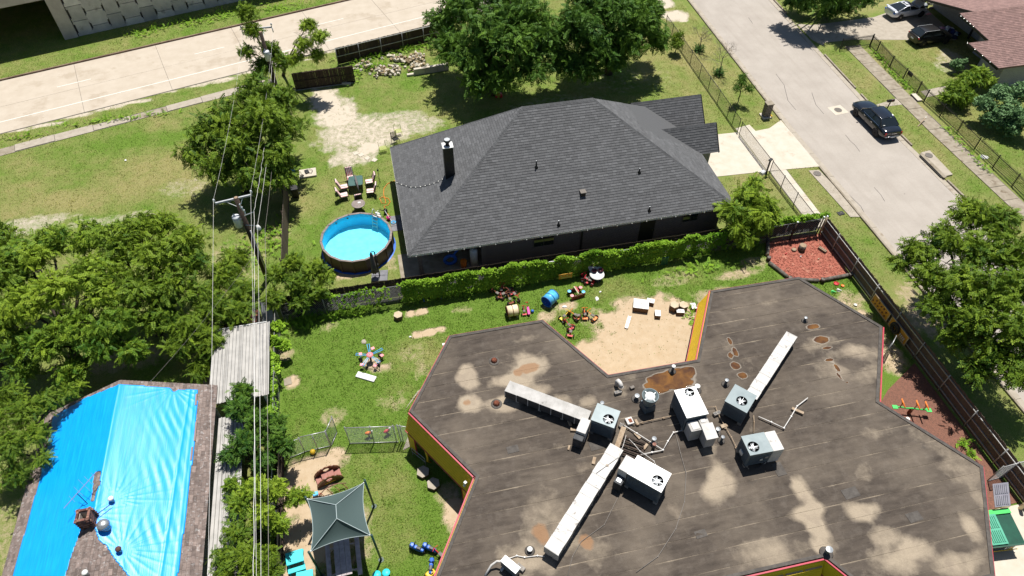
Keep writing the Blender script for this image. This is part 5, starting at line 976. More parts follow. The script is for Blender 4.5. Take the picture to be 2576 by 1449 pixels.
for y in (-.2, .2): MB().tube([(.45, y, .02), (.12, y, 1.5), (0, y, 1.62), (-.12, y, 1.5), (-.42, y, .1)], .022, 7).build('rail', 'white_paint', o, True)
for k in range(4):
    MB().box(-.2 - .07 * k, -.08 - .07 * k, -.2, .2, 1.12 - k * .27, 1.15 - k * .27).build('step', 'white_paint', o); MB().box(.14 + .08 * k, .26 + .08 * k, -.2, .2, 1.12 - k * .3, 1.15 - k * .3).build('step', 'white_paint', o)
for k, (px, py) in enumerate(((872, 545), (845, 562))): p = S(px, py, .85); d = (p - PC); d.z = 0; d.normalize(); o = thing('pool_inlet', ('dark pool inlet fitting on the far liner wall, right one', 'dark pool inlet fitting on the far liner wall, left one')[k], 'fitting', PC + d * (PR - .135) + Vector((0, 0, .88)), math.atan2(d.y, d.x)); MB().cyl((-.03, 0, 0), (.02, 0, 0), .06, n=12).build('flange', 'black_paint', o); MB().cyl((-.045, 0, 0), (-.03, 0, 0), .035, n=10).build('nozzle', 'galv', o)
# closed cantilever umbrella and its base of pavers
ub = t(1, 1, 935, 640); o = thing('closed_umbrella', 'closed grey cantilever umbrella on dark post beside the pool', 'umbrella', ub); mat('umbrella_cloth', (.13, .12, .115), (.09, .085, .08), 6, .9); hz = zat(ub.x, ub.y, 634)
MB().cyl((0, 0, 0), (-.02, 0, hz), .045, n=10).build('post', 'black_paint', o, True); MB().tube([(-.02, 0, hz), (-.12, -.02, hz + .12), (-.22, -.04, hz + .08)], .03, 6).build('arm', 'black_paint', o, True); MB().box(-.07, .07, -.06, .06, 1.0, 1.25).build('crank_box', 'black_paint', o, bevel=.01)
prof = [(.04, hz + .05), (.1, hz - .1), (.13, hz - .7), (.16, hz - 1.2), (.24, hz - 1.75), (.06, hz - 1.78)]; mb = MB().lathe(prof, (-.26, -.05, 0), 24); mb.v = [(x + .035 * math.cos(9 * math.atan2(y + .05, x + .26)) * (x + .26), y + .3 * (y + .05) * math.cos(9 * math.atan2(y + .05, x + .26)), z) for x, y, z in mb.v]; mb.build('folded_canopy', 'umbrella_cloth', o, True)
MB().torus((-.26, -.05, hz + .12), .06, .012, 12, 5, 'x').build('top_ring', 'galv', o)
o2 = thing('umbrella_base', 'grey square paver base weighing down the closed umbrella', 'umbrella base', ub + Vector((0, .05, 0)), R(-8)); mat('paver_grey', vis(160, 160, 166), vis(136, 136, 142), 4, .9, bump=.1)
for i in range(2):
    for j in range(2): MB().box(-.55 + i * .56, -.02 + i * .56, -.5 + j * .51, -.02 + j * .51, 0, .09 + .01 * (i ^ j)).build('paver', 'paver_grey', o2, bevel=.012)
# patio table and striped chairs
mat('table_glass', (.08, .14, .12), (.06, .11, .1), 2, .08, spec=.6); 
m, nt, b = newmat('stripe_cushion'); tc = nd(nt, 'ShaderNodeTexCoord').outputs['Object']; sx = nd(nt, 'ShaderNodeSeparateXYZ', {0: tc}).outputs[1]; f = mth(nt, 'GREATER_THAN', mth(nt, 'SINE', mth(nt, 'MULTIPLY', sx, 52.)), .35); nt.links.new(mixc(nt, f, (.82, .74, .68), (.5, .1, .11)), b.inputs['Base Color']); b.inputs['Roughness'].default_value = .9; MATS['stripe_cushion'] = m
tb = S(898, 472); o = thing('patio_table', 'green glass patio table with rounded corners', 'table', tb, R(-3)); prof = []
for cx, cy, g0 in ((.38, .42, 0), (-.38, .42, 90), (-.38, -.42, 180), (.38, -.42, 270)):
    for k in range(5): g_ = R(g0 + k * 22.5); prof.append((cx + .16 * math.cos(g_), cy + .16 * math.sin(g_)))
MB().prism(prof, .68, .7).build('tabletop', 'table_glass', o); mb = MB(); mb.tube([(x, y, .67) for x, y in prof + prof[:1]], .02, 5).build('frame', 'black_paint', o)
for x in (-.42, .42):
    for y in (-.44, .44): MB().tube([(x, y, .67), (x * 1.12, y * 1.1, 0)], .018, 6).build('leg', 'black_paint', o)
def pchair(label, px, py, rz, cush=True):
    p = S(px, py); o = thing('patio_chair', label, 'chair', p, rz, 'striped patio chairs around the glass table'); cm = 'stripe_cushion'
    MB().box(-.26, .26, -.25, .25, .36, .44).build('seat_cushion', cm, o, bevel=.03); MB().hexa([(-.33, -.25, .42), (-.25, -.25, .40), (-.25, .25, .40), (-.33, .25, .42), (-.56, -.25, 1.08), (-.48, -.25, 1.1), (-.48, .25, 1.1), (-.56, .25, 1.08)]).build('back_cushion', cm, o, bevel=.025)
    for y in (-.28, .28):
        MB().tube([(.28, y, 0), (.27, y, .6), (-.3, y, .62), (-.5, y, 1.05)], .018, 6).build('side_frame', 'black_paint', o, True); MB().tube([(-.36, y, .0), (-.3, y, .36), (-.3, y, .62)], .018, 6).build('leg', 'black_paint', o, True)
    MB().box(-.29, .27, -.27, .27, .32, .355).build('seat_sling', 'black_paint', o); MB().hexa([(-.37, -.26, .4), (-.34, -.26, .4), (-.34, .26, .4), (-.37, .26, .4), (-.6, -.26, 1.07), (-.57, -.26, 1.07), (-.57, .26, 1.07), (-.6, .26, 1.07)]).build('back_sling', 'black_paint', o)
    return o
pchair('striped patio chair with a dark folded umbrella resting on it, far side', 884, 458, R(-84)); pchair('striped patio chair left of the glass table, farther one', 868, 479, R(6)); pchair('striped patio chair left of the glass table, nearer one', 868, 500, R(8)); pchair('striped patio chair right of the glass table, farther one', 930, 466, R(184)); pchair('striped patio chair right of the glass table, nearer one', 933, 490, R(175)); pchair('patio chair facing away at the near end of the glass table', 903, 506, R(96))
a, c = S(893, 443, .95), S(902, 478, .72); o = thing('folded_parasol', 'dark folded parasol lying across far chair and glass table', 'umbrella', a); MB().tube([(0, 0, .1), (c - a) * .45, c - a + Vector((0, 0, .05))], [.05, .1, .02], 8).build('canopy', 'umbrella_cloth', o, True); MB().tube([(c - a) * .4, c - a + Vector((.05, -.25, .06))], .015, 5).build('pole', 'black_paint', o)
p = S(905, 530); o = thing('round_side_table', 'round dark mesh table behind the pool', 'table', p); MB().lathe([(0, .66), (.5, .66), (.5, .7), (.46, .71), (0, .71)], n=28).build('tabletop', 'pool_rim', o); 
for k in range(4): g_ = k * math.pi / 2 + .6; MB().tube([(.35 * math.cos(g_), .35 * math.sin(g_), .66), (.45 * math.cos(g_), .45 * math.sin(g_), 0)], .018, 5).build('leg', 'black_paint', o)
MB().box(-.02, .18, .0, .16, .712, .73).build('napkin', 'white_paint', o)
p = S(956, 460); o = thing('garden_torch', 'slim black garden torch standing on the lawn', 'torch', p); MB().cyl((0, 0, 0), (0, 0, 1.15), .02, n=8).build('pole', 'black_paint', o); MB().lathe([(.03, 1.12), (.07, 1.2), (.06, 1.3), (0, 1.32)], n=12).build('burner', 'black_paint', o, True)
P = [S(*q_) for q_ in ((994,455),(975,463),(966,475),(965,490),(969,502),(971,512),(961,512),(955,500),(961,496),(977,500),(982,508),(976,517),(966,520),(973,530),(978,545),(981,555))]; o = thing('garden_hose', 'orange garden hose looped on the lawn beside the pool', 'hose', P[0]); MB().tube([p - P[0] + Vector((0, 0, .03)) for p in P], .022, 6).build('hose', 'orange_plastic', o, True)
p = S(1000, 562); o = thing('paved_pad', 'pale grey paver pad between pool and house', 'pavers', p)
for i in range(3):
    for j in range(2): MB().box(-.5 + j * .56, .04 + j * .56, -.8 + i * .56, -.26 + i * .56, .0, .03 + .006 * ((i + j) % 2)).build('paver', 'paver_grey', o, bevel=.01)
mat('magenta', (.6, .03, .25), None, rough=.4)
p = S(978, 552, .03); o = thing('pink_bucket', 'bright pink bucket beside the pool', 'bucket', p); MB().lathe([(.11, 0), (.15, .24), (.165, .25), (.15, .22), (.1, .03), (0, .03)], n=18, close=False).build('pail', 'magenta', o, True); MB().torus((0, 0, .25), .15, .008, 16, 4, 'y').build('handle', 'white_paint', o)
p = S(990, 560, .03); o = thing('pool_net', 'blue pool skimmer net lying beside the pink bucket', 'net', p); MB().torus((0, 0, .05), .17, .02, 18, 5).build('hoop', 'sky_plastic', o, True); MB().lathe([(.16, .05), (.1, -.0), (0, -.0)], n=14, close=False).build('net', 'sky_plastic', o); MB().tube([(-.12, .12, .06), (-.5, .9, .5)], .014, 5).build('pole', 'galv', o)
p = S(962, 545); o = thing('pool_pump', 'black pool filter pump beside the far rim', 'pump', p + Vector((.3, .3, 0))); MB().lathe([(.13, 0), (.14, .35), (.1, .42), (0, .44)], n=16).build('body', 'black_paint', o, True); MB().tube([(0, 0, .4), (-.2, -.2, .5), (-.4, -.4, .8)], .03, 6).build('hose', 'black_paint', o, True)
# slab with junk, wheelie bins
p = S(775, 438); o = thing('concrete_slab', 'white square slab with a black tool lying on it', 'slab', p, R(2)); MB().box(-.65, .65, -.5, .5, 0, .16).build('slab', 'pale_concrete', o, bevel=.015)
o = thing('grill_part', 'black cable and grill part lying on the white slab', 'tool', p + Vector((0, 0, .16))); MB().obox((-.05, .05, 0), (.3, .4, .12), .3).build('body', 'black_paint', o, bevel=.02); MB().tube([(0, .1, .1), (.2, .3, .1), (.4, .1, .08), (.3, -.2, .05), (.1, -.1, .05)], .02, 5).build('cord', 'black_paint', o, True); MB().torus((-.45, -.3, .03), .1, .025, 12, 5).build('ring', 'rubber', o)
for k, (px, py, lb, mm) in enumerate(((740, 452, 'wheelie bin with bright blue lid by the pool yard fence', 'sky_plastic'), (741, 474, 'black wheelie bin behind the other black bin', 'black_paint'), (746, 495, 'black wheelie bin nearest the pool', 'black_paint'))):
    p = S(px, py); o = thing('wheelie_bin', lb, 'bin', p, R(4), 'bins by the pool yard fence'); MB().obox((0, 0, .06), (.42, .44, .8), 0, (1.2, 1.2)).build('body', 'black_paint', o, bevel=.02); MB().hexa([(-.28, -.3, .86), (.28, -.3, .86), (.28, .3, .86), (-.28, .3, .86), (-.26, -.27, .93), (.26, -.27, .93), (.26, .25, .97), (-.26, .25, .97)]).build('lid', mm, o, bevel=.02)
    for x in (-.24, .24): MB().cyl((x - .03, .25, .1), (x + .03, .25, .1), .1, n=12).build('wheel', 'rubber', o)
    MB().cyl((-.22, .32, .9), (.22, .32, .9), .015, n=6).build('handle', 'black_paint', o)
for k, (px, py) in enumerate(((895, 386), (908, 390), (924, 398), (942, 403))): p = S(px, py); o = thing('stepping_stone', 'pale square stepping stone in the bare dirt, %s from the left' % ('first', 'second', 'third', 'fourth')[k], 'stepping stone', p, R(20 + 9 * k), 'stepping stones in the dirt'); MB().box(-.2, .2, -.2, .2, 0, .035).build('stone', 'pale_concrete', o, bevel=.01)
p = S(996, 360); o = thing('wire_chair', 'black metal garden chair at the back corner of the house', 'chair', p, .4)
for x in (-.25, .25):
    for y in (-.25, .25): MB().tube([(x, y, 0), (x, y, .45 if y < 0 else 1.0)], .02, 5).build('leg', 'black_paint', o)
for k in range(5): MB().box(-.25, .25, -.24 + k * .11, -.17 + k * .11, .43, .46).build('seat_slat', 'black_paint', o)
for k in range(5): MB().box(-.23 + k * .11, -.18 + k * .11, .23, .27, .5, 1.0).build('back_slat', 'black_paint', o)
mat('lime', (.45, .5, .15), None, rough=.6)
for px, py, lb, mm in ((1003, 340, 'pale green folding chair behind the black garden chair', 'lime'), (965, 383, 'pale green metal bench frame on the lawn', 'lime')):
    p = S(px, py); o = thing('garden_chair', lb, 'chair', p, .2)
    for x in (-.28, .28): MB().tube([(x, -.2, 0), (x, .2, .5), (x, .3, .9)], .02, 5).build('frame', mm, o)
    for k in range(5): MB().box(-.28, .28, -.15 + k * .08, -.1 + k * .08, .36 + .02 * k, .38 + .02 * k).build('slat', mm, o)
# ---- rubble pile: each stone a part
mat('stone_pale', (.5, .46, .38), (.38, .34, .26), 5, .95, bump=.3); mat('stone_tan', vis(210, 190, 150), vis(170, 148, 112), 5, .95, bump=.3)
p0 = S(985, 165); rb_ = thing('rubble_pile', 'pile of broken pale stone blocks behind the roadside fence', 'rubble', (p0.x, p0.y, 0)); shp = []
for k in range(10):
    M_ = MB().obox((0, 0, 0), (random.uniform(.22, .46), random.uniform(.16, .3), random.uniform(.12, .24)), 0, (random.uniform(.7, 1), random.uniform(.7, 1))); M_.v = [(x + random.uniform(-.04, .04), y + random.uniform(-.04, .04), z + random.uniform(-.03, .03)) for x, y, z in M_.v]; shp.append(M_.mesh('stone', 'stone_pale' if k % 3 else 'stone_tan'))
for k in range(240):
    q_ = random.choice(((915,170,42,14),(985,178,52,14),(1010,155,52,12),(1045,150,22,9),(960,185,36,10),(1050,170,18,8)))
    px, py = random.gauss(q_[0], q_[2] * .45), random.gauss(q_[1], q_[3] * .5); p = S(px, py); hgt = max(0, .55 - .01 * abs(px - q_[0])) * random.random()
    st_ = bpy.data.objects.new('stone', random.choice(shp)); C.objects.link(st_); st_.parent = rb_; st_.location = (p.x - p0.x, p.y - p0.y, hgt * .7 - .02); st_.rotation_euler = (random.uniform(-.5, .5), random.uniform(-.5, .5), random.uniform(0, 6.3))
for px, py, lb in ((984, 143, 'pale broken slab on top of the rubble pile'), (1050, 148, 'long pale slab end at the right of the rubble'), (872, 213, 'pale stone lump below the wooden gate'), (1035, 190, 'small white block left of the low white wall')):
    p = S(px, py); o = thing('loose_block', lb, 'stone', p, random.uniform(-.6, .1)); MB().box(-.4, .4, -.15, .15, .0, .2).build('block', 'stone_pale', o, bevel=.03)
# ================================================================ PLAYGROUND
def G0(px, py, z=0.): p = S(px, py, z); return Vector((p.x, p.y, 0))
mulch_m, nt, b = newmat('red_mulch'); n1, n2 = noise(nt, 28, 4, .7), noise(nt, 2.5, 5, .6)
v_ = nd(nt, 'ShaderNodeTexVoronoi', {'Vector': pos(nt), 'Scale': 26.}); col = mixc(nt, ramp(nt, n1, .3, .7), (.42, .135, .09), (.26, .078, .052)); col = mixc(nt, ramp(nt, n2, .55, .75), col, (.46, .22, .15)); nt.links.new(col, b.inputs['Base Color']); b.inputs['Roughness'].default_value = .95
nt.links.new(nd(nt, 'ShaderNodeBump', {'Height': v_.outputs[0], 'Strength': .8, 'Distance': .05}).outputs[0], b.inputs['Normal']); MATS['red_mulch'] = mulch_m
struct(MB().prism([P2(*q_) for q_ in ((1932,612),(1936,662),(1985,697),(2060,706),(2137,690),(2070,588),(1960,596))], .001, .05).build('mulch_bed', 'red_mulch', bevel=.01))
mat('shaded_mulch', (.2, .09, .06), (.12, .06, .042), 12, .95, bump=.6, bscale=40)  # mulch for the side strip, the street tree's shade mixed into its colour
struct(MB().prism([(26.5, 17.2), (29.2, 18.6), (29.2, 9.5), (26.3, 9.4), (24.4, 13), (23.6, 15)], .001, .03).build('side_mulch', 'shaded_mulch'))
chips = MB()
for k in range(1700):
    if 1:
        px, py = random.uniform(1934, 2130), random.uniform(598, 702)
        if not inpoly(px, py, [(1932,612),(1936,662),(1985,697),(2060,706),(2137,690),(2070,588),(1960,596)]): continue
        p = S(px, py, .05)
    chips.obox((p.x, p.y, p.z), (random.uniform(.06, .14), random.uniform(.02, .04), .025), random.uniform(0, 3.1))
stuff(tag(chips.build('mulch_chips', 'red_mulch'), 'scattered red wood chips covering the mulch beds', 'mulch'))
mat('log_grey', vis(150, 142, 132), vis(96, 88, 80), 5, .95, bump=.4); mat('log_end', vis(205, 180, 150), vis(170, 142, 114), 14, .9)
lg = [(1931,605,1929,645),(1934,664,1980,700),(1990,706,2058,709),(2068,708,2132,695)]
for k, (x0, y0, x1, y1) in enumerate(lg):
    a, c = G0(x0, y0), G0(x1, y1); o = thing('border_log', 'grey round border log of the mulch bed, ' + ('leftmost beside the vines', 'angled at lower left', 'at the middle front', 'nearest the street fence')[k], 'log', a, 0, 'logs round the mulch bed'); MB().tube([(0, 0, .13), (c - a) * .33 + Vector((0, 0, .14)), (c - a) * .66 + Vector((.02, 0, .12)), (c - a) + Vector((0, 0, .13))], [.14, .135, .14, .13], 10).build('trunk', 'log_grey', o, True)
    for q_, s_ in ((Vector((0, 0, .13)), -1), (c - a + Vector((0, 0, .13)), 1)): d = (c - a).normalized() * s_; MB().cyl(q_, q_ + d * .008, .12, n=10).build('cut_end', 'log_end', o)
for k, (px, py) in enumerate(((1932, 655), (1985, 706), (2067, 710), (2137, 697))): p = G0(px, py); o = thing('border_post', 'dark round stub post holding the border logs, %s from the left' % ('first', 'second', 'third', 'fourth')[k], 'post', p, 0, 'stub posts round the mulch bed'); MB().cyl((0, 0, 0), (0, 0, .34), .16, .15, 12).build('stub', 'wood_pole', o, True); MB().cyl((0, 0, .34), (0, 0, .345), .13, n=12).build('cut_top', 'log_grey', o)
p = G0(2015, 630); o = thing('tree_stump', 'large upright log stump on the red mulch', 'stump', p); MB().cyl((0, 0, .04), (0, 0, .52), .26, .24, 14).build('trunk', 'log_grey', o, True); MB().cyl((0, 0, .52), (0, 0, .525), .22, n=14).build('cut_top', 'log_end', o)
p = G0(1996, 631); o = thing('log_slice', 'low round log slice beside the stump', 'stump', p); MB().cyl((0, 0, .04), (0, 0, .16), .17, n=14).build('trunk', 'log_grey', o, True); MB().cyl((0, 0, .16), (0, 0, .165), .15, n=14).build('cut_top', 'log_end', o)
a, c = G0(2058, 626), G0(2076, 638); o = thing('half_log', 'split half log bench lying on the red mulch', 'log', a); d = c - a; MB().tube([(0, 0, .12), d + Vector((0, 0, .12))], .12, 10).build('trunk', 'log_grey', o, True); MB().beam((0, 0, .2), d + Vector((0, 0, .2)), .2, .06).build('flat_face', 'log_end', o)
for px, py, lb, mm in ((1976, 641, 'tiny red toy scrap on the red mulch', 'red_plastic'), (2013, 648, 'tiny white block on the red mulch', 'white_paint'), (2058, 654, 'tiny tan wood block on the red mulch', 'pale_ply')): p = G0(px, py); o = thing('toy_block', lb, 'toy', p + Vector((0, 0, .05))); MB().obox((0, 0, 0), (.14, .1, .1), .5, (.8, .7)).build('body', mm, o, bevel=.012); MB().cyl((0, 0, .1), (0, 0, .12), .025, n=8).build('stud', mm, o)
def cone(px, py, mm, lb): p = G0(px, py); o = thing('toy_cone', lb, 'toy', p, .8); MB().obox((0, 0, 0), (.22, .22, .02), .3).build('base', mm, o); M_ = MB().lathe([(.09, .02), (.02, .3), (0, .3)], n=12); M_.xf(M=Matrix.Rotation(R(80), 4, 'X') @ Matrix.Translation((0, .08, -.1))).build('cone', mm, o)
cone(2095, 735, 'green_plastic', 'small green play cone lying on the worn grass'); cone(2109, 731, 'white_paint', 'small white play cone beside the green one')
p = G0(2103, 714); o = thing('toy_tray', 'bright red plastic toy tray on the worn grass', 'toy', p); MB().lathe([(.12, 0), (.18, .06), (.17, .07), (.11, .02), (0, .02)], n=12).build('dish', 'red_plastic', o); MB().obox((.2, 0, 0), (.14, .06, .02), 0).build('handle', 'red_plastic', o)
for px, py, mm, lb in ((2119, 720, 'orange_plastic', 'orange toy ball by the street fence'), (2151, 768, 'white_paint', 'white toy bowl by the street fence')): p = G0(px, py); o = thing('toy_bowl', lb, 'toy', p); MB().lathe([(.05, 0), (.11, .07), (.1, .08), (.04, .02), (0, .02)], n=12).build('bowl', mm, o, True); MB().torus((0, 0, .08), .105, .01, 12, 4).build('rim', mm, o)
# ---- activity panels on the street fence
mat('panel_yellow', (.55, .28, .03), (.45, .22, .03), 3, .7)
def fpanel(v0, v1, z0, z1, lb):
    o = thing('activity_panel', lb, 'play panel', (29.2, (v0 + v1) / 2, z0)); h_ = z1 - z0; L_ = v1 - v0; MB().box(-.02, .01, -L_ / 2, L_ / 2, 0, h_).build('board', 'panel_yellow', o)
    for y in (-L_ / 2, L_ / 2): MB().box(-.04, -.02, y - .03, y + .03, 0, h_).build('frame', 'pale_ply', o)
    for z in (0, h_): MB().box(-.04, -.02, -L_ / 2, L_ / 2, z - .03, z + .03).build('frame', 'pale_ply', o)
    return o, L_, h_
va, vb = t(3, 1, 905, 1000).y, t(3, 1, 790, 860).y
o, L_, h_ = fpanel(va + .1, vb + .2, .25, 1.0, 'yellow panel with dark knobs hung on the street fence')
for k in range(11): MB().cyl((-.03, -L_ / 2 + .3 + (k % 6) * .26, .2 + (k // 6) * .3 + .05 * (k % 2)), (-.07, -L_ / 2 + .3 + (k % 6) * .26, .2 + (k // 6) * .3 + .05 * (k % 2)), .06, n=8).build('knob', 'brown_plastic', o)
vc_ = t(3, 1, 1040, 1170).y; o, L_, h_ = fpanel(vc_, va - .15, .25, 1.0, 'yellow panel with black tyre and white pipes on the street fence')
MB().torus((-.1, .25, .38), .3, .1, 24, 8, 'x').build('tyre', 'rubber', o, True); MB().torus((-.14, .25, .38), .15, .05, 18, 6, 'x').build('inner_ring', 'rubber', o, True)
for k in range(4): MB().tube([(-.05, -.28 - k * .13, .1), (-.12, -.26 - k * .13, .3), (-.12, -.3 - k * .13, .5)], .035, 7).build('pipe', 'pvc', o, True)
# ---- spring riders in the side mulch
o = thing('spring_rider', 'green and orange see saw rider on the side mulch', 'spring rider', G0(2285, 1040)); MB().tube([(-1.0, .35, .45), (-.6, .22, .55), (-.3, .1, .5), (0, 0, .55), (.3, -.1, .5), (.6, -.22, .55), (1.0, -.35, .45)], .045, 8).build('beam', 'green_plastic', o, True); MB().cyl((0, 0, 0), (0, 0, .5), .1, n=12).build('spring', 'rust', o)
for x, y in ((-.65, .24), (.1, -.02), (.55, -.2)): MB().tube([(x, y, .5), (x + .03, y, .85), (x + .12, y + .25, .95), (x - .05, y - .3, .95)], .04, 6).build('handle', 'orange_plastic', o, True)
for x, y in ((-.9, .3), (.85, -.3)): MB().obox((x, y, .5), (.3, .26, .05), -.3).build('seat', 'green_plastic', o, bevel=.015)
for x, y in ((-.8, -.1), (-.3, -.35)): MB().lathe([(.1, 0), (.12, .1), (0, .12)], (x, y, 0), 10).build('foot_pad', 'white_paint', o)
# ---- hexagon and block furniture
def hexprism(label, px, py, r, h, rz, m='pale_ply', name='hex_table'):
    p = G0(px, py, h); o = thing(name, label, 'table', p, rz); pr = [(r * math.cos(k * math.pi / 3), r * math.sin(k * math.pi / 3)) for k in range(6)]
    for k in range(6):
        a, c = pr[k], pr[(k + 1) % 6]; MB().beam((a[0] * .95, a[1] * .95, h / 2), (c[0] * .95, c[1] * .95, h / 2), .025, h - .03).build('side_panel', 'ply_side', o)
    MB().prism(pr, h - .03, h).build('tabletop', m, o, bevel=.006)
hexprism('lone pale hexagon table on the lawn below the vines', 1001, 791, .3, .36, .25); hexprism('pale hexagon table in the sand, left of a pair', 1697, 766, .31, .5, .15); hexprism('pale hexagon table in the sand, right of a pair', 1720, 766, .31, .4, .25); hexprism('grey hexagon table in the building shadow, upper one', 1064, 1186, .36, .25, .3, 'concrete'); hexprism('grey hexagon table in the building shadow, lower one', 1090, 1216, .36, .25, .5, 'concrete')
def crate(label, px, py, a, b, h, rz):
    p = G0(px, py, h); o = thing('white_stool', label, 'stool', p, rz)
    for x, y, w, d in ((-a / 2 + .015, 0, .025, b - .02), (a / 2 - .015, 0, .025, b - .02)): MB().box(x - w / 2, x + w / 2, y - d / 2, y + d / 2, 0, h - .025).build('end_panel', 'ply_side', o)
    for y in (-b / 2 + .015, b / 2 - .015): MB().box(-a / 2 + .03, a / 2 - .03, y - .012, y + .012, .0, h - .025).build('side_panel', 'ply_side', o)
    MB().box(-a / 2, a / 2, -b / 2, b / 2, h - .025, h).build('seat', 'white_paint', o, bevel=.006); MB().box(-.02, .02, -.07, .07, h, h + .003).build('grip_slot', 'black_paint', o); return o
o = crate('large white play table in the sand', 1613, 764, .98, .8, .42, R(-22)); o['category'] = 'table'; o.name = 'play_table'
crate('small white stool tucked behind the large play table', 1637, 756, .5, .36, .3, R(-30)); crate('small white stool in front of the large play table', 1655, 787, .36, .5, .3, R(-18)); crate('small white stool in front of the hexagon pair', 1712, 782, .5, .3, .3, R(-15)); crate('small white stool right of the hexagon pair', 1745, 769, .34, .48, .3, R(-4))
a, c = G0(1584, 797), G0(1575, 827); o = thing('white_trough', 'long white trough lying on the sand', 'trough', a); d = c - a
MB().beam((0, 0, .06), d + Vector((0, 0, .06)), .2, .02).build('floor', 'white_paint', o); sd_ = d.cross(Vector((0, 0, 1))).normalized() * .1
for s_ in (-1, 1): MB().beam(sd_ * s_ + Vector((0, 0, .1)), d + sd_ * s_ + Vector((0, 0, .1)), .02, .1).build('side', 'white_paint', o)
for q_ in (Vector((0, 0, 0)), d): MB().beam(q_ - sd_ * 1.1 + Vector((0, 0, .03)), q_ + sd_ * 1.1 + Vector((0, 0, .03)), .05, .06).build('foot', 'ply_side', o)
# ---- barrels
def barrel(label, px, py, rz, L_, r, m, mi):
    p = G0(px, py, r); o = thing('play_barrel', label, 'play tunnel', (p.x, p.y, 0), rz); n_ = 28; vs_ = []; fs = []
    for x in (-L_ / 2, L_ / 2):
        for rr in (r, r - .03):
            for k in range(n_): g_ = 2 * math.pi * k / n_; vs_.append((x, rr * math.cos(g_), r + .06 + rr * math.sin(g_)))
    sh_ = lambda a, b_: [(a * n_ + k, a * n_ + (k + 1) % n_, b_ * n_ + (k + 1) % n_, b_ * n_ + k) for k in range(n_)]
    MB().add(vs_, sh_(0, 2) + sh_(1, 0) + sh_(2, 3)).build('shell', m, o, True); MB().add(vs_, sh_(3, 1)).build('lining', mi, o, True)
    for x in (-L_ / 2, 0, L_ / 2): MB().torus((x, 0, r + .06), r + .01, .022, 28, 5, 'x').build('hoop', mi, o, True)
    for x in (-L_ / 3, L_ / 3):
        for y in (-.25, .25): MB().box(x - .05, x + .05, y - .1, y + .1, 0, .14).build('foot', 'galv', o)
    return o
mat('cream_plastic', (.72, .62, .42), (.66, .55, .35), 3, .5, rustc=(.42, .24, .06), rusts=1.2, rustlo=.62)
barrel('blue play tunnel barrel on the lawn', 1384, 752, R(38), .85, .4, 'sky_plastic', 'blue_plastic'); barrel('cream play tunnel barrel on the lawn', 1289, 783, R(2), .74, .36, 'cream_plastic', 'brown_plastic')
# ---- tricycles
def trike(label, px, py, rz, fm, wm='rubber', group='tricycles parked on the lawn', s_=1.0):
    p = G0(px, py); o = thing('tricycle', label, 'tricycle', p, rz, group); o.scale = (s_,) * 3
    MB().tube([(.36, 0, .17), (.3, 0, .42), (.18, 0, .4), (-.1, 0, .27), (-.3, 0, .22)], .026, 7).build('frame', fm, o, True); MB().tube([(.31, 0, .38), (.26, 0, .56), (.2, .2, .58)], .018, 6).build('handlebar', fm, o, True); MB().tube([(.26, 0, .56), (.2, -.2, .58)], .018, 6).build('handlebar', fm, o, True)
    MB().obox((-.12, 0, .31), (.26, .2, .06), 0, (.9, .9)).build('seat', 'iron_cover', o, bevel=.02); MB().tube([(-.3, -.24, .13), (-.3, .24, .13)], .018, 6).build('axle', fm, o); MB().box(-.42, -.26, -.16, .16, .16, .19).build('step_plate', fm, o)
    for x, y, r_ in ((.38, 0, .17), (-.3, .24, .13), (-.3, -.24, .13)): w = MB().torus((x, y, r_), r_ - .03, .035, 18, 6, 'y').build('wheel', wm, o, True); MB().cyl((x, y - .02, r_), (x, y + .02, r_), r_ - .05, n=14).build('rim', fm, w)
    for y in (-.09, .09): MB().box(.33, .43, y - .03, y + .03, .15, .18).build('pedal', 'black_paint', o)
    return o
tk = [('red tricycle at the left of the cluster below the vines', 1248, 743, 2.2, 'rust'), ('red tricycle at the back of the cluster below the vines', 1262, 733, 1.2, 'red_plastic'), ('red tricycle in the middle of the cluster below the vines', 1270, 745, .4, 'rust'), ('red tricycle at the right of the cluster below the vines', 1297, 750, -1.2, 'red_plastic'), ('red tricycle at the near end of the cluster below the vines', 1281, 757, 1.8, 'rust'), ('red tricycle behind the others in the cluster below the vines', 1276, 735, 2.9, 'rust'),
      ('yellow tricycle at the left end of the sandy row', 1422, 800, .6, 'yellow_plastic'), ('orange tricycle second in the sandy row', 1443, 798, 2.4, 'orange_plastic'), ('red tricycle third in the sandy row', 1458, 800, .2, 'rust'), ('orange tricycle fourth in the sandy row', 1470, 795, 1.4, 'orange_plastic'), ('orange tricycle at the right end of the sandy row', 1486, 799, 2.2, 'orange_plastic'), ('red tricycle nearest the flat roof edge', 1436, 838, 1.1, 'red_plastic'), ('red tricycle between the sandy row and the roof edge', 1428, 822, 2.0, 'red_plastic'),
      ('red tricycle left of the round white table', 1472, 706, 1.9, 'red_plastic'), ('brown tricycle under the edge of the round white table', 1486, 703, .7, 'rust'), ('red tricycle nearest the lawn beside the round white table', 1479, 712, 2.6, 'red_plastic')]
for lb, px, py, rz, fm in tk: trike(lb, px, py, rz, fm)
trike('red tricycle by the building edge below the yellow wall', 1105, 1397, 2.3, 'red_plastic')
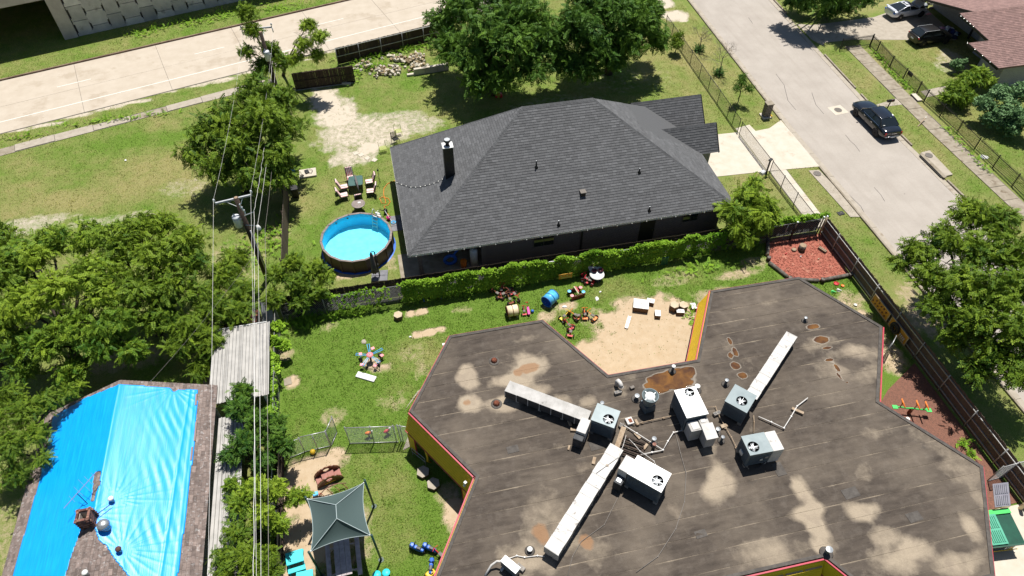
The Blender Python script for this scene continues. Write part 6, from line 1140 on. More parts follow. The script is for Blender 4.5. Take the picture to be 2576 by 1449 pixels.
def ridebike(label, px, py, rz, m='blue_plastic'):
    p = G0(px, py); o = thing('ride_on_bike', label, 'ride on toy', p, rz, 'blue ride on motorbikes'); MB().hexa([(-.34, -.09, .14), (.3, -.1, .14), (.3, .1, .14), (-.34, .09, .14), (-.4, -.07, .34), (.12, -.11, .44), (.12, .11, .44), (-.4, .07, .34)]).build('body', m, o, bevel=.05); MB().hexa([(.16, -.12, .2), (.42, -.08, .2), (.42, .08, .2), (.16, .12, .2), (.12, -.14, .5), (.34, -.09, .54), (.34, .09, .54), (.12, .14, .5)]).build('fairing', m, o, bevel=.05); MB().obox((-.1, 0, .36), (.3, .18, .06), 0, (.8, .8)).build('seat', 'black_paint', o, bevel=.02)
    for y in (-.16, .16): MB().cyl((.16, y * .3, .54), (.12, y, .56), .02, n=6).build('grip', 'black_paint', o)
    for x in (-.3, .32): MB().cyl((x, -.05, .13), (x, .05, .13), .13, n=16).build('wheel', 'rubber', o); MB().cyl((x, -.056, .13), (x, .056, .13), .06, n=12).build('hub', 'white_paint', o)
ridebike('blue ride on motorbike on the lawn, left of the pair', 1050, 1384, R(145)); ridebike('blue ride on motorbike on the lawn, right of the pair', 1082, 1384, R(145)); ridebike('blue ride on motorbike close to the roof edge at the bottom', 1086, 1430, R(72))
p = G0(1084, 1447); o = thing('yellow_car_toy', 'yellow ride on car toy at the bottom edge', 'ride on toy', p, .6); MB().obox((0, 0, .1), (.55, .36, .22), 0, (.8, .9)).build('body', 'yellow_plastic', o, bevel=.06); MB().torus((.05, 0, .36), .1, .02, 14, 5).build('steering_wheel', 'black_paint', o)
for x in (-.18, .18):
    for y in (-.17, .17): MB().cyl((x, y - .03, .1), (x, y + .03, .1), .1, n=12).build('wheel', 'rubber', o)
# ---- small ride toys near the cream barrel
o = thing('pink_scooter', 'pink scooter toy with blue ball beside the cream barrel', 'ride on toy', G0(1329, 785), R(85)); MB().box(-.35, .3, -.08, .08, .12, .2).build('deck', 'magenta', o, bevel=.02); MB().tube([(.3, 0, .2), (.34, 0, .6), (.32, .15, .62)], .022, 6).build('handle', 'red_plastic', o, True); MB().ball((-.05, -.26, .11), .11, 12, 8).build('ball', 'blue_plastic', o, True)
for x in (-.3, .3): MB().cyl((x, -.04, .1), (x, .04, .1), .1, n=12).build('wheel', 'rubber', o)
trike('small red tricycle between cream barrel and pink scooter', 1318, 786, 1.5, 'red_plastic', s_=.8)
# ---- red and blue bench seesaw
a, c = G0(1058, 752), G0(1116, 742); o = thing('bench_seesaw', 'three seat red bench rocker on blue frame below the vines', 'rocker', a, math.atan2(c.y - a.y, c.x - a.x)); Ln = (c - a).length
for k in range(3): MB().box(Ln * (.0 + .36 * k), Ln * (.0 + .36 * k) + .42, -.14, .14, .36, .42).build('seat', 'pink_plastic' if k == 9 else 'red_plastic', o, bevel=.02)
MB().tube([(0, 0, .33), (Ln, 0, .33)], .03, 7).build('beam', 'blue_plastic', o)
for x in (Ln * .3, Ln * .64): MB().tube([(x, -.13, .36), (x, -.13, .55), (x, .13, .55), (x, .13, .36)], .022, 6).build('handle', 'blue_plastic', o)
for x in (.2, Ln - .2): MB().tube([(x, -.32, 0), (x, 0, .33), (x, .32, 0)], .025, 6).build('leg', 'blue_plastic', o)
# ---- maroon rocking boat
o = thing('rocking_boat', 'maroon four seat rocking boat with pink and blue seats', 'rocker', G0(1449, 742), R(10)); mat('maroon', (.2, .02, .02), (.15, .015, .018), 4, .45)
for y in (-.32, .32):
    prof = [(-.48, .05), (-.3, 0), (.3, 0), (.48, .05), (.5, .34), (-.5, .34)]; M_ = MB().add([(x, y - .03, z) for x, z in prof] + [(x, y + .03, z) for x, z in prof], [tuple(range(6)), tuple(range(11, 5, -1))] + [(i, 6 + i, 6 + (i + 1) % 6, (i + 1) % 6) for i in range(6)]); M_.build('side_panel', 'maroon', o)
    for k in range(4): MB().box(-.36 + k * .2, -.26 + k * .2, y - .033, y + .033, .3, .34).build('slot', 'pale_ply', o)
for x, y, mm in ((-.42, .2, 'sky_plastic'), (-.42, -.22, 'pink_plastic'), (.42, .22, 'pink_plastic'), (.42, -.2, 'sky_plastic')): MB().lathe([(0, 0), (.12, 0), (.12, .04), (0, .05)], (x, y, .32), 14).build('seat', mm, o)
MB().box(-.03, .05, -.3, .4, .42, .46).build('handle_bar', 'pale_ply', o); MB().box(.1, .16, -.1, .4, .36, .4).build('handle_bar', 'red_plastic', o)
# ---- tables with pots, hoop net, boards on the vine fence
p = G0(1502, 690, .55); o = thing('round_table', 'round white play table with two dark bowls', 'table', p); MB().lathe([(0, .5), (.48, .5), (.5, .53), (.48, .56), (0, .56)], n=32).build('tabletop', 'white_paint', o, True); MB().lathe([(.3, 0), (.12, .1), (.12, .5)], n=16).build('pedestal', 'black_paint', o)
def pot(px, py, z, mm, lb, r=.17): p = S(px, py, z + .1); o = thing('play_pot', lb, 'pot', (p.x, p.y, z)); MB().lathe([(r * .7, 0), (r, .16), (r * 1.05, .17), (r * .9, .16), (r * .6, .03), (0, .03)], n=16).build('bowl', mm, o, True); MB().torus((0, 0, .165), r, .012, 16, 4).build('rim', mm, o)
mat('plum', (.06, .012, .02), None, rough=.4)
pot(1495, 681, .56, 'plum', 'dark bowl on the round white table, left one'); pot(1511, 680, .56, 'plum', 'dark bowl on the round white table, right one')
p = G0(1496, 672, .55); o = thing('water_table', 'small pale blue rectangular table behind the round one', 'table', p, R(6)); MB().box(-.44, .44, -.25, .25, .5, .55).build('tabletop', 'white_paint', o, bevel=.015)
for x in (-.4, .4):
    for y in (-.22, .22): MB().cyl((x, y, 0), (x, y, .5), .025, n=6).build('leg', 'sky_plastic', o)
pot(1488, 664, .55, 'plum', 'dark pot with plants on the small blue table'); pot(1504, 665, .55, 'brick_pink', 'tan pot on the small blue table', .15)
p = G0(1547, 672); o = thing('hoop_net', 'blue rimmed white net hoop standing by the vines', 'net', p); mat('net_white', (.5, .52, .62), (.4, .42, .55), 20, .8); M_ = MB().torus((0, 0, 0), .24, .022, 24, 6); M_.xf(M=Matrix.Translation((0, 0, .55)) @ Matrix.Rotation(R(45), 4, 'X')).build('rim', 'blue_plastic', o, True); M_ = MB().lathe([(.23, 0), (.18, -.1), (.1, -.2), (0, -.24)], n=16, close=False); M_.xf(M=Matrix.Translation((0, 0, .55)) @ Matrix.Rotation(R(45), 4, 'X')).build('net', 'net_white', o, True); MB().cyl((0, .1, 0), (0, .1, .5), .02, n=6).build('post', 'galv', o)
p = t(2, 1, 372, 550, .6); o = thing('garden_sign', 'orange board with pale picture hung on the vine fence', 'sign', (p.x, 29.66, p.z)); MB().box(-.46, .46, -.02, .02, -.22, .22).build('board', 'panel_yellow', o, bevel=.008); MB().box(-.3, .38, -.028, -.02, -.17, -.08).build('green_band', 'lime', o)
for x, z, r_ in ((-.3, .08, .06), (-.1, .1, .05), (.12, .07, .07), (.32, .11, .05)): MB().cyl((x, -.03, z), (x, -.02, z), r_, n=10).build('pale_dot', 'lime', o)
p = t(2, 1, 1115, 440, .5); o = thing('green_crate', 'dark green slatted panel standing at the vine fence', 'panel', (p.x, 29.7, 0)); mat('dark_green', (.02, .1, .06), None, rough=.6)
for k in range(5): MB().box(-.24 + k * .1, -.17 + k * .1, -.02, .02, .05, .75).build('slat', 'dark_green', o)
for z in (.05, .4, .75): MB().box(-.26, .26, .02, .05, z - .03, z + .03).build('rail', 'dark_green', o)
# ---- five arm carousel with pink hub
o = thing('carousel', 'five arm blue pedal carousel with pink round hub', 'merry go round', G0(934, 908), R(20)); MB().lathe([(0, .6), (.2, .6), (.21, .63), (0, .65)], n=24).build('hub', 'pink_plastic', o, True); MB().cyl((0, 0, .65), (0, 0, .67), .025, n=8).build('bolt', 'black_paint', o); MB().cyl((0, 0, 0), (0, 0, .6), .05, n=10).build('pivot', 'black_paint', o); MB().torus((0, 0, .1), .62, .018, 40, 5).build('ring', 'black_paint', o, True)
for k in range(5):
    g_ = k * 2 * math.pi / 5; M_ = lambda mb: mb.xf(g_)
    for s_ in (-.035, .035): M_(MB().tube([(.18, s_, .6), (.85, s_ * 2.2, .62)], .018, 6)).build('arm', 'sky_plastic', o)
    M_(MB().tube([(.83, -.08, .62), (.83, .08, .62)], .018, 6)).build('arm_end', 'blue_plastic', o); M_(MB().obox((.66, -.22, .34), (.2, .22, .04), .3)).build('seat', 'pink_plastic', o, bevel=.015); M_(MB().tube([(.62, -.2, .34), (.62, -.04, .3), (.62, 0, .12)], .02, 6)).build('seat_post', 'blue_plastic', o)
    M_(MB().torus((.62, .06, .13), .1, .035, 16, 6, 'y')).build('wheel', 'rubber', o, True); M_(MB().tube([(.83, 0, .6), (.74, .04, .16)], .016, 5)).build('fork', 'black_paint', o)
p = G0(921, 949); o = thing('white_cushion', 'long white padded mat lying by the carousel', 'mat', p, R(-33)); o.rotation_euler[2] = R(-31); MB().box(-.62, .62, -.21, .21, .01, .1).build('pad', 'white_paint', o, bevel=.05); MB().box(-.6, .6, -.2, .2, 0, .012).build('base', 'black_paint', o)
p = G0(788, 1140); o = thing('yellow_ball', 'yellow play ball in front of the chain link panel', 'ball', p); MB().ball((0, 0, .15), .15, 20, 14).build('ball', 'yellow_plastic', o, True); MB().torus((0, 0, .15), .1495, .004, 24, 4).build('seam', 'yellow_plastic', o)
for k, (px, py, mm) in enumerate(((929, 1098, 'orange_plastic'), (975, 1093, 'red_plastic'))):
    o = thing('spring_animal', ('orange and white animal rider behind the gate, left one', 'red and white animal rider behind the gate, right one')[k], 'spring rider', G0(px, py), .4 * k); MB().tube([(0, 0, 0), (.03, 0, .1), (-.03, 0, .18), (0, 0, .26)], .04, 7).build('spring', 'black_paint', o); MB().ball((0, 0, .38), (.2, .1, .12), 12, 8).build('body', mm, o, True); MB().ball((.2, 0, .48), (.08, .06, .09), 10, 6).build('head', 'white_paint', o, True); MB().tube([(.08, -.14, .5), (.08, .14, .5)], .014, 5).build('grip', 'black_paint', o)
# ---- brown climber with half moon sides
o = thing('climber', 'brown half moon climber with round windows and pink steps', 'climber', G0(828, 1203), R(14)); Wd = .62
def arch(y, m):
    ou = [(.72 * math.cos(math.pi * k / 20), .68 * math.sin(math.pi * k / 20) * (1 - .06 * (k % 2))) for k in range(21)]; hc = (.0, .4); hr = .13; n_ = len(ou); ho = [(hc[0] + hr * 1.3 * math.cos(math.pi * k / 20 * 2), hc[1] + hr * math.sin(math.pi * k / 20 * 2)) for k in range(20)]
    bm = bmesh.new(); f1 = [bm.verts.new((x, y, z + .02)) for x, z in ou]; f2 = [bm.verts.new((x, y, z + .02)) for x, z in ho]; es = [bm.edges.new((f1[i], f1[(i + 1) % n_])) for i in range(n_)] + [bm.edges.new((f2[i], f2[(i + 1) % 20])) for i in range(20)]
    bmesh.ops.triangle_fill(bm, use_beauty=True, edges=es); me = bpy.data.meshes.new('side_arch'); bm.to_mesh(me); bm.free(); me.materials.append(MATS[m]); q_ = link('side_arch', me, o); sf = q_.modifiers.new('t', 'SOLIDIFY'); sf.thickness = .05; sf.offset = 0
    for k in list(range(2, 8)) + list(range(13, 19)): g_ = math.pi * k / 20; MB().obox((.66 * math.cos(g_), y, .61 * math.sin(g_)), (.06, .056, .035)).build('notch', 'cream_plastic', q_)
arch(-Wd / 2, 'brown_plastic'); arch(Wd / 2, 'brown_plastic')
mat('dusty_red', (.3, .12, .09), (.24, .09, .07), 4, .6)
for k in range(4): x0 = -.66 + k * .33; z_ = (.12, .32, .32, .12)[k]; MB().box(x0, x0 + .33, -Wd / 2 + .03, Wd / 2 - .03, 0.02, z_).build('step', 'dusty_red', o, bevel=.01)
MB().box(-.3, .3, -Wd / 2 - .04, -Wd / 2 - .025, .14, .19).build('yellow_strip', 'yellow_plastic', o)
o = thing('arch_ladder', 'pale brown curved ladder frame beside the shade sail', 'climber', G0(840, 1240), R(12)); MB().tube([(-.75, .1, .1), (-.4, .15, .42), (0, .16, .55), (.4, .15, .5), (.75, .1, .3)], .025, 6).build('top_rail', 'brick_pink', o, True)
for k in range(4): x = -.6 + k * .4; MB().tube([(x - .05, .14, .3 + .08 * (k in (1, 2))), (x + .1, -.1, .3), (x + .16, -.35, .02)], .022, 6).build('rib', 'brown_plastic', o, True)
for k, (px, py) in enumerate(((763, 1243), (796, 1248))): o = thing('bouncer_toy', ('blue toy seat half under the leaves', 'blue toy seat at the corner of the shade sail')[k], 'ride on toy', G0(px, py)); MB().obox((0, 0, .22), (.3, .26, .1), .2, (.9, .8)).build('seat', 'sky_plastic', o, bevel=.03); MB().tube([(-.15, -.1, 0), (0, 0, .25), (.3, 0, .1)], .03, 6).build('frame', 'red_plastic', o)
# ---- shade sail, picnic table
SH = [Vector((-6.4, 13.55, 2.9)), Vector((-3.68, 13.72, 2.9)), Vector((-3.78, 16.42, 2.9)), Vector((-6.5, 16.15, 2.9))]; so = thing('shade_canopy', 'dark green grey hipped shade sail on four steel posts', 'canopy', (-5.1, 14.9, 0)); SO_ = Vector((-5.1, 14.9, 0)); mat('shade_cloth', (.055, .085, .082), (.048, .075, .072), 30, .85, bump=.1, bscale=200); mat('post_green', (.012, .045, .035), None, rough=.4); mat('piping', (.3, .36, .36), None, rough=.7)
pA, pB = t(1, 2, 603, 912, 3.75), t(1, 2, 610, 1015, 3.75); ed = 14
def panel(a, b, r0, r1, sag):      # cloth panel between hung edge a-b and ridge r0-r1, edge curving inwards
    vs_ = []; n_, m_ = ed, 10; inw = ((r0 + r1) / 2 - (a + b) / 2); inw.z = 0; inw.normalize()
    for i in range(n_ + 1):
        s_ = i / n_; e = a.lerp(b, s_) + inw * (4 * s_ * (1 - s_) * .17); r_ = r0.lerp(r1, s_)
        for j in range(m_ + 1): k_ = j / m_; q_ = e.lerp(r_, k_); q_.z -= sag * 4 * k_ * (1 - k_) * (.4 + .6 * 4 * s_ * (1 - s_)); vs_.append(q_ - SO_)
    o_ = MB().add(vs_, [(i * (m_ + 1) + j, (i + 1) * (m_ + 1) + j, (i + 1) * (m_ + 1) + j + 1, i * (m_ + 1) + j + 1) for i in range(n_) for j in range(m_)]).build('cloth_panel', 'shade_cloth', so, True)
    MB().tube([vs_[i * (m_ + 1)] for i in range(n_ + 1)], .014, 5).build('hem_cable', 'piping', so)
panel(SH[0], SH[1], pB, pB, .1); panel(SH[1], SH[2], pB, pA, .1); panel(SH[2], SH[3], pA, pA, .1); panel(SH[3], SH[0], pA, pB, .1)
for a, b_ in ((pB, SH[0]), (pB, SH[1]), (pA, SH[2]), (pA, SH[3]), (pA, pB)): MB().beam(a - SO_ + Vector((0, 0, .01)), b_ - SO_ + Vector((0, 0, .01)), .025, .012).build('seam', 'piping', so)
for k, q_ in enumerate(SH):
    out_ = (q_ - SO_); out_.z = 0; out_.normalize(); ft = Vector((q_.x, q_.y, 0)) + out_ * .1; MB().cyl(ft - SO_, q_ - SO_ + out_ * .08 + Vector((0, 0, .12)), .055, n=12).build('post', 'post_green', so, True); MB().lathe([(.06, 0), (.06, .03), (0, .05)], q_ - SO_ + out_ * .08 + Vector((0, 0, .12)), 12).build('post_cap', 'post_green', so); MB().ball(q_ - SO_ - out_ * .02 + Vector((0, 0, .02)), .045, 8, 6).build('shackle', 'white_paint', so, True); MB().lathe([(.14, 0), (.14, .03), (0, .03)], ft - SO_, 12).build('base_plate', 'post_green', so)
pt = thing('picnic_table', 'grey plank picnic table with two benches under the shade sail', 'picnic table', (-5.35, 13.95, 0), R(2)); mat('plank_grey', vis(190, 180, 180, 1.1), vis(160, 150, 150, 1.1), 5, .85)
for k in range(3): MB().box(-.38 + k * .26, -.38 + k * .26 + .245, -.95, .95, .68, .72).build('table_plank', 'plank_grey', pt)
for x in (-.72, .72): MB().box(x - .11, x + .11, -.98, .98, .4, .44).build('bench_plank', 'plank_grey', pt)
for y in (-.65, .65):
    for s_ in (-1, 1): MB().beam((s_ * .2, y, .68), (s_ * .7, y, 0), .06, .05).build('leg', 'plank_grey', pt)
    MB().box(-.78, .78, y - .03, y + .03, .34, .4).build('cross_beam', 'plank_grey', pt)
# ---- teal play pieces at the bottom edge
o = thing('teal_table', 'bright teal plastic picnic table by the hedge', 'table', G0(748, 1425), R(6)); MB().box(-.42, .42, -.02, .62, .42, .47).build('tabletop', 'teal_plastic', o, bevel=.03); MB().box(-.42, .42, -.36, -.12, .22, .27).build('bench', 'teal_plastic', o, bevel=.03)
for x in (-.34, .34): MB().beam((x, .3, .42), (x * 1.05, -.35, .0), .08, .06).build('leg', 'teal_plastic', o); MB().beam((x, .2, .42), (x * 1.05, .75, .0), .08, .06).build('leg', 'teal_plastic', o)
o = thing('teal_slide', 'teal plastic lid shape at the bottom edge under the canopy post', 'play piece', G0(770, 1452)); MB().box(-.4, .4, -.5, .2, .3, .36).build('deck', 'teal_plastic', o, bevel=.05)
for x in (-.3, .3): MB().box(x - .05, x + .05, -.4, .1, 0, .3).build('leg', 'teal_plastic', o)
o = thing('teal_stool', 'teal rounded stool at the bottom edge right of the canopy', 'stool', G0(950, 1452)); MB().lathe([(.14, 0), (.12, .2), (.22, .3), (.2, .34), (0, .35)], n=20).build('seat', 'teal_plastic', o, True); MB().lathe([(.13, 0), (.11, .2), (.2, .28), (.18, .31), (0, .32)], (.45, .02, 0), 20).build('second_seat', 'teal_plastic', o, True)
# ---- slabs beside the yellow building
a = S(1036, 1010); sb = struct(MB().prism([P2(*q_) for q_ in ((1013,1040),(1020,1030),(1062,976),(1050,985))] , .0, .03).build('side_step', 'concrete'))
struct(MB().prism([(-1.9, 19.4), (-1.35, 19.6), (.45, 22.9), (-.1, 23.2)], .001, .04).build('side_walk', 'concrete'))
p = G0(724, 960); o = thing('paver', 'pale flat paver near the hedge', 'paver', p, .1); MB().box(-.22, .22, -.26, .26, 0, .03).build('stone', 'concrete_old', o, bevel=.01)
p = S(1118, 868, 2.6); o = thing('wall_box', 'small white box fixed to the edge of the flat roof', 'box', p); MB().box(-.12, .12, -.08, .08, -.1, .1).build('housing', 'white_paint', o, bevel=.01); MB().cyl((0, 0, -.3), (0, 0, -.1), .03, n=8).build('conduit', 'galv', o)
p = G0(1055, 1158); o = thing('metal_stand', 'thin pale metal stand in the shade of the porch', 'stand', p, R(-52)); MB().tube([(-.5, 0, 0), (-.5, 0, .8), (.5, 0, .8), (.5, 0, 0)], .02, 6).build('frame', 'galv_pipe', o); MB().tube([(-.5, 0, .4), (.5, 0, .4)], .015, 5).build('rail', 'galv_pipe', o)
# litter
for k, (px, py, s_, lb, mm) in enumerate(((1420, 772, .16, 'small white scrap of litter near the sand edge', 'white_paint'), (1510, 735, .1, 'tiny white scrap on the lawn', 'white_paint'), (1502, 752, .2, 'white round litter on the lawn', 'white_paint'), (916, 860, .22, 'grey flat stone on the lawn above the carousel', 'concrete'), (1032, 848, .1, 'tiny white scrap near the bare round patches', 'white_paint'), (715, 812, .2, 'white paper beside the leaning sheet', 'white_paint'), (1525, 675, .14, 'white scrap near the hoop net', 'white_paint'), (316, 404, .14, 'tiny white litter on the dry field', 'white_paint'), (2475, 395, .4, 'white crumpled bag by the iron fence', 'white_paint'))):
    p = G0(px, py); o = thing('litter', lb, 'litter', p, k * .7); M_ = MB().ball((0, 0, .03), (s_, s_ * .7, .05), 7, 4); M_.v = [(x * random.uniform(.8, 1.2), y * random.uniform(.8, 1.2), max(0, z)) for x, y, z in M_.v]; M_.build('scrap', mm, o)
# ================================================================ VEHICLES
mat('car_black', (.006, .008, .012), None, rough=.16, spec=.6, coat=.8); mat('car_black2', (.012, .012, .013), None, rough=.28, spec=.5, coat=.4); mat('car_silver', (.66, .68, .72), (.58, .6, .64), 2, .25, .25, coat=.6); mat('tail_red', (.35, .01, .012), None, rough=.15); mat('alloy', (.6, .6, .6), None, rough=.25, metal=.9); mat('plate', (.65, .66, .68), None, rough=.5)
def loft_body(st, name, m, parent, arches, wr, sub=2):
    """st: stations (x, z_bottom, half_low, half_mid, half_top, z_mid, z_shoulder, z_centre)"""
    bm = bmesh.new(); rows = []
    for (x, zb, wl, wm, wt, zm, zs, zc) in st:
        half = [(0, zb), (wl * .6, zb), (wl, zb + .04), (wm, zm * .75 + zb * .25), (wm, zm), (wt * 1.0, zs - .02), (wt * .86, zs + (zc - zs) * .45), (wt * .45, zc - (zc - zs) * .15), (0, zc)]
        ring = [(y, z) for y, z in half] + [(-y, z) for y, z in half[-2:0:-1]]; rows.append([bm.verts.new((x, y, z)) for y, z in ring])
    n_ = len(rows[0])
    for a, b_ in zip(rows[:-1], rows[1:]):
        for k in range(n_): bm.faces.new((a[k], a[(k + 1) % n_], b_[(k + 1) % n_], b_[k]))
    bm.faces.new(rows[0][::-1]); bm.faces.new(rows[-1]); bmesh.ops.recalc_face_normals(bm, faces=bm.faces)
    me = bpy.data.meshes.new(name); bm.to_mesh(me); bm.free(); me.materials.append(MATS[m]); o = bpy.data.objects.new(name, me); C.objects.link(o)
    ss = o.modifiers.new('s', 'SUBSURF'); ss.levels = ss.render_levels = sub; cut = []
    for (x, y) in arches:
        c_ = MB().cyl((x, y - .34 if y < 0 else y - .1, wr), (x, y + .1 if y < 0 else y + .34, wr), wr + .055, n=32).build('cut', 'black_paint'); cut.append(c_); bo = o.modifiers.new('b', 'BOOLEAN'); bo.operation = 'DIFFERENCE'; bo.object = c_; bo.solver = 'EXACT'
    dg = bpy.context.evaluated_depsgraph_get(); dg.update(); m2 = bpy.data.meshes.new_from_object(o.evaluated_get(dg)); o.modifiers.clear(); o.data = m2
    for c_ in cut: bpy.data.objects.remove(c_)
    m2.polygons.foreach_set('use_smooth', [True] * len(m2.polygons)); o.parent = parent; es = o.modifiers.new('e', 'EDGE_SPLIT'); es.split_angle = R(42); return o
def grid(p00, p10, p11, p01, nu=6, nv=4, bulge=(0, 0, 0)):
    P = [Vector(p) for p in (p00, p10, p11, p01)]; bl = Vector(bulge); vs_ = []
    for i in range(nu + 1):
        for j in range(nv + 1): s_, k_ = i / nu, j / nv; q_ = (P[0] * (1 - s_) + P[1] * s_) * (1 - k_) + (P[3] * (1 - s_) + P[2] * s_) * k_; vs_.append(q_ + bl * (4 * s_ * (1 - s_)))
    return MB().add(vs_, [(i * (nv + 1) + j, (i + 1) * (nv + 1) + j, (i + 1) * (nv + 1) + j + 1, i * (nv + 1) + j + 1) for i in range(nu) for j in range(nv)])
def wheels(o, pts, r, w=.22, sp=9):
    for (x, y) in pts:
        sg = 1 if y > 0 else -1; wh = bpy.data.objects.new('wheel', None); C.objects.link(wh); wh.parent = o; wh.location = (x, y, r)
        prof = [(r * .62, -w / 2), (r * .95, -w / 2), (r, -w / 2 + .04), (r, w / 2 - .04), (r * .95, w / 2), (r * .62, w / 2)]; M_ = MB().lathe(prof, n=32); M_.xf(M=Matrix.Rotation(R(90), 4, 'X')).build('tyre', 'rubber', wh, True)
        MB().cyl((0, -sg * .05, 0), (0, sg * (w / 2 - .06), 0), r * .63, n=28).build('rim_well', 'black_paint', wh); M_ = MB().torus((0, sg * (w / 2 - .02), 0), r * .62, .022, 32, 6, 'y'); M_.build('rim', 'alloy', wh, True)
        for k in range(sp): g_ = 2 * math.pi * k / sp; MB().beam((.04 * math.cos(g_), sg * (w / 2 - .02), .04 * math.sin(g_)), (r * .62 * math.cos(g_), sg * (w / 2 - .015), r * .62 * math.sin(g_)), .05, .03, up=(0, 1, 0)).build('spoke', 'alloy', wh)
        MB().cyl((0, sg * (w / 2 - .04), 0), (0, sg * (w / 2), 0), .06, n=12).build('hub_cap', 'alloy', wh)
def cabin(o, m, wsb, wst, rwt, rwb, wb, wt, zb, zt, zrb=None, pil=.07, quarter=None):
    """greenhouse: windscreen base/top x, rear window top/base x, half widths and heights"""
    zrb = zb if zrb is None else zrb
    wr0 = grid((wst, -wt, zt - .02), (wst, wt, zt - .02), (rwt, wt, zt - .03), (rwt, -wt, zt - .03), 10, 8); wr0.v = [(x, y, z + .05 * (1 - (y / wt) ** 2) + .035 * math.sin(math.pi * (wst - x) / (wst - rwt))) for x, y, z in wr0.v]; rf = wr0.build('roof', m, o, True)
    grid((wsb, -wb + .05, zb + .01), (wsb, wb - .05, zb + .01), (wst, wt - .03, zt + .0), (wst, -wt + .03, zt + .0), 10, 4, (.06, 0, .0)).build('windscreen', 'glass_dark', o, True)
    grid((rwt, -wt + .03, zt - .005), (rwt, wt - .03, zt - .005), (rwb, wb - .06, zrb + .01), (rwb, -wb + .06, zrb + .01), 10, 4, (-.05, 0, .01)).build('rear_window', 'glass_dark', o, True)
    for sg in (-1, 1):
        y0, y1 = sg * wb, sg * wt; mid = (wst + rwt) / 2 - .02
        f0, f1 = wsb - .12, wst - .06; r0, r1 = rwb + .22, rwt + .06
        grid((f0, y0, zb + .02), (mid + .03, y0, zb + .02), (mid + .03, y1, zt - .05), (f1, y1, zt - .05), 3, 3, (0, sg * .015, 0)).build('side_window', 'glass_dark', o, True)
        grid((mid - .03, y0, zb + .02), (r0, y0, zb + .03), (r1, y1, zt - .06), (mid - .03, y1, zt - .05), 3, 3, (0, sg * .015, 0)).build('side_window', 'glass_dark', o, True)
        MB().beam((mid, y0, zb), (mid, y1, zt - .02), .06, .02, up=(0, 1, 0)).build('pillar', m, o)
        MB().tube([(wsb, y0 * .97, zb), (wst - .02, y1, zt - .03), ((wst + rwt) / 2, y1 * 1.01, zt), (rwt, y1, zt - .03), (rwb, y0 * .97, zrb)], .045, 8).build('roof_rail', m, o, True)
        grid((r0 + .02, y0 * .995, zb + .0), (rwb, y0 * .95, zrb), (rwt, y1, zt - .03), (r1, y1, zt - .04), 2, 2).build('rear_pillar', m, o, True)
        grid((wsb + .02, y0 * .97, zb), (f0 - .02, y0, zb), (f1, y1, zt - .04), (wst, y1 * .99, zt - .02), 1, 1).build('front_pillar', m, o)
    return rf
def mirrors(o, m, x, w, z):
    for sg in (-1, 1): MB().ball((x, sg * (w + .1), z), (.07, .11, .07), 10, 6).build('mirror', m, o, True)
def carcore(name, label, loc, rz, cat='car'): return thing(name, label, cat, loc, rz)
# ---- black sedan (nose away from the camera)
sp_ = t(3, 0, 785, 1027); SO1 = Vector((40.75, 41.62, .014)); c1 = carcore('black_sedan', 'glossy black sedan with chrome trim parked at the right kerb', SO1, R(90)); W = .95
st = [(-2.5, .34, .6, .72, .62, .62, .86, .93), (-2.44, .27, .74, .86, .76, .66, .95, 1.02), (-2.1, .24, .84, .94, .84, .68, .99, 1.07), (-1.5, .22, .88, .95, .86, .68, 1.0, 1.06), (-.6, .2, .9, .95, .86, .68, .98, 1.02), (.4, .2, .9, .95, .86, .68, .96, 1.0), (1.05, .21, .9, .95, .85, .67, .95, 1.02), (1.6, .22, .88, .95, .82, .66, .92, 1.0), (2.1, .24, .84, .92, .76, .64, .86, .93), (2.4, .27, .72, .84, .66, .6, .78, .84), (2.52, .34, .58, .68, .54, .55, .7, .74)]
WB = [(1.5, .8), (1.5, -.8), (-1.52, .8), (-1.52, -.8)]
loft_body(st, 'body', 'car_black', c1, [(x, .86 * (1 if y > 0 else -1)) for x, y in WB], .36); wheels(c1, [(x, .84 if y > 0 else -.84) for x, y in WB], .36); cabin(c1, 'car_black', 1.1, .42, -1.2, -1.78, .83, .6, 1.0, 1.46, 1.04); mirrors(c1, 'car_black', .9, .9, 1.02)
MB().tube([(-2.56, -.74, .56), (-2.6, -.3, .58), (-2.6, .3, .58), (-2.56, .74, .56)], .035, 6).build('chrome_bumper_strip', 'chrome', c1, True); MB().box(-2.545, -2.51, -.24, .24, .8, .83).build('chrome_badge', 'chrome', c1)
for sg in (-1, 1):
    MB().box(-2.5, -2.44, sg * .72 - .07, sg * .72 + .07, .62, .88).build('tail_light', 'tail_red', c1, bevel=.02); MB().tube([(.95, sg * .87, .99), (-1.5, sg * .875, 1.02)], .014, 4).build('window_trim', 'chrome', c1); MB().box(2.36, 2.46, sg * .62 - .14, sg * .62 + .14, .62, .74).build('headlight', 'chrome', c1, bevel=.03)
    for x in (.35, -.65): MB().box(x - .1, x + .1, sg * .955 - .012, sg * .955 + .012, .84, .87).build('door_handle', 'chrome', c1)
MB().box(-2.56, -2.52, -.16, .16, .42, .54).build('number_plate', 'plate', c1); MB().obox((-1.66, .55, 1.125), (.16, .16, .012), 0).build('window_sticker', 'white_paint', c1); MB().obox((-1.66, .55, 1.138), (.07, .07, .006), 0).build('sticker_mark', 'iron_cover', c1); MB().ball((-1.1, 0, 1.5), (.06, .03, .05), 8, 5).build('antenna_fin', 'car_black', c1, True)
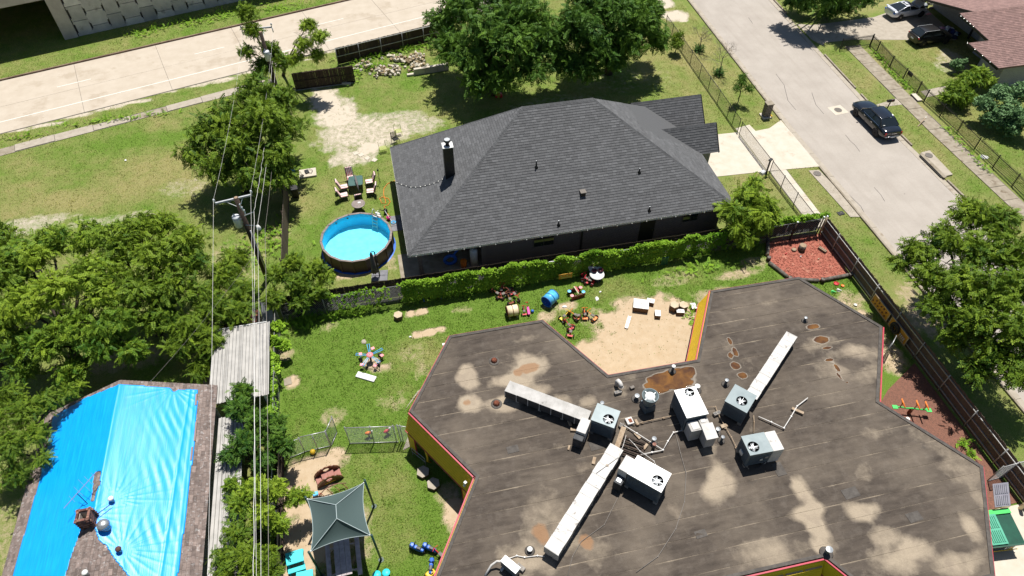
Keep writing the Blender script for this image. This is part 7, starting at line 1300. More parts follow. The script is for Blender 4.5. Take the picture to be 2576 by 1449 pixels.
# ---- black hatchback on the lawn
c2 = carcore('black_hatchback', 'matt black hatchback parked half on the lawn by the red roofed house', (53.95, 53.2, .01), R(1)); st = [(-2.05, .36, .62, .74, .66, .62, .9, .98), (-1.98, .28, .76, .88, .8, .66, .98, 1.04), (-1.6, .24, .84, .9, .84, .68, 1.0, 1.06), (-.6, .2, .86, .9, .84, .68, .98, 1.02), (.5, .2, .86, .9, .83, .67, .95, 1.0), (1.0, .21, .86, .9, .8, .66, .92, .98), (1.6, .24, .8, .88, .72, .62, .84, .9), (1.95, .28, .66, .76, .6, .56, .74, .78), (2.06, .36, .52, .6, .5, .52, .66, .7)]
WB = [(1.28, .76), (1.28, -.76), (-1.26, .76), (-1.26, -.76)]
loft_body(st, 'body', 'car_black2', c2, [(x, .82 * (1 if y > 0 else -1)) for x, y in WB], .33); wheels(c2, [(x, .8 if y > 0 else -.8) for x, y in WB], .33, sp=5); cabin(c2, 'car_black2', .98, .3, -1.35, -1.88, .8, .6, .98, 1.44, 1.06); mirrors(c2, 'car_black2', .8, .86, 1.0)
for sg in (-1, 1): MB().box(-2.0, -1.9, sg * .74 - .1, sg * .74 + .1, .8, .94).build('tail_light', 'tail_red', c2, bevel=.03); MB().box(1.84, 1.96, sg * .56 - .14, sg * .56 + .14, .62, .72).build('headlight', 'galv', c2, bevel=.03); MB().tube([(.2, sg * .6, 1.47), (-1.3, sg * .6, 1.47)], .02, 5).build('roof_bar', 'galv', c2)
MB().box(-2.08, -2.05, -.2, .2, .6, .7).build('number_plate', 'plate', c2)
# ---- silver coupe with raised bonnet
c3 = carcore('silver_coupe', 'silver coupe with raised bonnet and rear spoiler on the driveway', (54.9, 58.6, .03), R(5)); st = [(-2.2, .36, .58, .7, .6, .6, .8, .86), (-2.1, .28, .74, .84, .74, .64, .9, .95), (-1.7, .24, .82, .88, .82, .66, .95, 1.0), (-.6, .2, .84, .88, .82, .64, .92, .96), (.5, .2, .84, .88, .8, .62, .88, .92), (1.0, .2, .84, .88, .76, .6, .84, .86), (1.7, .24, .8, .88, .7, .58, .78, .8), (2.1, .28, .66, .78, .58, .54, .68, .7), (2.22, .36, .5, .6, .48, .5, .6, .62)]
WB = [(1.32, .76), (1.32, -.76), (-1.28, .76), (-1.28, -.76)]
loft_body(st, 'body', 'car_silver', c3, [(x, .8 * (1 if y > 0 else -1)) for x, y in WB], .32); wheels(c3, [(x, .79 if y > 0 else -.79) for x, y in WB], .32, sp=5); cabin(c3, 'car_silver', .85, .12, -.7, -1.75, .78, .56, .92, 1.28, .98); mirrors(c3, 'car_silver', .62, .84, .94)
MB().box(.98, 2.0, -.58, .58, .8, .835).build('engine_bay', 'black_paint', c3); 
for x, y, s3, mm in ((1.3, -.2, (.4, .5, .12), 'iron_cover'), (1.7, .3, (.3, .2, .1), 'galv'), (1.6, -.3, (.2, .3, .08), 'black_paint'), (1.2, .35, (.2, .15, .12), 'galv')): MB().obox((x, y, .83), s3).build('engine_part', mm, c3, bevel=.02)
M_ = grid((0, -.66, 0), (0, .66, 0), (1.1, .52, 0), (1.1, -.52, 0), 8, 6, (0, 0, .05)); M_.xf(M=Matrix.Translation((.92, 0, .9)) @ Matrix.Rotation(R(-42), 4, 'Y')); bn_ = M_.build('bonnet', 'car_silver', c3, True); sf = bn_.modifiers.new('t', 'SOLIDIFY'); sf.thickness = .03; MB().cyl((1.9, .5, .8), (1.62, .45, 1.45), .01, n=6).build('bonnet_prop', 'black_paint', c3)
MB().box(-2.2, -1.98, -.72, .72, 1.1, 1.13).build('spoiler', 'car_silver', c3, bevel=.012)
for sg in (-1, 1): MB().box(-2.12, -2.04, sg * .6 - .02, sg * .6 + .02, .9, 1.1).build('spoiler_strut', 'car_silver', c3); MB().box(-2.18, -2.08, sg * .66 - .12, sg * .66 + .12, .72, .84).build('tail_light', 'blue_plastic', c3, bevel=.03); MB().box(2.0, 2.12, sg * .55 - .14, sg * .55 + .14, .55, .64).build('headlight', 'chrome', c3, bevel=.03)
MB().obox((-.35, 0, 1.305), (.5, .7, .02), 0).build('sunroof', 'glass_dark', c3)
# ================================================================ STREET THINGS
p = t(3, 0, 888, 838); o = thing('kerb_mailbox', 'black mailbox on a slim post beside the sedan', 'mailbox', p); MB().beam((0, 0, 0), (.06, 0, .95), .07).build('post', 'black_paint', o); M_ = MB().hexa([(-.28, -.1, .95), (.34, -.1, .95), (.34, .1, .95), (-.28, .1, .95), (-.28, -.1, 1.06), (.34, -.1, 1.06), (.34, .1, 1.06), (-.28, .1, 1.06)]); M_.build('box', 'black_paint', o)
n_ = 10; pr = [(.1 * math.cos(math.pi * k / n_), 1.06 + .1 * math.sin(math.pi * k / n_)) for k in range(n_ + 1)]; MB().add([(-.28, y, z) for y, z in pr] + [(.34, y, z) for y, z in pr], [(k, k + 1, n_ + 2 + k, n_ + 1 + k) for k in range(n_)] + [tuple(range(n_ + 1)), tuple(range(2 * n_ + 1, n_, -1))]).build('arched_top', 'black_paint', o, True); MB().box(-.3, -.28, -.1, .1, .96, 1.14).build('door', 'black_paint', o); MB().box(.1, .13, -.12, -.1, 1.0, 1.2).build('flag', 'red_plastic', o)
p = t(2, 0, 1912, 880); o = thing('brick_mailbox', 'brown brick mailbox column on a pale base by the driveway', 'mailbox', p, R(0)); MB().box(-.42, .42, -.42, .42, 0, .14).build('base', 'pale_concrete', o, bevel=.02); MB().box(-.28, .28, -.26, .26, .14, 1.3).build('column', 'dark_brick', o); MB().box(-.33, .33, -.3, .3, 1.3, 1.38).build('cap', 'concrete_old', o, bevel=.02); MB().box(.28, .3, -.12, .12, .85, 1.1).build('door', 'black_paint', o)
for k in range(7): MB().ball((.36 + .04 * (k % 2), -.36 + .1 * k, .2), (.06, .06, .06), 6, 4).build('flower', 'yellow_plastic', o)
a, c = t(3, 0, 1130, 955), t(3, 0, 1190, 888, .35); o = thing('leaning_stake', 'tan wooden stake leaning over the sidewalk', 'stake', a); MB().beam((0, 0, .0), c - a, .07, .07).build('stake', 'timber', o); MB().cyl(c - a, (c - a) * 1.04, .045, n=8).build('tip', 'galv', o)
p = t(3, 0, 1115, 740); o = thing('entry_step', 'white concrete step at the iron fence opening', 'step', p, R(-4)); MB().box(-.22, .22, -.6, .5, 0, .16).build('tread', 'pale_concrete', o, bevel=.02); MB().box(-.26, -.22, -.6, .5, 0, .12).build('riser', 'black_paint', o)
p = t(2, 1, 1950, 0); p = S(1918, 436); o = thing('valve_box', 'white crumpled box at the foot of the driveway gate', 'box', p); MB().obox((0, 0, 0), (.5, .4, .2), .4, (.8, .7)).build('box', 'white_paint', o, bevel=.03); MB().obox((0, 0, .2), (.3, .2, .03), .4).build('lid', 'galv', o)
p = S(1933, 405, .0); o = thing('gate_motor', 'black gate opener on a post beside the driveway gate', 'gate opener', (28.75, 37.45, 0)); MB().box(-.05, .05, -.05, .05, 0, 1.3).build('post', 'black_paint', o); MB().obox((0, 0, 1.3), (.36, .2, .12), .5).build('hood', 'black_paint', o, bevel=.02)
# laundry / donation pile by the house
p0 = t(3, 0, 1385, 250) + Vector((-.45, .1, 0)); o = thing('clothes_pile', 'heap of blue white and dark clothes beside the grey brick wall', 'clothes', p0)
for k, cc in enumerate(((.7, .75, .8), (.3, .5, .8), (.02, .03, .08), (.75, .76, .78), (.03, .05, .2), (.5, .62, .8), (.05, .05, .07), (.6, .3, .4), (.7, .72, .76), (.02, .02, .04))):
    mm = mat('cloth%d' % k, cc, tuple(x * .7 for x in cc), 6, .9, bump=.4, bscale=8)
for k in range(34):
    r_ = random.uniform(0, .95); g_ = random.uniform(0, 6.28); z = max(.05, .75 * (1 - r_) * random.uniform(.4, 1)); M_ = MB().ball((0, 0, 0), (random.uniform(.2, .4), random.uniform(.15, .3), random.uniform(.1, .2)), 10, 6); M_.v = [(x * random.uniform(.75, 1.3), y * random.uniform(.75, 1.3), z_ * random.uniform(.6, 1.3)) for x, y, z_ in M_.v]; M_.xf(g_, (1.0 * r_ * math.cos(g_), 1.3 * r_ * math.sin(g_), z)).build('garment', 'cloth%d' % (k % 10), o, True)
# tyre and junk behind the coupe
p = t(3, 0, 715, 48); o = thing('spare_car_wheel', 'loose car wheel lying in the shade behind the coupe', 'wheel', p); MB().torus((0, 0, .14), .25, .1, 24, 8).build('tyre', 'rubber', o, True); MB().cyl((0, 0, .05), (0, 0, .17), .17, n=16).build('rim', 'alloy', o)
o = thing('car_parts', 'pile of dark car parts in front of the coupe', 'car parts', t(3, 0, 1200, 30))
for k in range(14): MB().obox((random.uniform(-1, 1), random.uniform(-1, 1), 0), (random.uniform(.2, .6), random.uniform(.2, .4), random.uniform(.1, .5)), random.uniform(0, 3), (.8, .8)).build('part', random.choice(('iron_cover', 'black_paint', 'galv', 'car_silver', 'rubber')), o, bevel=.02)
o = thing('red_rags', 'red and pink rags on the concrete beside the coupe', 'rags', t(3, 0, 1190, 105))
for k in range(6): M_ = MB().ball((random.uniform(-.5, .5), random.uniform(-.4, .4), .03), (.2, .14, .05), 8, 4); M_.build('rag', random.choice(('pink_plastic', 'red_plastic', 'cloth7')), o)
# junk visible under the big trees
for k, (px, py, mm, lb) in enumerate(((1140, 140, 'red_plastic', 'red tarp bundle half hidden under the big trees'), (1165, 172, 'white_paint', 'white bag half hidden under the big trees'), (1200, 185, 'orange_plastic', 'orange crate half hidden under the big trees'), (1255, 243, 'red_plastic', 'red bundle in deep shade under the big trees'))):
    p = S(px, py); o = thing('yard_junk', lb, 'junk', p, k); MB().obox((0, 0, 0), (.7, .5, .35), 0, (.7, .8)).build('bundle', mm, o, bevel=.08); MB().obox((.1, 0, .35), (.3, .3, .12), .4, (.6, .6)).build('top_fold', mm, o, bevel=.04)
# ================================================================ DUMPSTER
mat('dump_green', (.012, .075, .045), (.01, .055, .035), 3, .4, rustc=(.03, .03, .025), rusts=3, rustlo=.66); mat('lid_green', (.09, .36, .24), (.07, .3, .2), 3, .5); mat('lid_grey', (.35, .34, .38), (.28, .27, .31), 3, .5)
DO = S(2580, 1345); dmp = thing('dumpster', 'green metal dumpster with ribbed plastic lid at the right edge', 'dumpster', (26.3, 8.25, 0), R(-6))
dz = 1.25
MB().hexa([(-.85, -.65, .12), (1.0, -.65, .12), (1.0, .75, .12), (-.85, .75, .12), (-.9, -.8, 1.0), (1.0, -.8, 1.0), (1.0, .8, 1.25), (-.9, .8, 1.25)]).build('bin', 'dump_green', dmp, bevel=.015)
MB().box(-.95, 1.02, -.87, -.79, .92, 1.0).build('front_rim', 'dump_green', dmp); MB().box(-.92, 1.0, -.83, -.805, .25, .31).build('yellow_stripe', 'yellow_plastic', dmp); MB().box(-.95, 1.0, .6, .85, 1.24, 1.3).build('hinge_bar', 'green_plastic', dmp)
MB().box(-1.02, -.9, -.4, .45, .55, .8).build('fork_pocket', 'dump_green', dmp); MB().box(-1.03, -1.0, -.38, .43, .78, .81).build('pocket_edge', 'galv', dmp); MB().box(-.97, -.9, .25, .5, 1.0, 1.2).build('warning_plate', 'yellow_plastic', dmp)
def lidm(x0, x1, y0, y1, z0, z1, m, nm):
    q_ = MB().hexa([(x0, y0, z0), (x1, y0, z0), (x1, y1, z1), (x0, y1, z1), (x0, y0, z0 + .03), (x1, y0, z0 + .03), (x1, y1, z1 + .03), (x0, y1, z1 + .03)]).build(nm, m, dmp, bevel=.01)
    for k in range(7):
        x = x0 + .1 + k * (x1 - x0 - .2) / 6.5
        for f0, f1 in ((.07, .46), (.54, .93)): ya, yb, za, zb = y0 + (y1 - y0) * f0, y0 + (y1 - y0) * f1, z0 + (z1 - z0) * f0, z0 + (z1 - z0) * f1; MB().hexa([(x, ya, za + .03), (x + .06, ya, za + .03), (x + .06, yb, zb + .03), (x, yb, zb + .03), (x, ya, za + .065), (x + .06, ya, za + .065), (x + .06, yb, zb + .065), (x, yb, zb + .065)]).build('rib', m, q_)
    return q_
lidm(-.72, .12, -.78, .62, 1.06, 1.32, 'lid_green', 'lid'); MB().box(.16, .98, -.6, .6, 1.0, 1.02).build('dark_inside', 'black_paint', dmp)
lidm(.16, 1.0, .86, 1.75, 1.5, 2.25, 'lid_grey', 'open_lid')
pl_ = MB().box(.1, .55, -.86, -.845, .6, .82).build('sign_plate', 'white_paint', dmp)
def stroke(pts, m):
    mb = MB()
    for a, b_ in zip(pts[:-1], pts[1:]): mb.beam((a[0], -.868, a[1]), (b_[0], -.868, b_[1]), .035, .012, up=(0, 1, 0))
    mb.build('letter', m, pl_)
stroke([(.15, .79), (.19, .64), (.23, .76), (.27, .64), (.31, .79)], 'dark_green'); stroke([(.33, .64), (.36, .79), (.41, .66), (.46, .79), (.49, .64)], 'yellow_plastic')
struct(MB().prism([(23.3, 3), (33.2, 3), (33.2, 9.3), (24.2, 9.5), (23.4, 8.4)], .001, .03).build('dumpster_pad', 'pale_concrete'))
for k, (px, py) in enumerate(((2512, 1290), (2565, 1280))): p = S(px, py); o = thing('bollard', ('cream steel bollard behind the dumpster corner', 'cream steel bollard beside the open dumpster lid')[k], 'bollard', p); MB().cyl((0, 0, 0), (0, 0, .95), .1, n=16).build('pipe', 'cream_plastic', o, True); MB().lathe([(.1, 0), (.07, .04), (0, .05)], (0, 0, .95), 16).build('cap', 'cream_plastic', o)
# ================================================================ FOLIAGE
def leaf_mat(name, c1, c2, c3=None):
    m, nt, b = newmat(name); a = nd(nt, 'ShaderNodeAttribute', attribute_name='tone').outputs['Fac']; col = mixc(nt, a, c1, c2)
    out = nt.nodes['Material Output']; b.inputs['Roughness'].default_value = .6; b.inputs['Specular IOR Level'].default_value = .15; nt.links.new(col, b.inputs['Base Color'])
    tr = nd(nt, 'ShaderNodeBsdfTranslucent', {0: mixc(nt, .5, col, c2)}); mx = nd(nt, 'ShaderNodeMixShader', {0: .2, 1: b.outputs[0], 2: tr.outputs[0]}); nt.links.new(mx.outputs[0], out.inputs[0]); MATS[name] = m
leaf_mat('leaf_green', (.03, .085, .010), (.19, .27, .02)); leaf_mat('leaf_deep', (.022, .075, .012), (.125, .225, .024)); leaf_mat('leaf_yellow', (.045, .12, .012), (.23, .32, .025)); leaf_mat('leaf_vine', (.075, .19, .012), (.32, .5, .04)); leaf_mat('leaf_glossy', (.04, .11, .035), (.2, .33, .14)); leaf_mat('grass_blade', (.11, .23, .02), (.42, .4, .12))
def np_mesh(name, V, F, tone, m):
    me = bpy.data.meshes.new(name); k = F.shape[1]; me.vertices.add(len(V)); me.vertices.foreach_set('co', V.astype(np.float32).ravel()); me.loops.add(F.size); me.loops.foreach_set('vertex_index', F.astype(np.int32).ravel()); me.polygons.add(len(F)); me.polygons.foreach_set('loop_start', np.arange(0, F.size, k, dtype=np.int32)); me.polygons.foreach_set('loop_total', np.full(len(F), k, np.int32)); me.update(calc_edges=True)
    a = me.attributes.new('tone', 'FLOAT', 'FACE'); a.data.foreach_set('value', tone.astype(np.float32)); me.materials.append(MATS[m]); return me
def template(kind):
    L = []
    if kind == 'pinnate':                       # a drooping stalk with leaflets on both sides
        for k in range(4):
            x = .1 + k * .22; z = -.22 * x * x
            for sd in (-1, 1): L.append((Vector((x, 0, z)), Vector((.55, sd * .8, -.25)).normalized(), .34 - .015 * k, .11))
        L.append((Vector((.9, 0, -.2)), Vector((1, 0, -.4)).normalized(), .3, .1))
    elif kind == 'feather':                     # long arching frond of tiny leaflets
        for k in range(7):
            x = .08 + k * .14; z = -.3 * x * x
            for sd in (-1, 1): L.append((Vector((x, 0, z)), Vector((.5, sd * .8, -.15)).normalized(), .18, .07))
    else:                                       # broad leaves in a loose rosette
        rg = random.Random(3)
        for k in range(9): g = rg.uniform(0, 6.28); L.append((Vector((.3 * math.cos(g) * rg.random(), .3 * math.sin(g) * rg.random(), rg.uniform(-.15, .15))), Vector((math.cos(g), math.sin(g), rg.uniform(-.5, .3))).normalized(), .42, .2))
    V = []
    for o, d, l, w in L:
        s = d.cross(Vector((0, 0, 1))).normalized() * w; V += [o, o + d * l * .45 + s, o + d * l, o + d * l * .45 - s]
    return np.array([v[:] for v in V])
def unit(a): return a / np.maximum(1e-6, np.linalg.norm(a, axis=1, keepdims=True))
def sprays(pos_, dirs, ups, size, tone, kind, rg):
    T_ = template(kind); n = len(pos_); x = unit(dirs); y = unit(np.cross(ups, x)); z = np.cross(x, y); V = pos_[:, None, :] + (T_[None, :, 0:1] * x[:, None, :] + T_[None, :, 1:2] * y[:, None, :] + T_[None, :, 2:3] * z[:, None, :]) * size[:, None, None]
    nl = len(T_) // 4; F = np.arange(n * nl * 4).reshape(-1, 4); return V.reshape(-1, 3), F, np.clip(np.repeat(tone, nl) + rg.normal(0, .12, n * nl), 0, 1)
def crown(blobs, n, size, m, kind, droop, seed, org, up=.25, shell=.5):
    n = int(n * 1.75)
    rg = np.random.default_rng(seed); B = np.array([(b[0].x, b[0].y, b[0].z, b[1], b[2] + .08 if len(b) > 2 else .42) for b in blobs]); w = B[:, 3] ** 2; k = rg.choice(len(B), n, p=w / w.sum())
    # each blob is broken into clumps so that light and dark masses and gaps appear
    nc = 17; cd = unit(rg.normal(0, 1, (len(B), nc, 3)) + np.array([0, 0, .3])); cw = rg.uniform(.3, 1.6, (len(B), nc)); cw = np.cumsum(cw / cw.sum(1, keepdims=True), 1); ci = np.minimum(nc - 1, (rg.random(n)[:, None] > cw[k]).sum(1)); cr = rg.uniform(.5, 1.15, (len(B), nc))[k, ci]; ct = rg.normal(.06, .17, (len(B), nc))[k, ci]; cs = rg.uniform(.2, .38, (len(B), nc))[k, ci]
    e = unit(rg.normal(0, 1, (n, 3)) + cd[k, ci] * .7 + np.array([0, 0, .35])); R_ = B[k, 3][:, None]; d = unit(cd[k, ci] + e * .5)
    P = B[k, :3] + R_ * (cd[k, ci] * cr[:, None] * np.array([1, 1, .85]) + e * (cs * (shell + (1 - shell) * rg.random(n) ** .4))[:, None] * np.array([1.15, 1.15, .75])); P[:, 2] = np.maximum(P[:, 2], .15)
    co_ = rg.random(n) < .3; Q = B[k, :3] + R_ * unit(rg.normal(0, 1, (n, 3)) + np.array([0, 0, .2])) * (.2 + .58 * rg.random(n) ** .6)[:, None] * np.array([1, 1, .8]); P = np.where(co_[:, None], Q, P); P[:, 2] = np.maximum(P[:, 2], .15)
    dr = e * np.array([.6, .6, .2]) + rg.normal(0, .5, (n, 3)) + np.array([0, 0, -droop * .55]); ups = e * .95 + np.array([0, 0, .5]) + rg.normal(0, .4, (n, 3))
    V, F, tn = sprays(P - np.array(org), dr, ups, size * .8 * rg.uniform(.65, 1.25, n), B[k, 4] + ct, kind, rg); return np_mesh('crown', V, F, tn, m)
def tree(name, label, base, blobs, n, size=.6, m='leaf_green', kind='pinnate', droop=.5, seed=1, tr=.16, bark='bark', group='trees', cat='tree', shell=.5, multi=1):
    base = Vector((base.x, base.y, 0)); o = thing(name, label, cat, base, 0, group); rg = random.Random(seed); mb = MB(); cen = sum((b[0] for b in blobs), Vector()) / len(blobs) - base; fk = Vector((cen.x * .25, cen.y * .25, max(.3, cen.z * .4)))
    mb.tube([(0, 0, -.05), fk * .5 + Vector((rg.uniform(-.06, .06), rg.uniform(-.06, .06), 0)), fk], [tr * 1.35, tr, tr * .85], 9)
    for b in blobs:
        c = b[0] - base; md = fk.lerp(c, .5) + Vector((rg.uniform(-.2, .2), rg.uniform(-.2, .2), .15)); mb.tube([fk, md, c], [tr * .6, tr * .38, tr * .16], 6)
        for k in range(7):
            d = Vector((rg.gauss(0, 1), rg.gauss(0, 1), rg.gauss(.2, .8))).normalized() * b[1] * .8; s = md.lerp(c, rg.uniform(.3, 1)); mb.tube([s, s + d * .5 + Vector((0, 0, .08)), s + d], [tr * .15, tr * .09, tr * .03], 4)
    mb.build('trunk', bark, o, True); link('crown', crown(blobs, n, size, m, kind, droop, seed, base, shell=shell), o); return o
def bl(*a): return [(S(px, py, z), r, *t_) for (px, py, z, r, *t_) in a]
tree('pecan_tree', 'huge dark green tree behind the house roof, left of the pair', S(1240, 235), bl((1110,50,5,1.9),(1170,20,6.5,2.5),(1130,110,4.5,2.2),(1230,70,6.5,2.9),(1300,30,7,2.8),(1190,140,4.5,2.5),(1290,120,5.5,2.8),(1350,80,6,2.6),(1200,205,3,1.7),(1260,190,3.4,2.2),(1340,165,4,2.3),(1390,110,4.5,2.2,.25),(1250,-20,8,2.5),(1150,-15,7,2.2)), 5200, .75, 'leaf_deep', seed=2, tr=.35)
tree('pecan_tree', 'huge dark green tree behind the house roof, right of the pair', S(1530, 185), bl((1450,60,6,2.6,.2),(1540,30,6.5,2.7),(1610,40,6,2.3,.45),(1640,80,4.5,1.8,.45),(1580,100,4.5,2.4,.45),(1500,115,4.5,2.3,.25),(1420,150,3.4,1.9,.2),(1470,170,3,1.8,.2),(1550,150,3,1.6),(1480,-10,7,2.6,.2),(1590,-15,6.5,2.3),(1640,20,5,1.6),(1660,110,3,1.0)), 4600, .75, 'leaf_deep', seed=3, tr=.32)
tree('broad_tree', 'dense dark green tree beside the far utility pole', S(620, 480), bl((640,240,6,2.0),(700,250,5,1.7),(570,290,5.5,2.0),(650,300,6,2.2,.45),(720,320,4.5,1.6),(520,340,4.5,1.9),(600,360,5,2.2),(690,390,4.2,1.9),(490,390,3.6,1.4),(550,420,3.6,1.8),(640,440,3.4,1.9),(710,440,3,1.4)), 4200, .62, seed=4, tr=.28, kind='pinnate', droop=.6)
tree('honey_tree', 'bright yellow green spreading tree in the left cluster, nearest the field', S(400, 840), bl((350,570,6,1.3,.55),(400,560,6,1.2,.6),(470,600,5.5,1.3,.55),(300,610,6,1.6,.45),(400,640,5.5,1.8,.5),(490,660,4.8,1.3),(440,720,4.4,1.6),(340,720,4.8,1.7,.4),(500,740,3.8,1.1),(410,800,3.4,1.5,.25)), 3600, .5, seed=5, tr=.2, shell=.4)
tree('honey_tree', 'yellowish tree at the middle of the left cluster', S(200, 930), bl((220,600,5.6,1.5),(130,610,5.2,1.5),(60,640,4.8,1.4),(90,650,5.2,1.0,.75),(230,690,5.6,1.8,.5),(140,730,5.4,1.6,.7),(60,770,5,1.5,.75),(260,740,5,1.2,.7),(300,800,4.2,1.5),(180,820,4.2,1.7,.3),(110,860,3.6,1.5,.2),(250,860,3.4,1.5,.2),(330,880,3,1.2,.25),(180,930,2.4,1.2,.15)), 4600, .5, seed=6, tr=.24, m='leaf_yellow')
tree('feathery_tree', 'feathery olive tree left of the white carport', S(560, 900), bl((600,650,3.4,1.0,.5),(560,690,3.6,1.3,.45),(610,730,3,1.1),(540,770,3.4,1.4,.35),(590,790,2.8,1.1),(480,820,3.2,1.3,.4),(520,860,2.6,1.2,.35),(450,870,2.8,1.0),(500,930,1.8,.8)), 2600, .62, seed=7, kind='feather', tr=.14, droop=.7)
tree('shady_tree', 'dark tree at the left edge behind the tarp house', S(0, 930), bl((0,600,4.8,1.5,.3),(30,700,4.4,1.7,.25),(-40,680,5,2),(10,800,3.6,1.6,.25),(40,860,3,1.3,.3),(-60,800,4,2),(60,930,2,1.0,.2)), 2200, .55, seed=8, tr=.2)
tree('pool_side_tree', 'small bright tree beside the dark fence left of the pool', S(752, 800), bl((740,660,3.0,.85,.5),(700,690,2.7,.85),(790,680,2.6,.85,.45),(750,710,2.6,1.1),(820,695,2.2,.7,.5),(690,750,2,.8),(760,755,1.9,.95,.25),(800,735,1.9,.7)), 1700, .42, seed=9, tr=.1, kind='pinnate')
tree('roof_side_tree', 'olive tree overhanging the left eave of the tarp roof', S(30, 1190), bl((60,1040,4.3,1.1,.35),(120,1010,4.3,.9,.4),(20,1000,4.2,1.1),(170,985,4.2,.55,.45),(90,1090,4,.9),(20,1120,4,1.2,.25),(40,1190,3.2,1.0,.25),(110,1150,3.6,.55),(195,970,4.0,.35,.5),(-30,1060,4.5,1.3)), 2300, .42, seed=10, tr=.14, kind='feather', droop=.7)
tree('hedge_tree', 'dark green tree over the white awning, farthest of the hedge row', S(640, 1190), bl((610,985,3.2,.75,.4),(600,1030,3.2,.8),(650,1060,3,.9,.3),(620,1110,3,.9,.2),(690,1100,2.5,.75,.2),(580,1140,2.8,.6,.25),(660,1160,2.2,.75,.2),(720,1120,2.2,.5),(700,1060,2.2,.5)), 1900, .4, m='leaf_deep', seed=11, tr=.1, kind='pinnate')
tree('hedge_tree', 'yellow green tree in the middle of the hedge row by the shade sail', S(650, 1330), bl((640,1230,3.2,.8,.6),(690,1230,3,.75,.75),(600,1270,3,.75,.4),(660,1300,2.8,.8,.6),(740,1250,2.4,.55,.5),(770,1240,2.2,.35,.5),(700,1320,2.2,.6,.4),(580,1220,2.8,.5)), 1700, .36, m='leaf_yellow', seed=12, tr=.1)
tree('hedge_tree', 'bright feathery tree at the bottom of the hedge row', S(610, 1440), bl((590,1340,3,.75,.4),(560,1400,2.8,.7),(620,1400,3,.85,.5),(670,1400,2.5,.65,.45),(640,1450,2.6,.8),(560,1450,2.6,.7),(690,1440,2,.5)), 1600, .4, seed=13, tr=.1, kind='feather', droop=.7)
tree('hedge_shrub', 'leafy shrub below the small tree at the fence corner', S(700, 900), bl((700,820,1.6,.5,.5),(690,860,1.5,.55,.35),(715,870,1.2,.45,.6),(690,930,1.3,.4,.5),(685,980,1.3,.35,.5),(690,905,1.2,.4)), 700, .3, m='leaf_vine', seed=14, tr=.05, kind='broad', cat='shrub')
tree('weeping_tree', 'weeping feathery tree behind the dark fence beside the mulch bed', S(1895, 583), bl((1880,490,3.3,.95,.5),(1840,530,2.9,.95,.45),(1920,510,2.9,.95,.5),(1890,540,2.8,1.05,.5),(1860,570,2.2,.8,.5),(1920,560,2.2,.85,.45),(1900,460,3,.7,.5),(1945,530,2.3,.7,.45),(1880,600,1.8,.5,.5)), 1500, .8, m='leaf_yellow', seed=15, tr=.12, kind='feather', droop=1.1, shell=.35)
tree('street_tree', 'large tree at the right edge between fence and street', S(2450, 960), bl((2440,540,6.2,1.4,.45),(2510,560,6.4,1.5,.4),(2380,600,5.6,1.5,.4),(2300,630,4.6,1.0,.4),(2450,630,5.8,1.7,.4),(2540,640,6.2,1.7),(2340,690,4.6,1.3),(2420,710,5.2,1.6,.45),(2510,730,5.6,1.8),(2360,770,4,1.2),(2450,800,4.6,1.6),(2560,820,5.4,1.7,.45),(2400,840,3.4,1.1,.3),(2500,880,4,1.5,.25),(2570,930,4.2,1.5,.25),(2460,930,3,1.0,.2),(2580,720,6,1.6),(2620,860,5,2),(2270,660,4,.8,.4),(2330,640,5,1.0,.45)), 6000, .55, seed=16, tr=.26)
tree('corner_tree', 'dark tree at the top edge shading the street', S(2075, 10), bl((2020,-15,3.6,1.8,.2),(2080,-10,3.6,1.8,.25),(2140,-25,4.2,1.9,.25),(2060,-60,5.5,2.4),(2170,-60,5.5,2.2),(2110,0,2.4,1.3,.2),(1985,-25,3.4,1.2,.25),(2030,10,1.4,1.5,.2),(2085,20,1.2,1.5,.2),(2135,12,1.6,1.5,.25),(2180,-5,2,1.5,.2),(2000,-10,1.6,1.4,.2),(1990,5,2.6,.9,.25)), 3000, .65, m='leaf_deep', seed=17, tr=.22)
tree('thin_tree', 'tall thin tree rising behind the far utility pole', S(688, 195), bl((620,30,8,1.1,.5),(635,75,7,1.0,.4),(620,130,5.6,1.0,.35),(680,125,5,1.1,.35),(660,165,4,1.2,.3),(700,150,4.4,1.0,.35)), 1000, .5, seed=18, tr=.12, shell=.3)
tree('leaning_tree', 'sparse yellow green tree leaning right beside the dirt driveway gate', S(712, 190), bl((775,65,6,1.0,.6),(800,95,5.5,1.1,.6),(765,110,5,1.0,.65),(730,150,3.6,.9,.6),(800,135,4.2,.9,.6),(750,140,4,.7,.7)), 800, .45, m='leaf_yellow', seed=19, tr=.12, shell=.3)
for px, py, bb, lb, nn, m_, kd in ((1710/3+1288, 745/3, ((1868,205,2.1,.6,.3),(1855,220,1.8,.5,.3),(1885,222,1.7,.5,.3),(1870,190,2.4,.35,.3)), 'small round street tree on the verge by the brick mailbox', 420, 'leaf_deep', 'feather'), (1230/3+1288, 398/3, ((1702,95,1.5,.6,.4),(1708,110,1.2,.6,.4),(1697,112,1.0,.5),(1714,85,1.8,.35)), 'young bushy tree at the black chain link fence', 420, 'leaf_green', 'pinnate')):
    tree('young_tree', lb, S(px, py), bl(*bb), nn, .34, m_, kd, .5, 20, .045)
tree('yellow_shrub', 'tall olive shrub in front of the red roofed house', S(2410, 265), bl((2405,222,1.4,1.3,.35),(2440,200,1.8,1.2,.4),(2465,180,2.2,.8,.6),(2385,245,1,.9,.3),(2430,245,1.1,1.2,.25),(2485,205,1.7,.9,.4)), 1700, .42, m='leaf_yellow', seed=22, tr=.08, cat='shrub', group='shrubs')
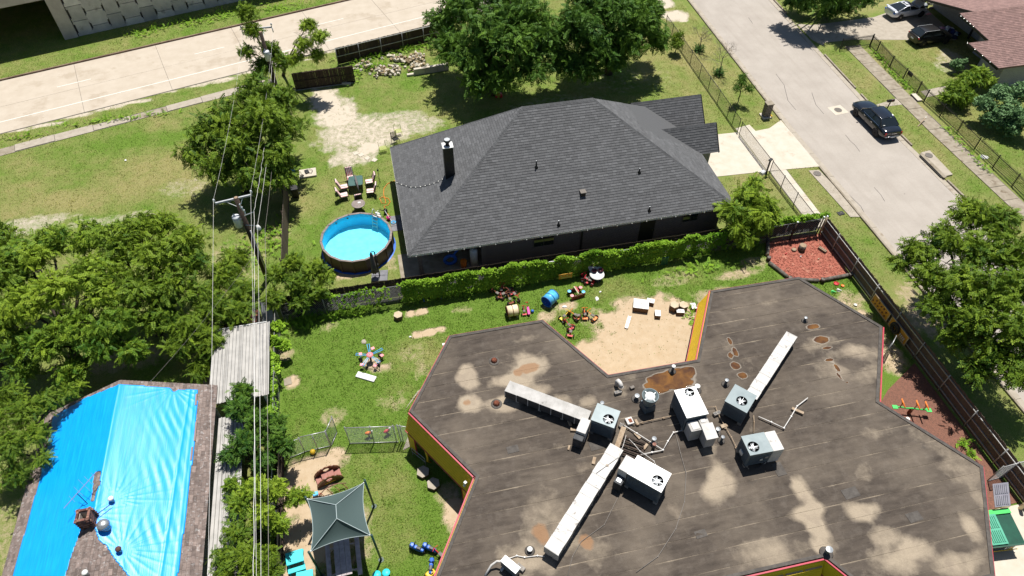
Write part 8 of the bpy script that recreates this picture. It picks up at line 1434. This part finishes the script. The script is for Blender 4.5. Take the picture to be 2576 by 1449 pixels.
tree('glossy_shrub', 'big round pale green glossy shrub by the iron fence', S(2520, 315), bl((2520,235,2.4,1.3,.6),(2565,235,2.5,1.4,.6),(2480,262,1.8,1.1,.5),(2535,285,1.7,1.5,.45),(2590,300,1.8,1.4),(2490,300,1.1,1.0,.3),(2540,320,1,1.2,.3)), 2000, .4, m='leaf_glossy', seed=23, tr=.08, kind='broad', cat='shrub', group='shrubs')
tree('porch_shrub', 'small pale shrub at the corner of the grey brick house', S(2408, 172), bl((2405,160,.9,.6,.5),(2420,155,1,.5,.5),(2412,170,.6,.5)), 260, .34, m='leaf_glossy', seed=24, tr=.05, kind='broad', cat='shrub', group='shrubs')
# bare saplings on the verge
def bare(label, px, py, h, seed):
    rg = random.Random(seed); o = thing('bare_sapling', label, 'tree', S(px, py), 0, 'bare saplings on the verge'); mb = MB(); tips = []
    mb.tube([(0, 0, 0), (.02, 0, h * .35), (.0, .03, h * .55)], [.05, .035, .028], 6)
    def br(p, d, l, r, k):
        q = p + d * l; mb.tube([p, p + d * l * .5 + Vector((rg.uniform(-.04, .04), rg.uniform(-.04, .04), 0)) , q], [r, r * .8, r * .55], 4)
        if k: 
            for _ in range(4): br(p.lerp(q, rg.uniform(.45, 1)), (d + Vector((rg.gauss(0, .55), rg.gauss(0, .55), rg.gauss(.1, .3)))).normalized(), l * rg.uniform(.5, .75), r * .55, k - 1)
    for k in range(6): br(Vector((0, .02, h * rg.uniform(.28, .55))), Vector((rg.gauss(0, .6), rg.gauss(0, .6), .8)).normalized(), h * .3, .018, 3)
    mb.build('branches', 'pale_bark', o); rg2 = np.random.default_rng(seed); n = 120; P = np.stack([rg2.normal(0, .22, n), rg2.normal(0, .22, n), rg2.uniform(.02, .5, n)], 1); V, F, tn = sprays(P, rg2.normal(0, 1, (n, 3)), np.tile([0, 0, 1.], (n, 1)), np.full(n, .3), np.full(n, .2), 'pinnate', rg2); link('suckers', np_mesh('suckers', V, F, tn, 'leaf_deep'), o)
bare('slender bare sapling on the verge, farther one', 1288 + 1410 / 3, 385 / 3, 2.6, 5); bare('larger bare sapling with reddish twigs on the verge, nearer one', 1288 + 1560 / 3, 565 / 3, 3.4, 6)
# ---- vines along the shared fence
def vine(label, u0, u1, n, seed, thick=.16, top=1.7, y0=30.22, m='leaf_vine', lo=.1, tone=.45, axis='u', nm='vine_hedge'):
    rg = np.random.default_rng(seed); u = rg.uniform(u0, u1, n); f = rg.random(n); bul = nz(u, u * 0, seed, 1.1); th = thick * (.8 + .5 * bul); tp_ = top + .22 * nz(u, u * 0, seed + 1, 1.7) + .06 * nz(u, u * 0, seed + 2, 6.); onTop = f < .42
    z = np.where(onTop, tp_ + rg.normal(0, .05, n), lo + (tp_ - lo) * rg.random(n) ** .75); y = np.where(onTop, rg.uniform(-.25, 1, n) * th, th * (.7 + .3 * np.sin(np.clip(z / top, 0, 1) * 2.4)) + rg.normal(0, .04, n))
    if axis == 'u': P = np.stack([u, y0 - y, z], 1); dn = np.stack([rg.normal(0, .6, n), np.where(onTop, rg.normal(-.2, .5, n), -1.), np.where(onTop, .3, rg.normal(-.7, .3, n))], 1); ups = np.stack([rg.normal(0, .3, n), np.where(onTop, -.3, -1.), np.where(onTop, 1., .7)], 1)
    else: P = np.stack([y0 + y, u, z], 1); dn = np.stack([np.ones(n), rg.normal(0, .6, n), rg.normal(-.5, .4, n)], 1); ups = np.stack([np.ones(n) * .6, rg.normal(0, .3, n), np.ones(n)], 1)
    keep = rg.random(n) < np.clip(.85 + .75 * nz(u, z * 1.5, seed + 3, 1.6), .06, 1); P, dn, ups, bul = P[keep], dn[keep], ups[keep], bul[keep]; n = len(P)
    org = np.array([(u0 + u1) / 2, y0, 0]) if axis == 'u' else np.array([y0, (u0 + u1) / 2, 0]); V, F, tn = sprays(P - org, dn, ups, rg.uniform(.16, .3, n), np.clip(tone + .18 * bul + rg.normal(0, .1, n), 0, 1), 'broad', rg)
    o = thing(nm, label, 'vine', org); link('leaves', np_mesh('leaves', V, F, tn, m), o); mb = MB()
    for k in range(int((u1 - u0) * 1.5)):
        x = random.uniform(-(u1 - u0) / 2, (u1 - u0) / 2); q = [(x, -.04, 0), (x + .1, -.08, .6), (x - .1, -.1, 1.2), (x + .2, -.1, 1.6)]; mb.tube(q if axis == 'u' else [(-b_, a_, c_) for a_, b_, c_ in q], .012, 4)
    stuff(mb.build('stems', 'bark', o)); return o
vine('dense bright green vine hedge over the fence behind the playground', -.6, 19.6, 9600, 31); vine('thin patchy vines on the chain link left of the dense hedge', -7.5, -.6, 230, 32, .1, 1.62, tone=.3); vine('shaded vines on the fence between hedge and mulch bed', 19.6, 24.5, 700, 33, .16, 1.7, tone=.15); vine('vines creeping over the fence top above the mulch bed', 23.5, 29.6, 700, 34, .2, 1.8, y0=30.5, lo=1.5)
vine('ivy on the chain link fence between carport and playground', 22.2, 26.5, 620, 35, .2, 1.6, y0=-8.8, axis='v', tone=.5); vine('leafy growth along the hedge side fence by the sand', 9, 21, 1300, 36, .3, 1.4, y0=-8.9, axis='v', tone=.3, m='leaf_green')
# ---- grass blades and weeds
rg = np.random.default_rng(77); N = 560000
Z_ = ((200, (-8.4, 29.2, 7, 30.1)), (62, (-8, 29, 31, 50)), (62, (-36, -8.3, 25, 50)), (14, (29.5, 33.2, 25, 66)), (36, (42.3, 57, 28, 54)), (160, (-36, 29.5, 50, 78)))
a = np.concatenate([rg.uniform(z[0], z[1], int(k * 1050)) for k, z in Z_]); b_ = np.concatenate([rg.uniform(z[2], z[3], int(k * 1050)) for k, z in Z_]); N = len(a)
d_, y_ = ground_fields(a, b_); cl_ = nz(a, b_, 51, 3.5); q_ = (a + 31.76) * math.cos(RA) * 0 - (a + 31.76) * math.sin(RA) + (b_ - 56.2) * math.cos(RA); hard = ((q_ > -.1) & (q_ < 9.5)) | ((q_ > -3.3) & (q_ < -2.5) & (a < -11)) | ((a > 24.2) & (a < 33.4) & (b_ > 37.6) & (b_ < 43.6)) | ((a > 29.1) & (a < 30.6) & (b_ > 30.8) & (b_ < 37.7)) | ((a > 44.75) & (a < 47.2)) | ((a > 47) & (b_ > 54)) | ((a > 33.2) & (a < 42.3)) | ((a > 23.5) & (b_ < 18.5) & (a < 29.3)) | ((a > 24.4) & (a < 29.3) & (b_ > 26) & (b_ < 30)) | ((a > 23.3) & (b_ < 9.6)) | (np.hypot(a + 3.18, b_ - 35.95) < 2.6) | ((a > -.6) & (a < 24) & (b_ > 31.3) & (b_ < 43))
kp_ = (rg.random(N) < np.clip(1.15 - d_ * 1.5 + .3 * cl_, 0.02, 1)) & ~hard; a, b_, y_, cl_ = a[kp_], b_[kp_], y_[kp_], cl_[kp_]; n = len(a); h = (.05 + .05 * rg.random(n)) * (1 + .5 * np.clip(cl_, -1, 1)); ang = rg.uniform(0, 6.28, n); w = .014 + .01 * rg.random(n); ln = rg.normal(0, .045, (n, 2))
V = np.empty((n, 3, 3)); V[:, 0] = np.stack([a - np.cos(ang) * w, b_ - np.sin(ang) * w, np.zeros(n)], 1); V[:, 1] = np.stack([a + np.cos(ang) * w, b_ + np.sin(ang) * w, np.zeros(n)], 1); V[:, 2] = np.stack([a + ln[:, 0], b_ + ln[:, 1], h], 1)
stuff(tag(link('lawn_grass', np_mesh('lawn_grass', V.reshape(-1, 3), np.arange(n * 3).reshape(-1, 3), np.clip(y_ * 1.05 + rg.normal(0, .16, n), 0, 1), 'grass_blade')), 'short patchy grass covering the lawns and verges', 'grass'))
W_ = []
for px, py, r0, r1, k in ((360,85,1.6,.9,70),(395,72,1.4,.8,60),(505,55,2.4,.9,120),(560,38,2.4,.9,110),(700,20,3,1,120),(930,145,2.4,.8,160),(1030,125,3.4,.7,200),(900,170,1.2,1.2,90),(940,170,.6,.5,50),(960,165,.6,.5,50),(880,190,1.2,1.4,80),(2215,150,.3,1.6,50),(2245,185,.3,1.6,50),(2280,220,.3,1.6,50),(2405,350,.3,1.6,40),(2460,410,.3,1.6,40),(1180,735,5,.35,260),(860,790,2.4,.4,160),(760,810,1.6,.8,120),(1750,680,3,.5,60),(60,345,2,.4,60),(300,300,5,.3,120),(640,640,2.5,2,120),(690,600,1,2,90),(2420,1120,.3,.2,20),(2440,1145,.3,.2,20),(1740,800,.5,.8,30)):
    p = S(px, py); W_ += [(p.x + rg.normal(0, r0 * .5), p.y + rg.normal(0, r1 * .5)) for _ in range(k)]
W_ = np.array(W_); n = len(W_); P = np.stack([W_[:, 0], W_[:, 1], rg.uniform(.03, .22, n)], 1); V, F, tn = sprays(P, rg.normal(0, 1, (n, 3)) + np.array([0, 0, .5]), np.tile([0, 0, 1.], (n, 1)), rg.uniform(.2, .42, n), rg.uniform(.2, .6, n), 'pinnate', rg)
stuff(tag(link('weeds', np_mesh('weeds', V, F, tn, 'leaf_vine')), 'leafy weeds along fences, rubble and road verges', 'weeds'))
# ================================================================ UTILITY POLES AND WIRES
mat('insul', (.55, .56, .58), None, rough=.3); mat('xarm', (.42, .43, .44), (.33, .34, .35), 5, .6); mat('tank', (.56, .58, .6), (.48, .5, .52), 3, .4); mat('wire', (.6, .58, .55), None, rough=.5, metal=.3)
def upole(label, base, H, arm_l, arm_r, armz):
    o = thing('utility_pole', label, 'utility pole', base); MB().cyl((0, 0, -.1), (0, 0, H), .19, .14, 14).build('pole', 'wood_pole', o, True); MB().cyl((0, 0, H), (0, 0, H + .015), .11, n=12).build('pole_top', 'log_end', o)
    a, c = Vector(arm_l) - base, Vector(arm_r) - base; MB().beam(a, c, .1, .12).build('crossarm', 'xarm', o, bevel=.01)
    for q in (a, c): MB().lathe([(.03, 0), (.03, .1), (.07, .12), (.07, .16), (.045, .18), (.07, .2), (.05, .27), (0, .29)], q + Vector((0, 0, .06)), 14).build('insulator', 'insul', o, True)
    for q in (a.lerp(c, .25), a.lerp(c, .75)): MB().beam(q, (0, 0, armz - .45), .03).build('brace', 'galv', o)
    return o
def drum(o, x, y, z, r=.24, h=.75): q = MB().lathe([(r, 0), (r, h), (r * .96, h + .04), (0, h + .06)], (x, y, z), 22).build('transformer', 'tank', o, True); MB().lathe([(.03, 0), (.06, .05), (.04, .1), (.06, .14), (0, .2)], (x - .08, y + .05, z + h + .05), 10).build('bushing', 'insul', q, True); MB().torus((x, y, z + h * .9), r + .005, .012, 22, 4).build('band', 'galv', q); MB().box(x + r - .02, x + r + .12, y - .05, y + .05, z + h * .3, z + h * .7).build('bracket', 'galv', q)
pa = Vector((-9.42, 34.2, 0)); HA = zat(pa.x, pa.y, 497); AL, AR = S(541, 512, HA - .35), S(634, 490, HA - .35); A_ = upole('near wooden utility pole with crossarm, transformer and lamp', pa, HA, AL, AR, HA - .35); drum(A_, -.42, -.02, HA - 2.2)
MB().tube([(.05, -.1, HA - 1.4), (.7, .1, HA - 1.35)], .03, 6).build('arm_bracket', 'galv', A_); MB().tube([(.0, -.15, HA - 2.1), (.5, -.2, HA - 2.2), (.62, -.2, HA - 2.25)], .025, 6).build('lamp_arm', 'galv', A_); MB().lathe([(.06, .22), (.12, .1), (.15, 0), (.15, -.12), (0, -.14)], (.68, -.22, HA - 2.4), 16).build('lamp_head', 'white_paint', A_, True); MB().cyl((.13, -.13, .2), (.13, -.13, HA - 2.6), .045, n=10).build('conduit', 'galv_pipe', A_, True)
for k, (x, z) in enumerate(((.1, HA - .75), (.16, HA - 1.0), (.22, HA - 1.25))): MB().lathe([(.03, 0), (.05, .08), (.04, .3), (.05, .34), (0, .36)], (x, -.14, z), 10).build('fuse', 'insul', A_, True)
pb = S(655, 80, 7.2); pb = Vector((pb.x, pb.y, 0)); BL_, BR_ = S(608, 75, 6.95), S(684, 68, 6.95); B_o = upole('far wooden utility pole with blue grey crossarm by the road', pb, 7.2, BL_, BR_, 6.95); drum(B_o, .05, -.3, 4.9)
for q in (BL_, BR_): MB().cyl(q - pb - Vector((0, 0, .45)), q - pb - Vector((0, 0, .05)), .04, n=8).build('hanging_insulator', 'insul', B_o, True)
def wire(label, a, b, sag, r=.016, cat='wire', m='wire', name='power_line', n=18, wob=0):
    a, b = Vector(a), Vector(b); o = thing(name, label, cat, a); P = [a.lerp(b, k / n) - a - Vector((0, 0, 4 * sag * (k / n) * (1 - k / n))) for k in range(n + 1)]
    if wob: P = [p + Vector((math.sin(i * 2.1) * wob, 0, math.cos(i * 1.7) * wob)) for i, p in enumerate(P)]
    MB().tube(P, r, 5).build('strand', m, o)
    for q in (P[0], P[-1]): MB().cyl(q - Vector((0, 0, .05)), q + Vector((0, 0, .05)), r * 1.8, n=6).build('clamp', 'galv', o)
def past(a, px, py, z, k): e = S(px, py, z); return a + (e - a) * k
i3 = Vector((0, 0, .3)); N1, N2 = AL + i3, AR + i3
wire('thin power line from the near pole left insulator down to the bottom edge', N1, past(N1, 518, 1449, 6.4, 1.5), .25, .007); wire('thin power line from the near pole right insulator down to the bottom edge', N2, past(N2, 641, 1449, 6.5, 1.5), .25, .007)
wire('power line between the two poles, left strand', N1, BL_ - Vector((0, 0, .4)), .4, .006); wire('power line between the two poles, right strand', N2, BR_ - Vector((0, 0, .4)), .4, .006)
q1 = pa + Vector((.7, .1, HA - 1.3)); q2 = pa + Vector((.68, -.22, HA - 2.2)); qb = pb + Vector((.25, 0, 4.6))
wire('thick pale twisted cable between the two poles', q1, qb, .5, 0.012, wob=.025, n=40); wire('thick pale straight cable from the lamp to the far pole', q2, qb + Vector((.15, 0, -.5)), .4, .011); wire('dark telephone cable right of the pole between the poles', q2 + Vector((.35, 0, -.4)), qb + Vector((.2, 0, -.9)), .5, .008, m='cable')
wire('thick pale twisted cable from the near pole down to the bottom edge', q1, past(q1, 633, 1449, 5.6, 1.5), .3, 0.012, wob=.02, n=40); wire('pale service cable from the near pole down to the bottom edge', q2, past(q2, 652, 1449, 5.0, 1.5), .3, .009); wire('dark telephone cable from the near pole to the bottom edge', q2 + Vector((.35, 0, -.4)), past(q2, 662, 1449, 4.6, 1.5), .3, .012, m='cable')
ha = onpl(385, 965, tz) + Vector((0, 0, .25)); wire('thin service wire running from the near pole to the tarp roof', past(q1, 640, 640, HA - 1.5, 1.), ha, .2, .006, m='cable')
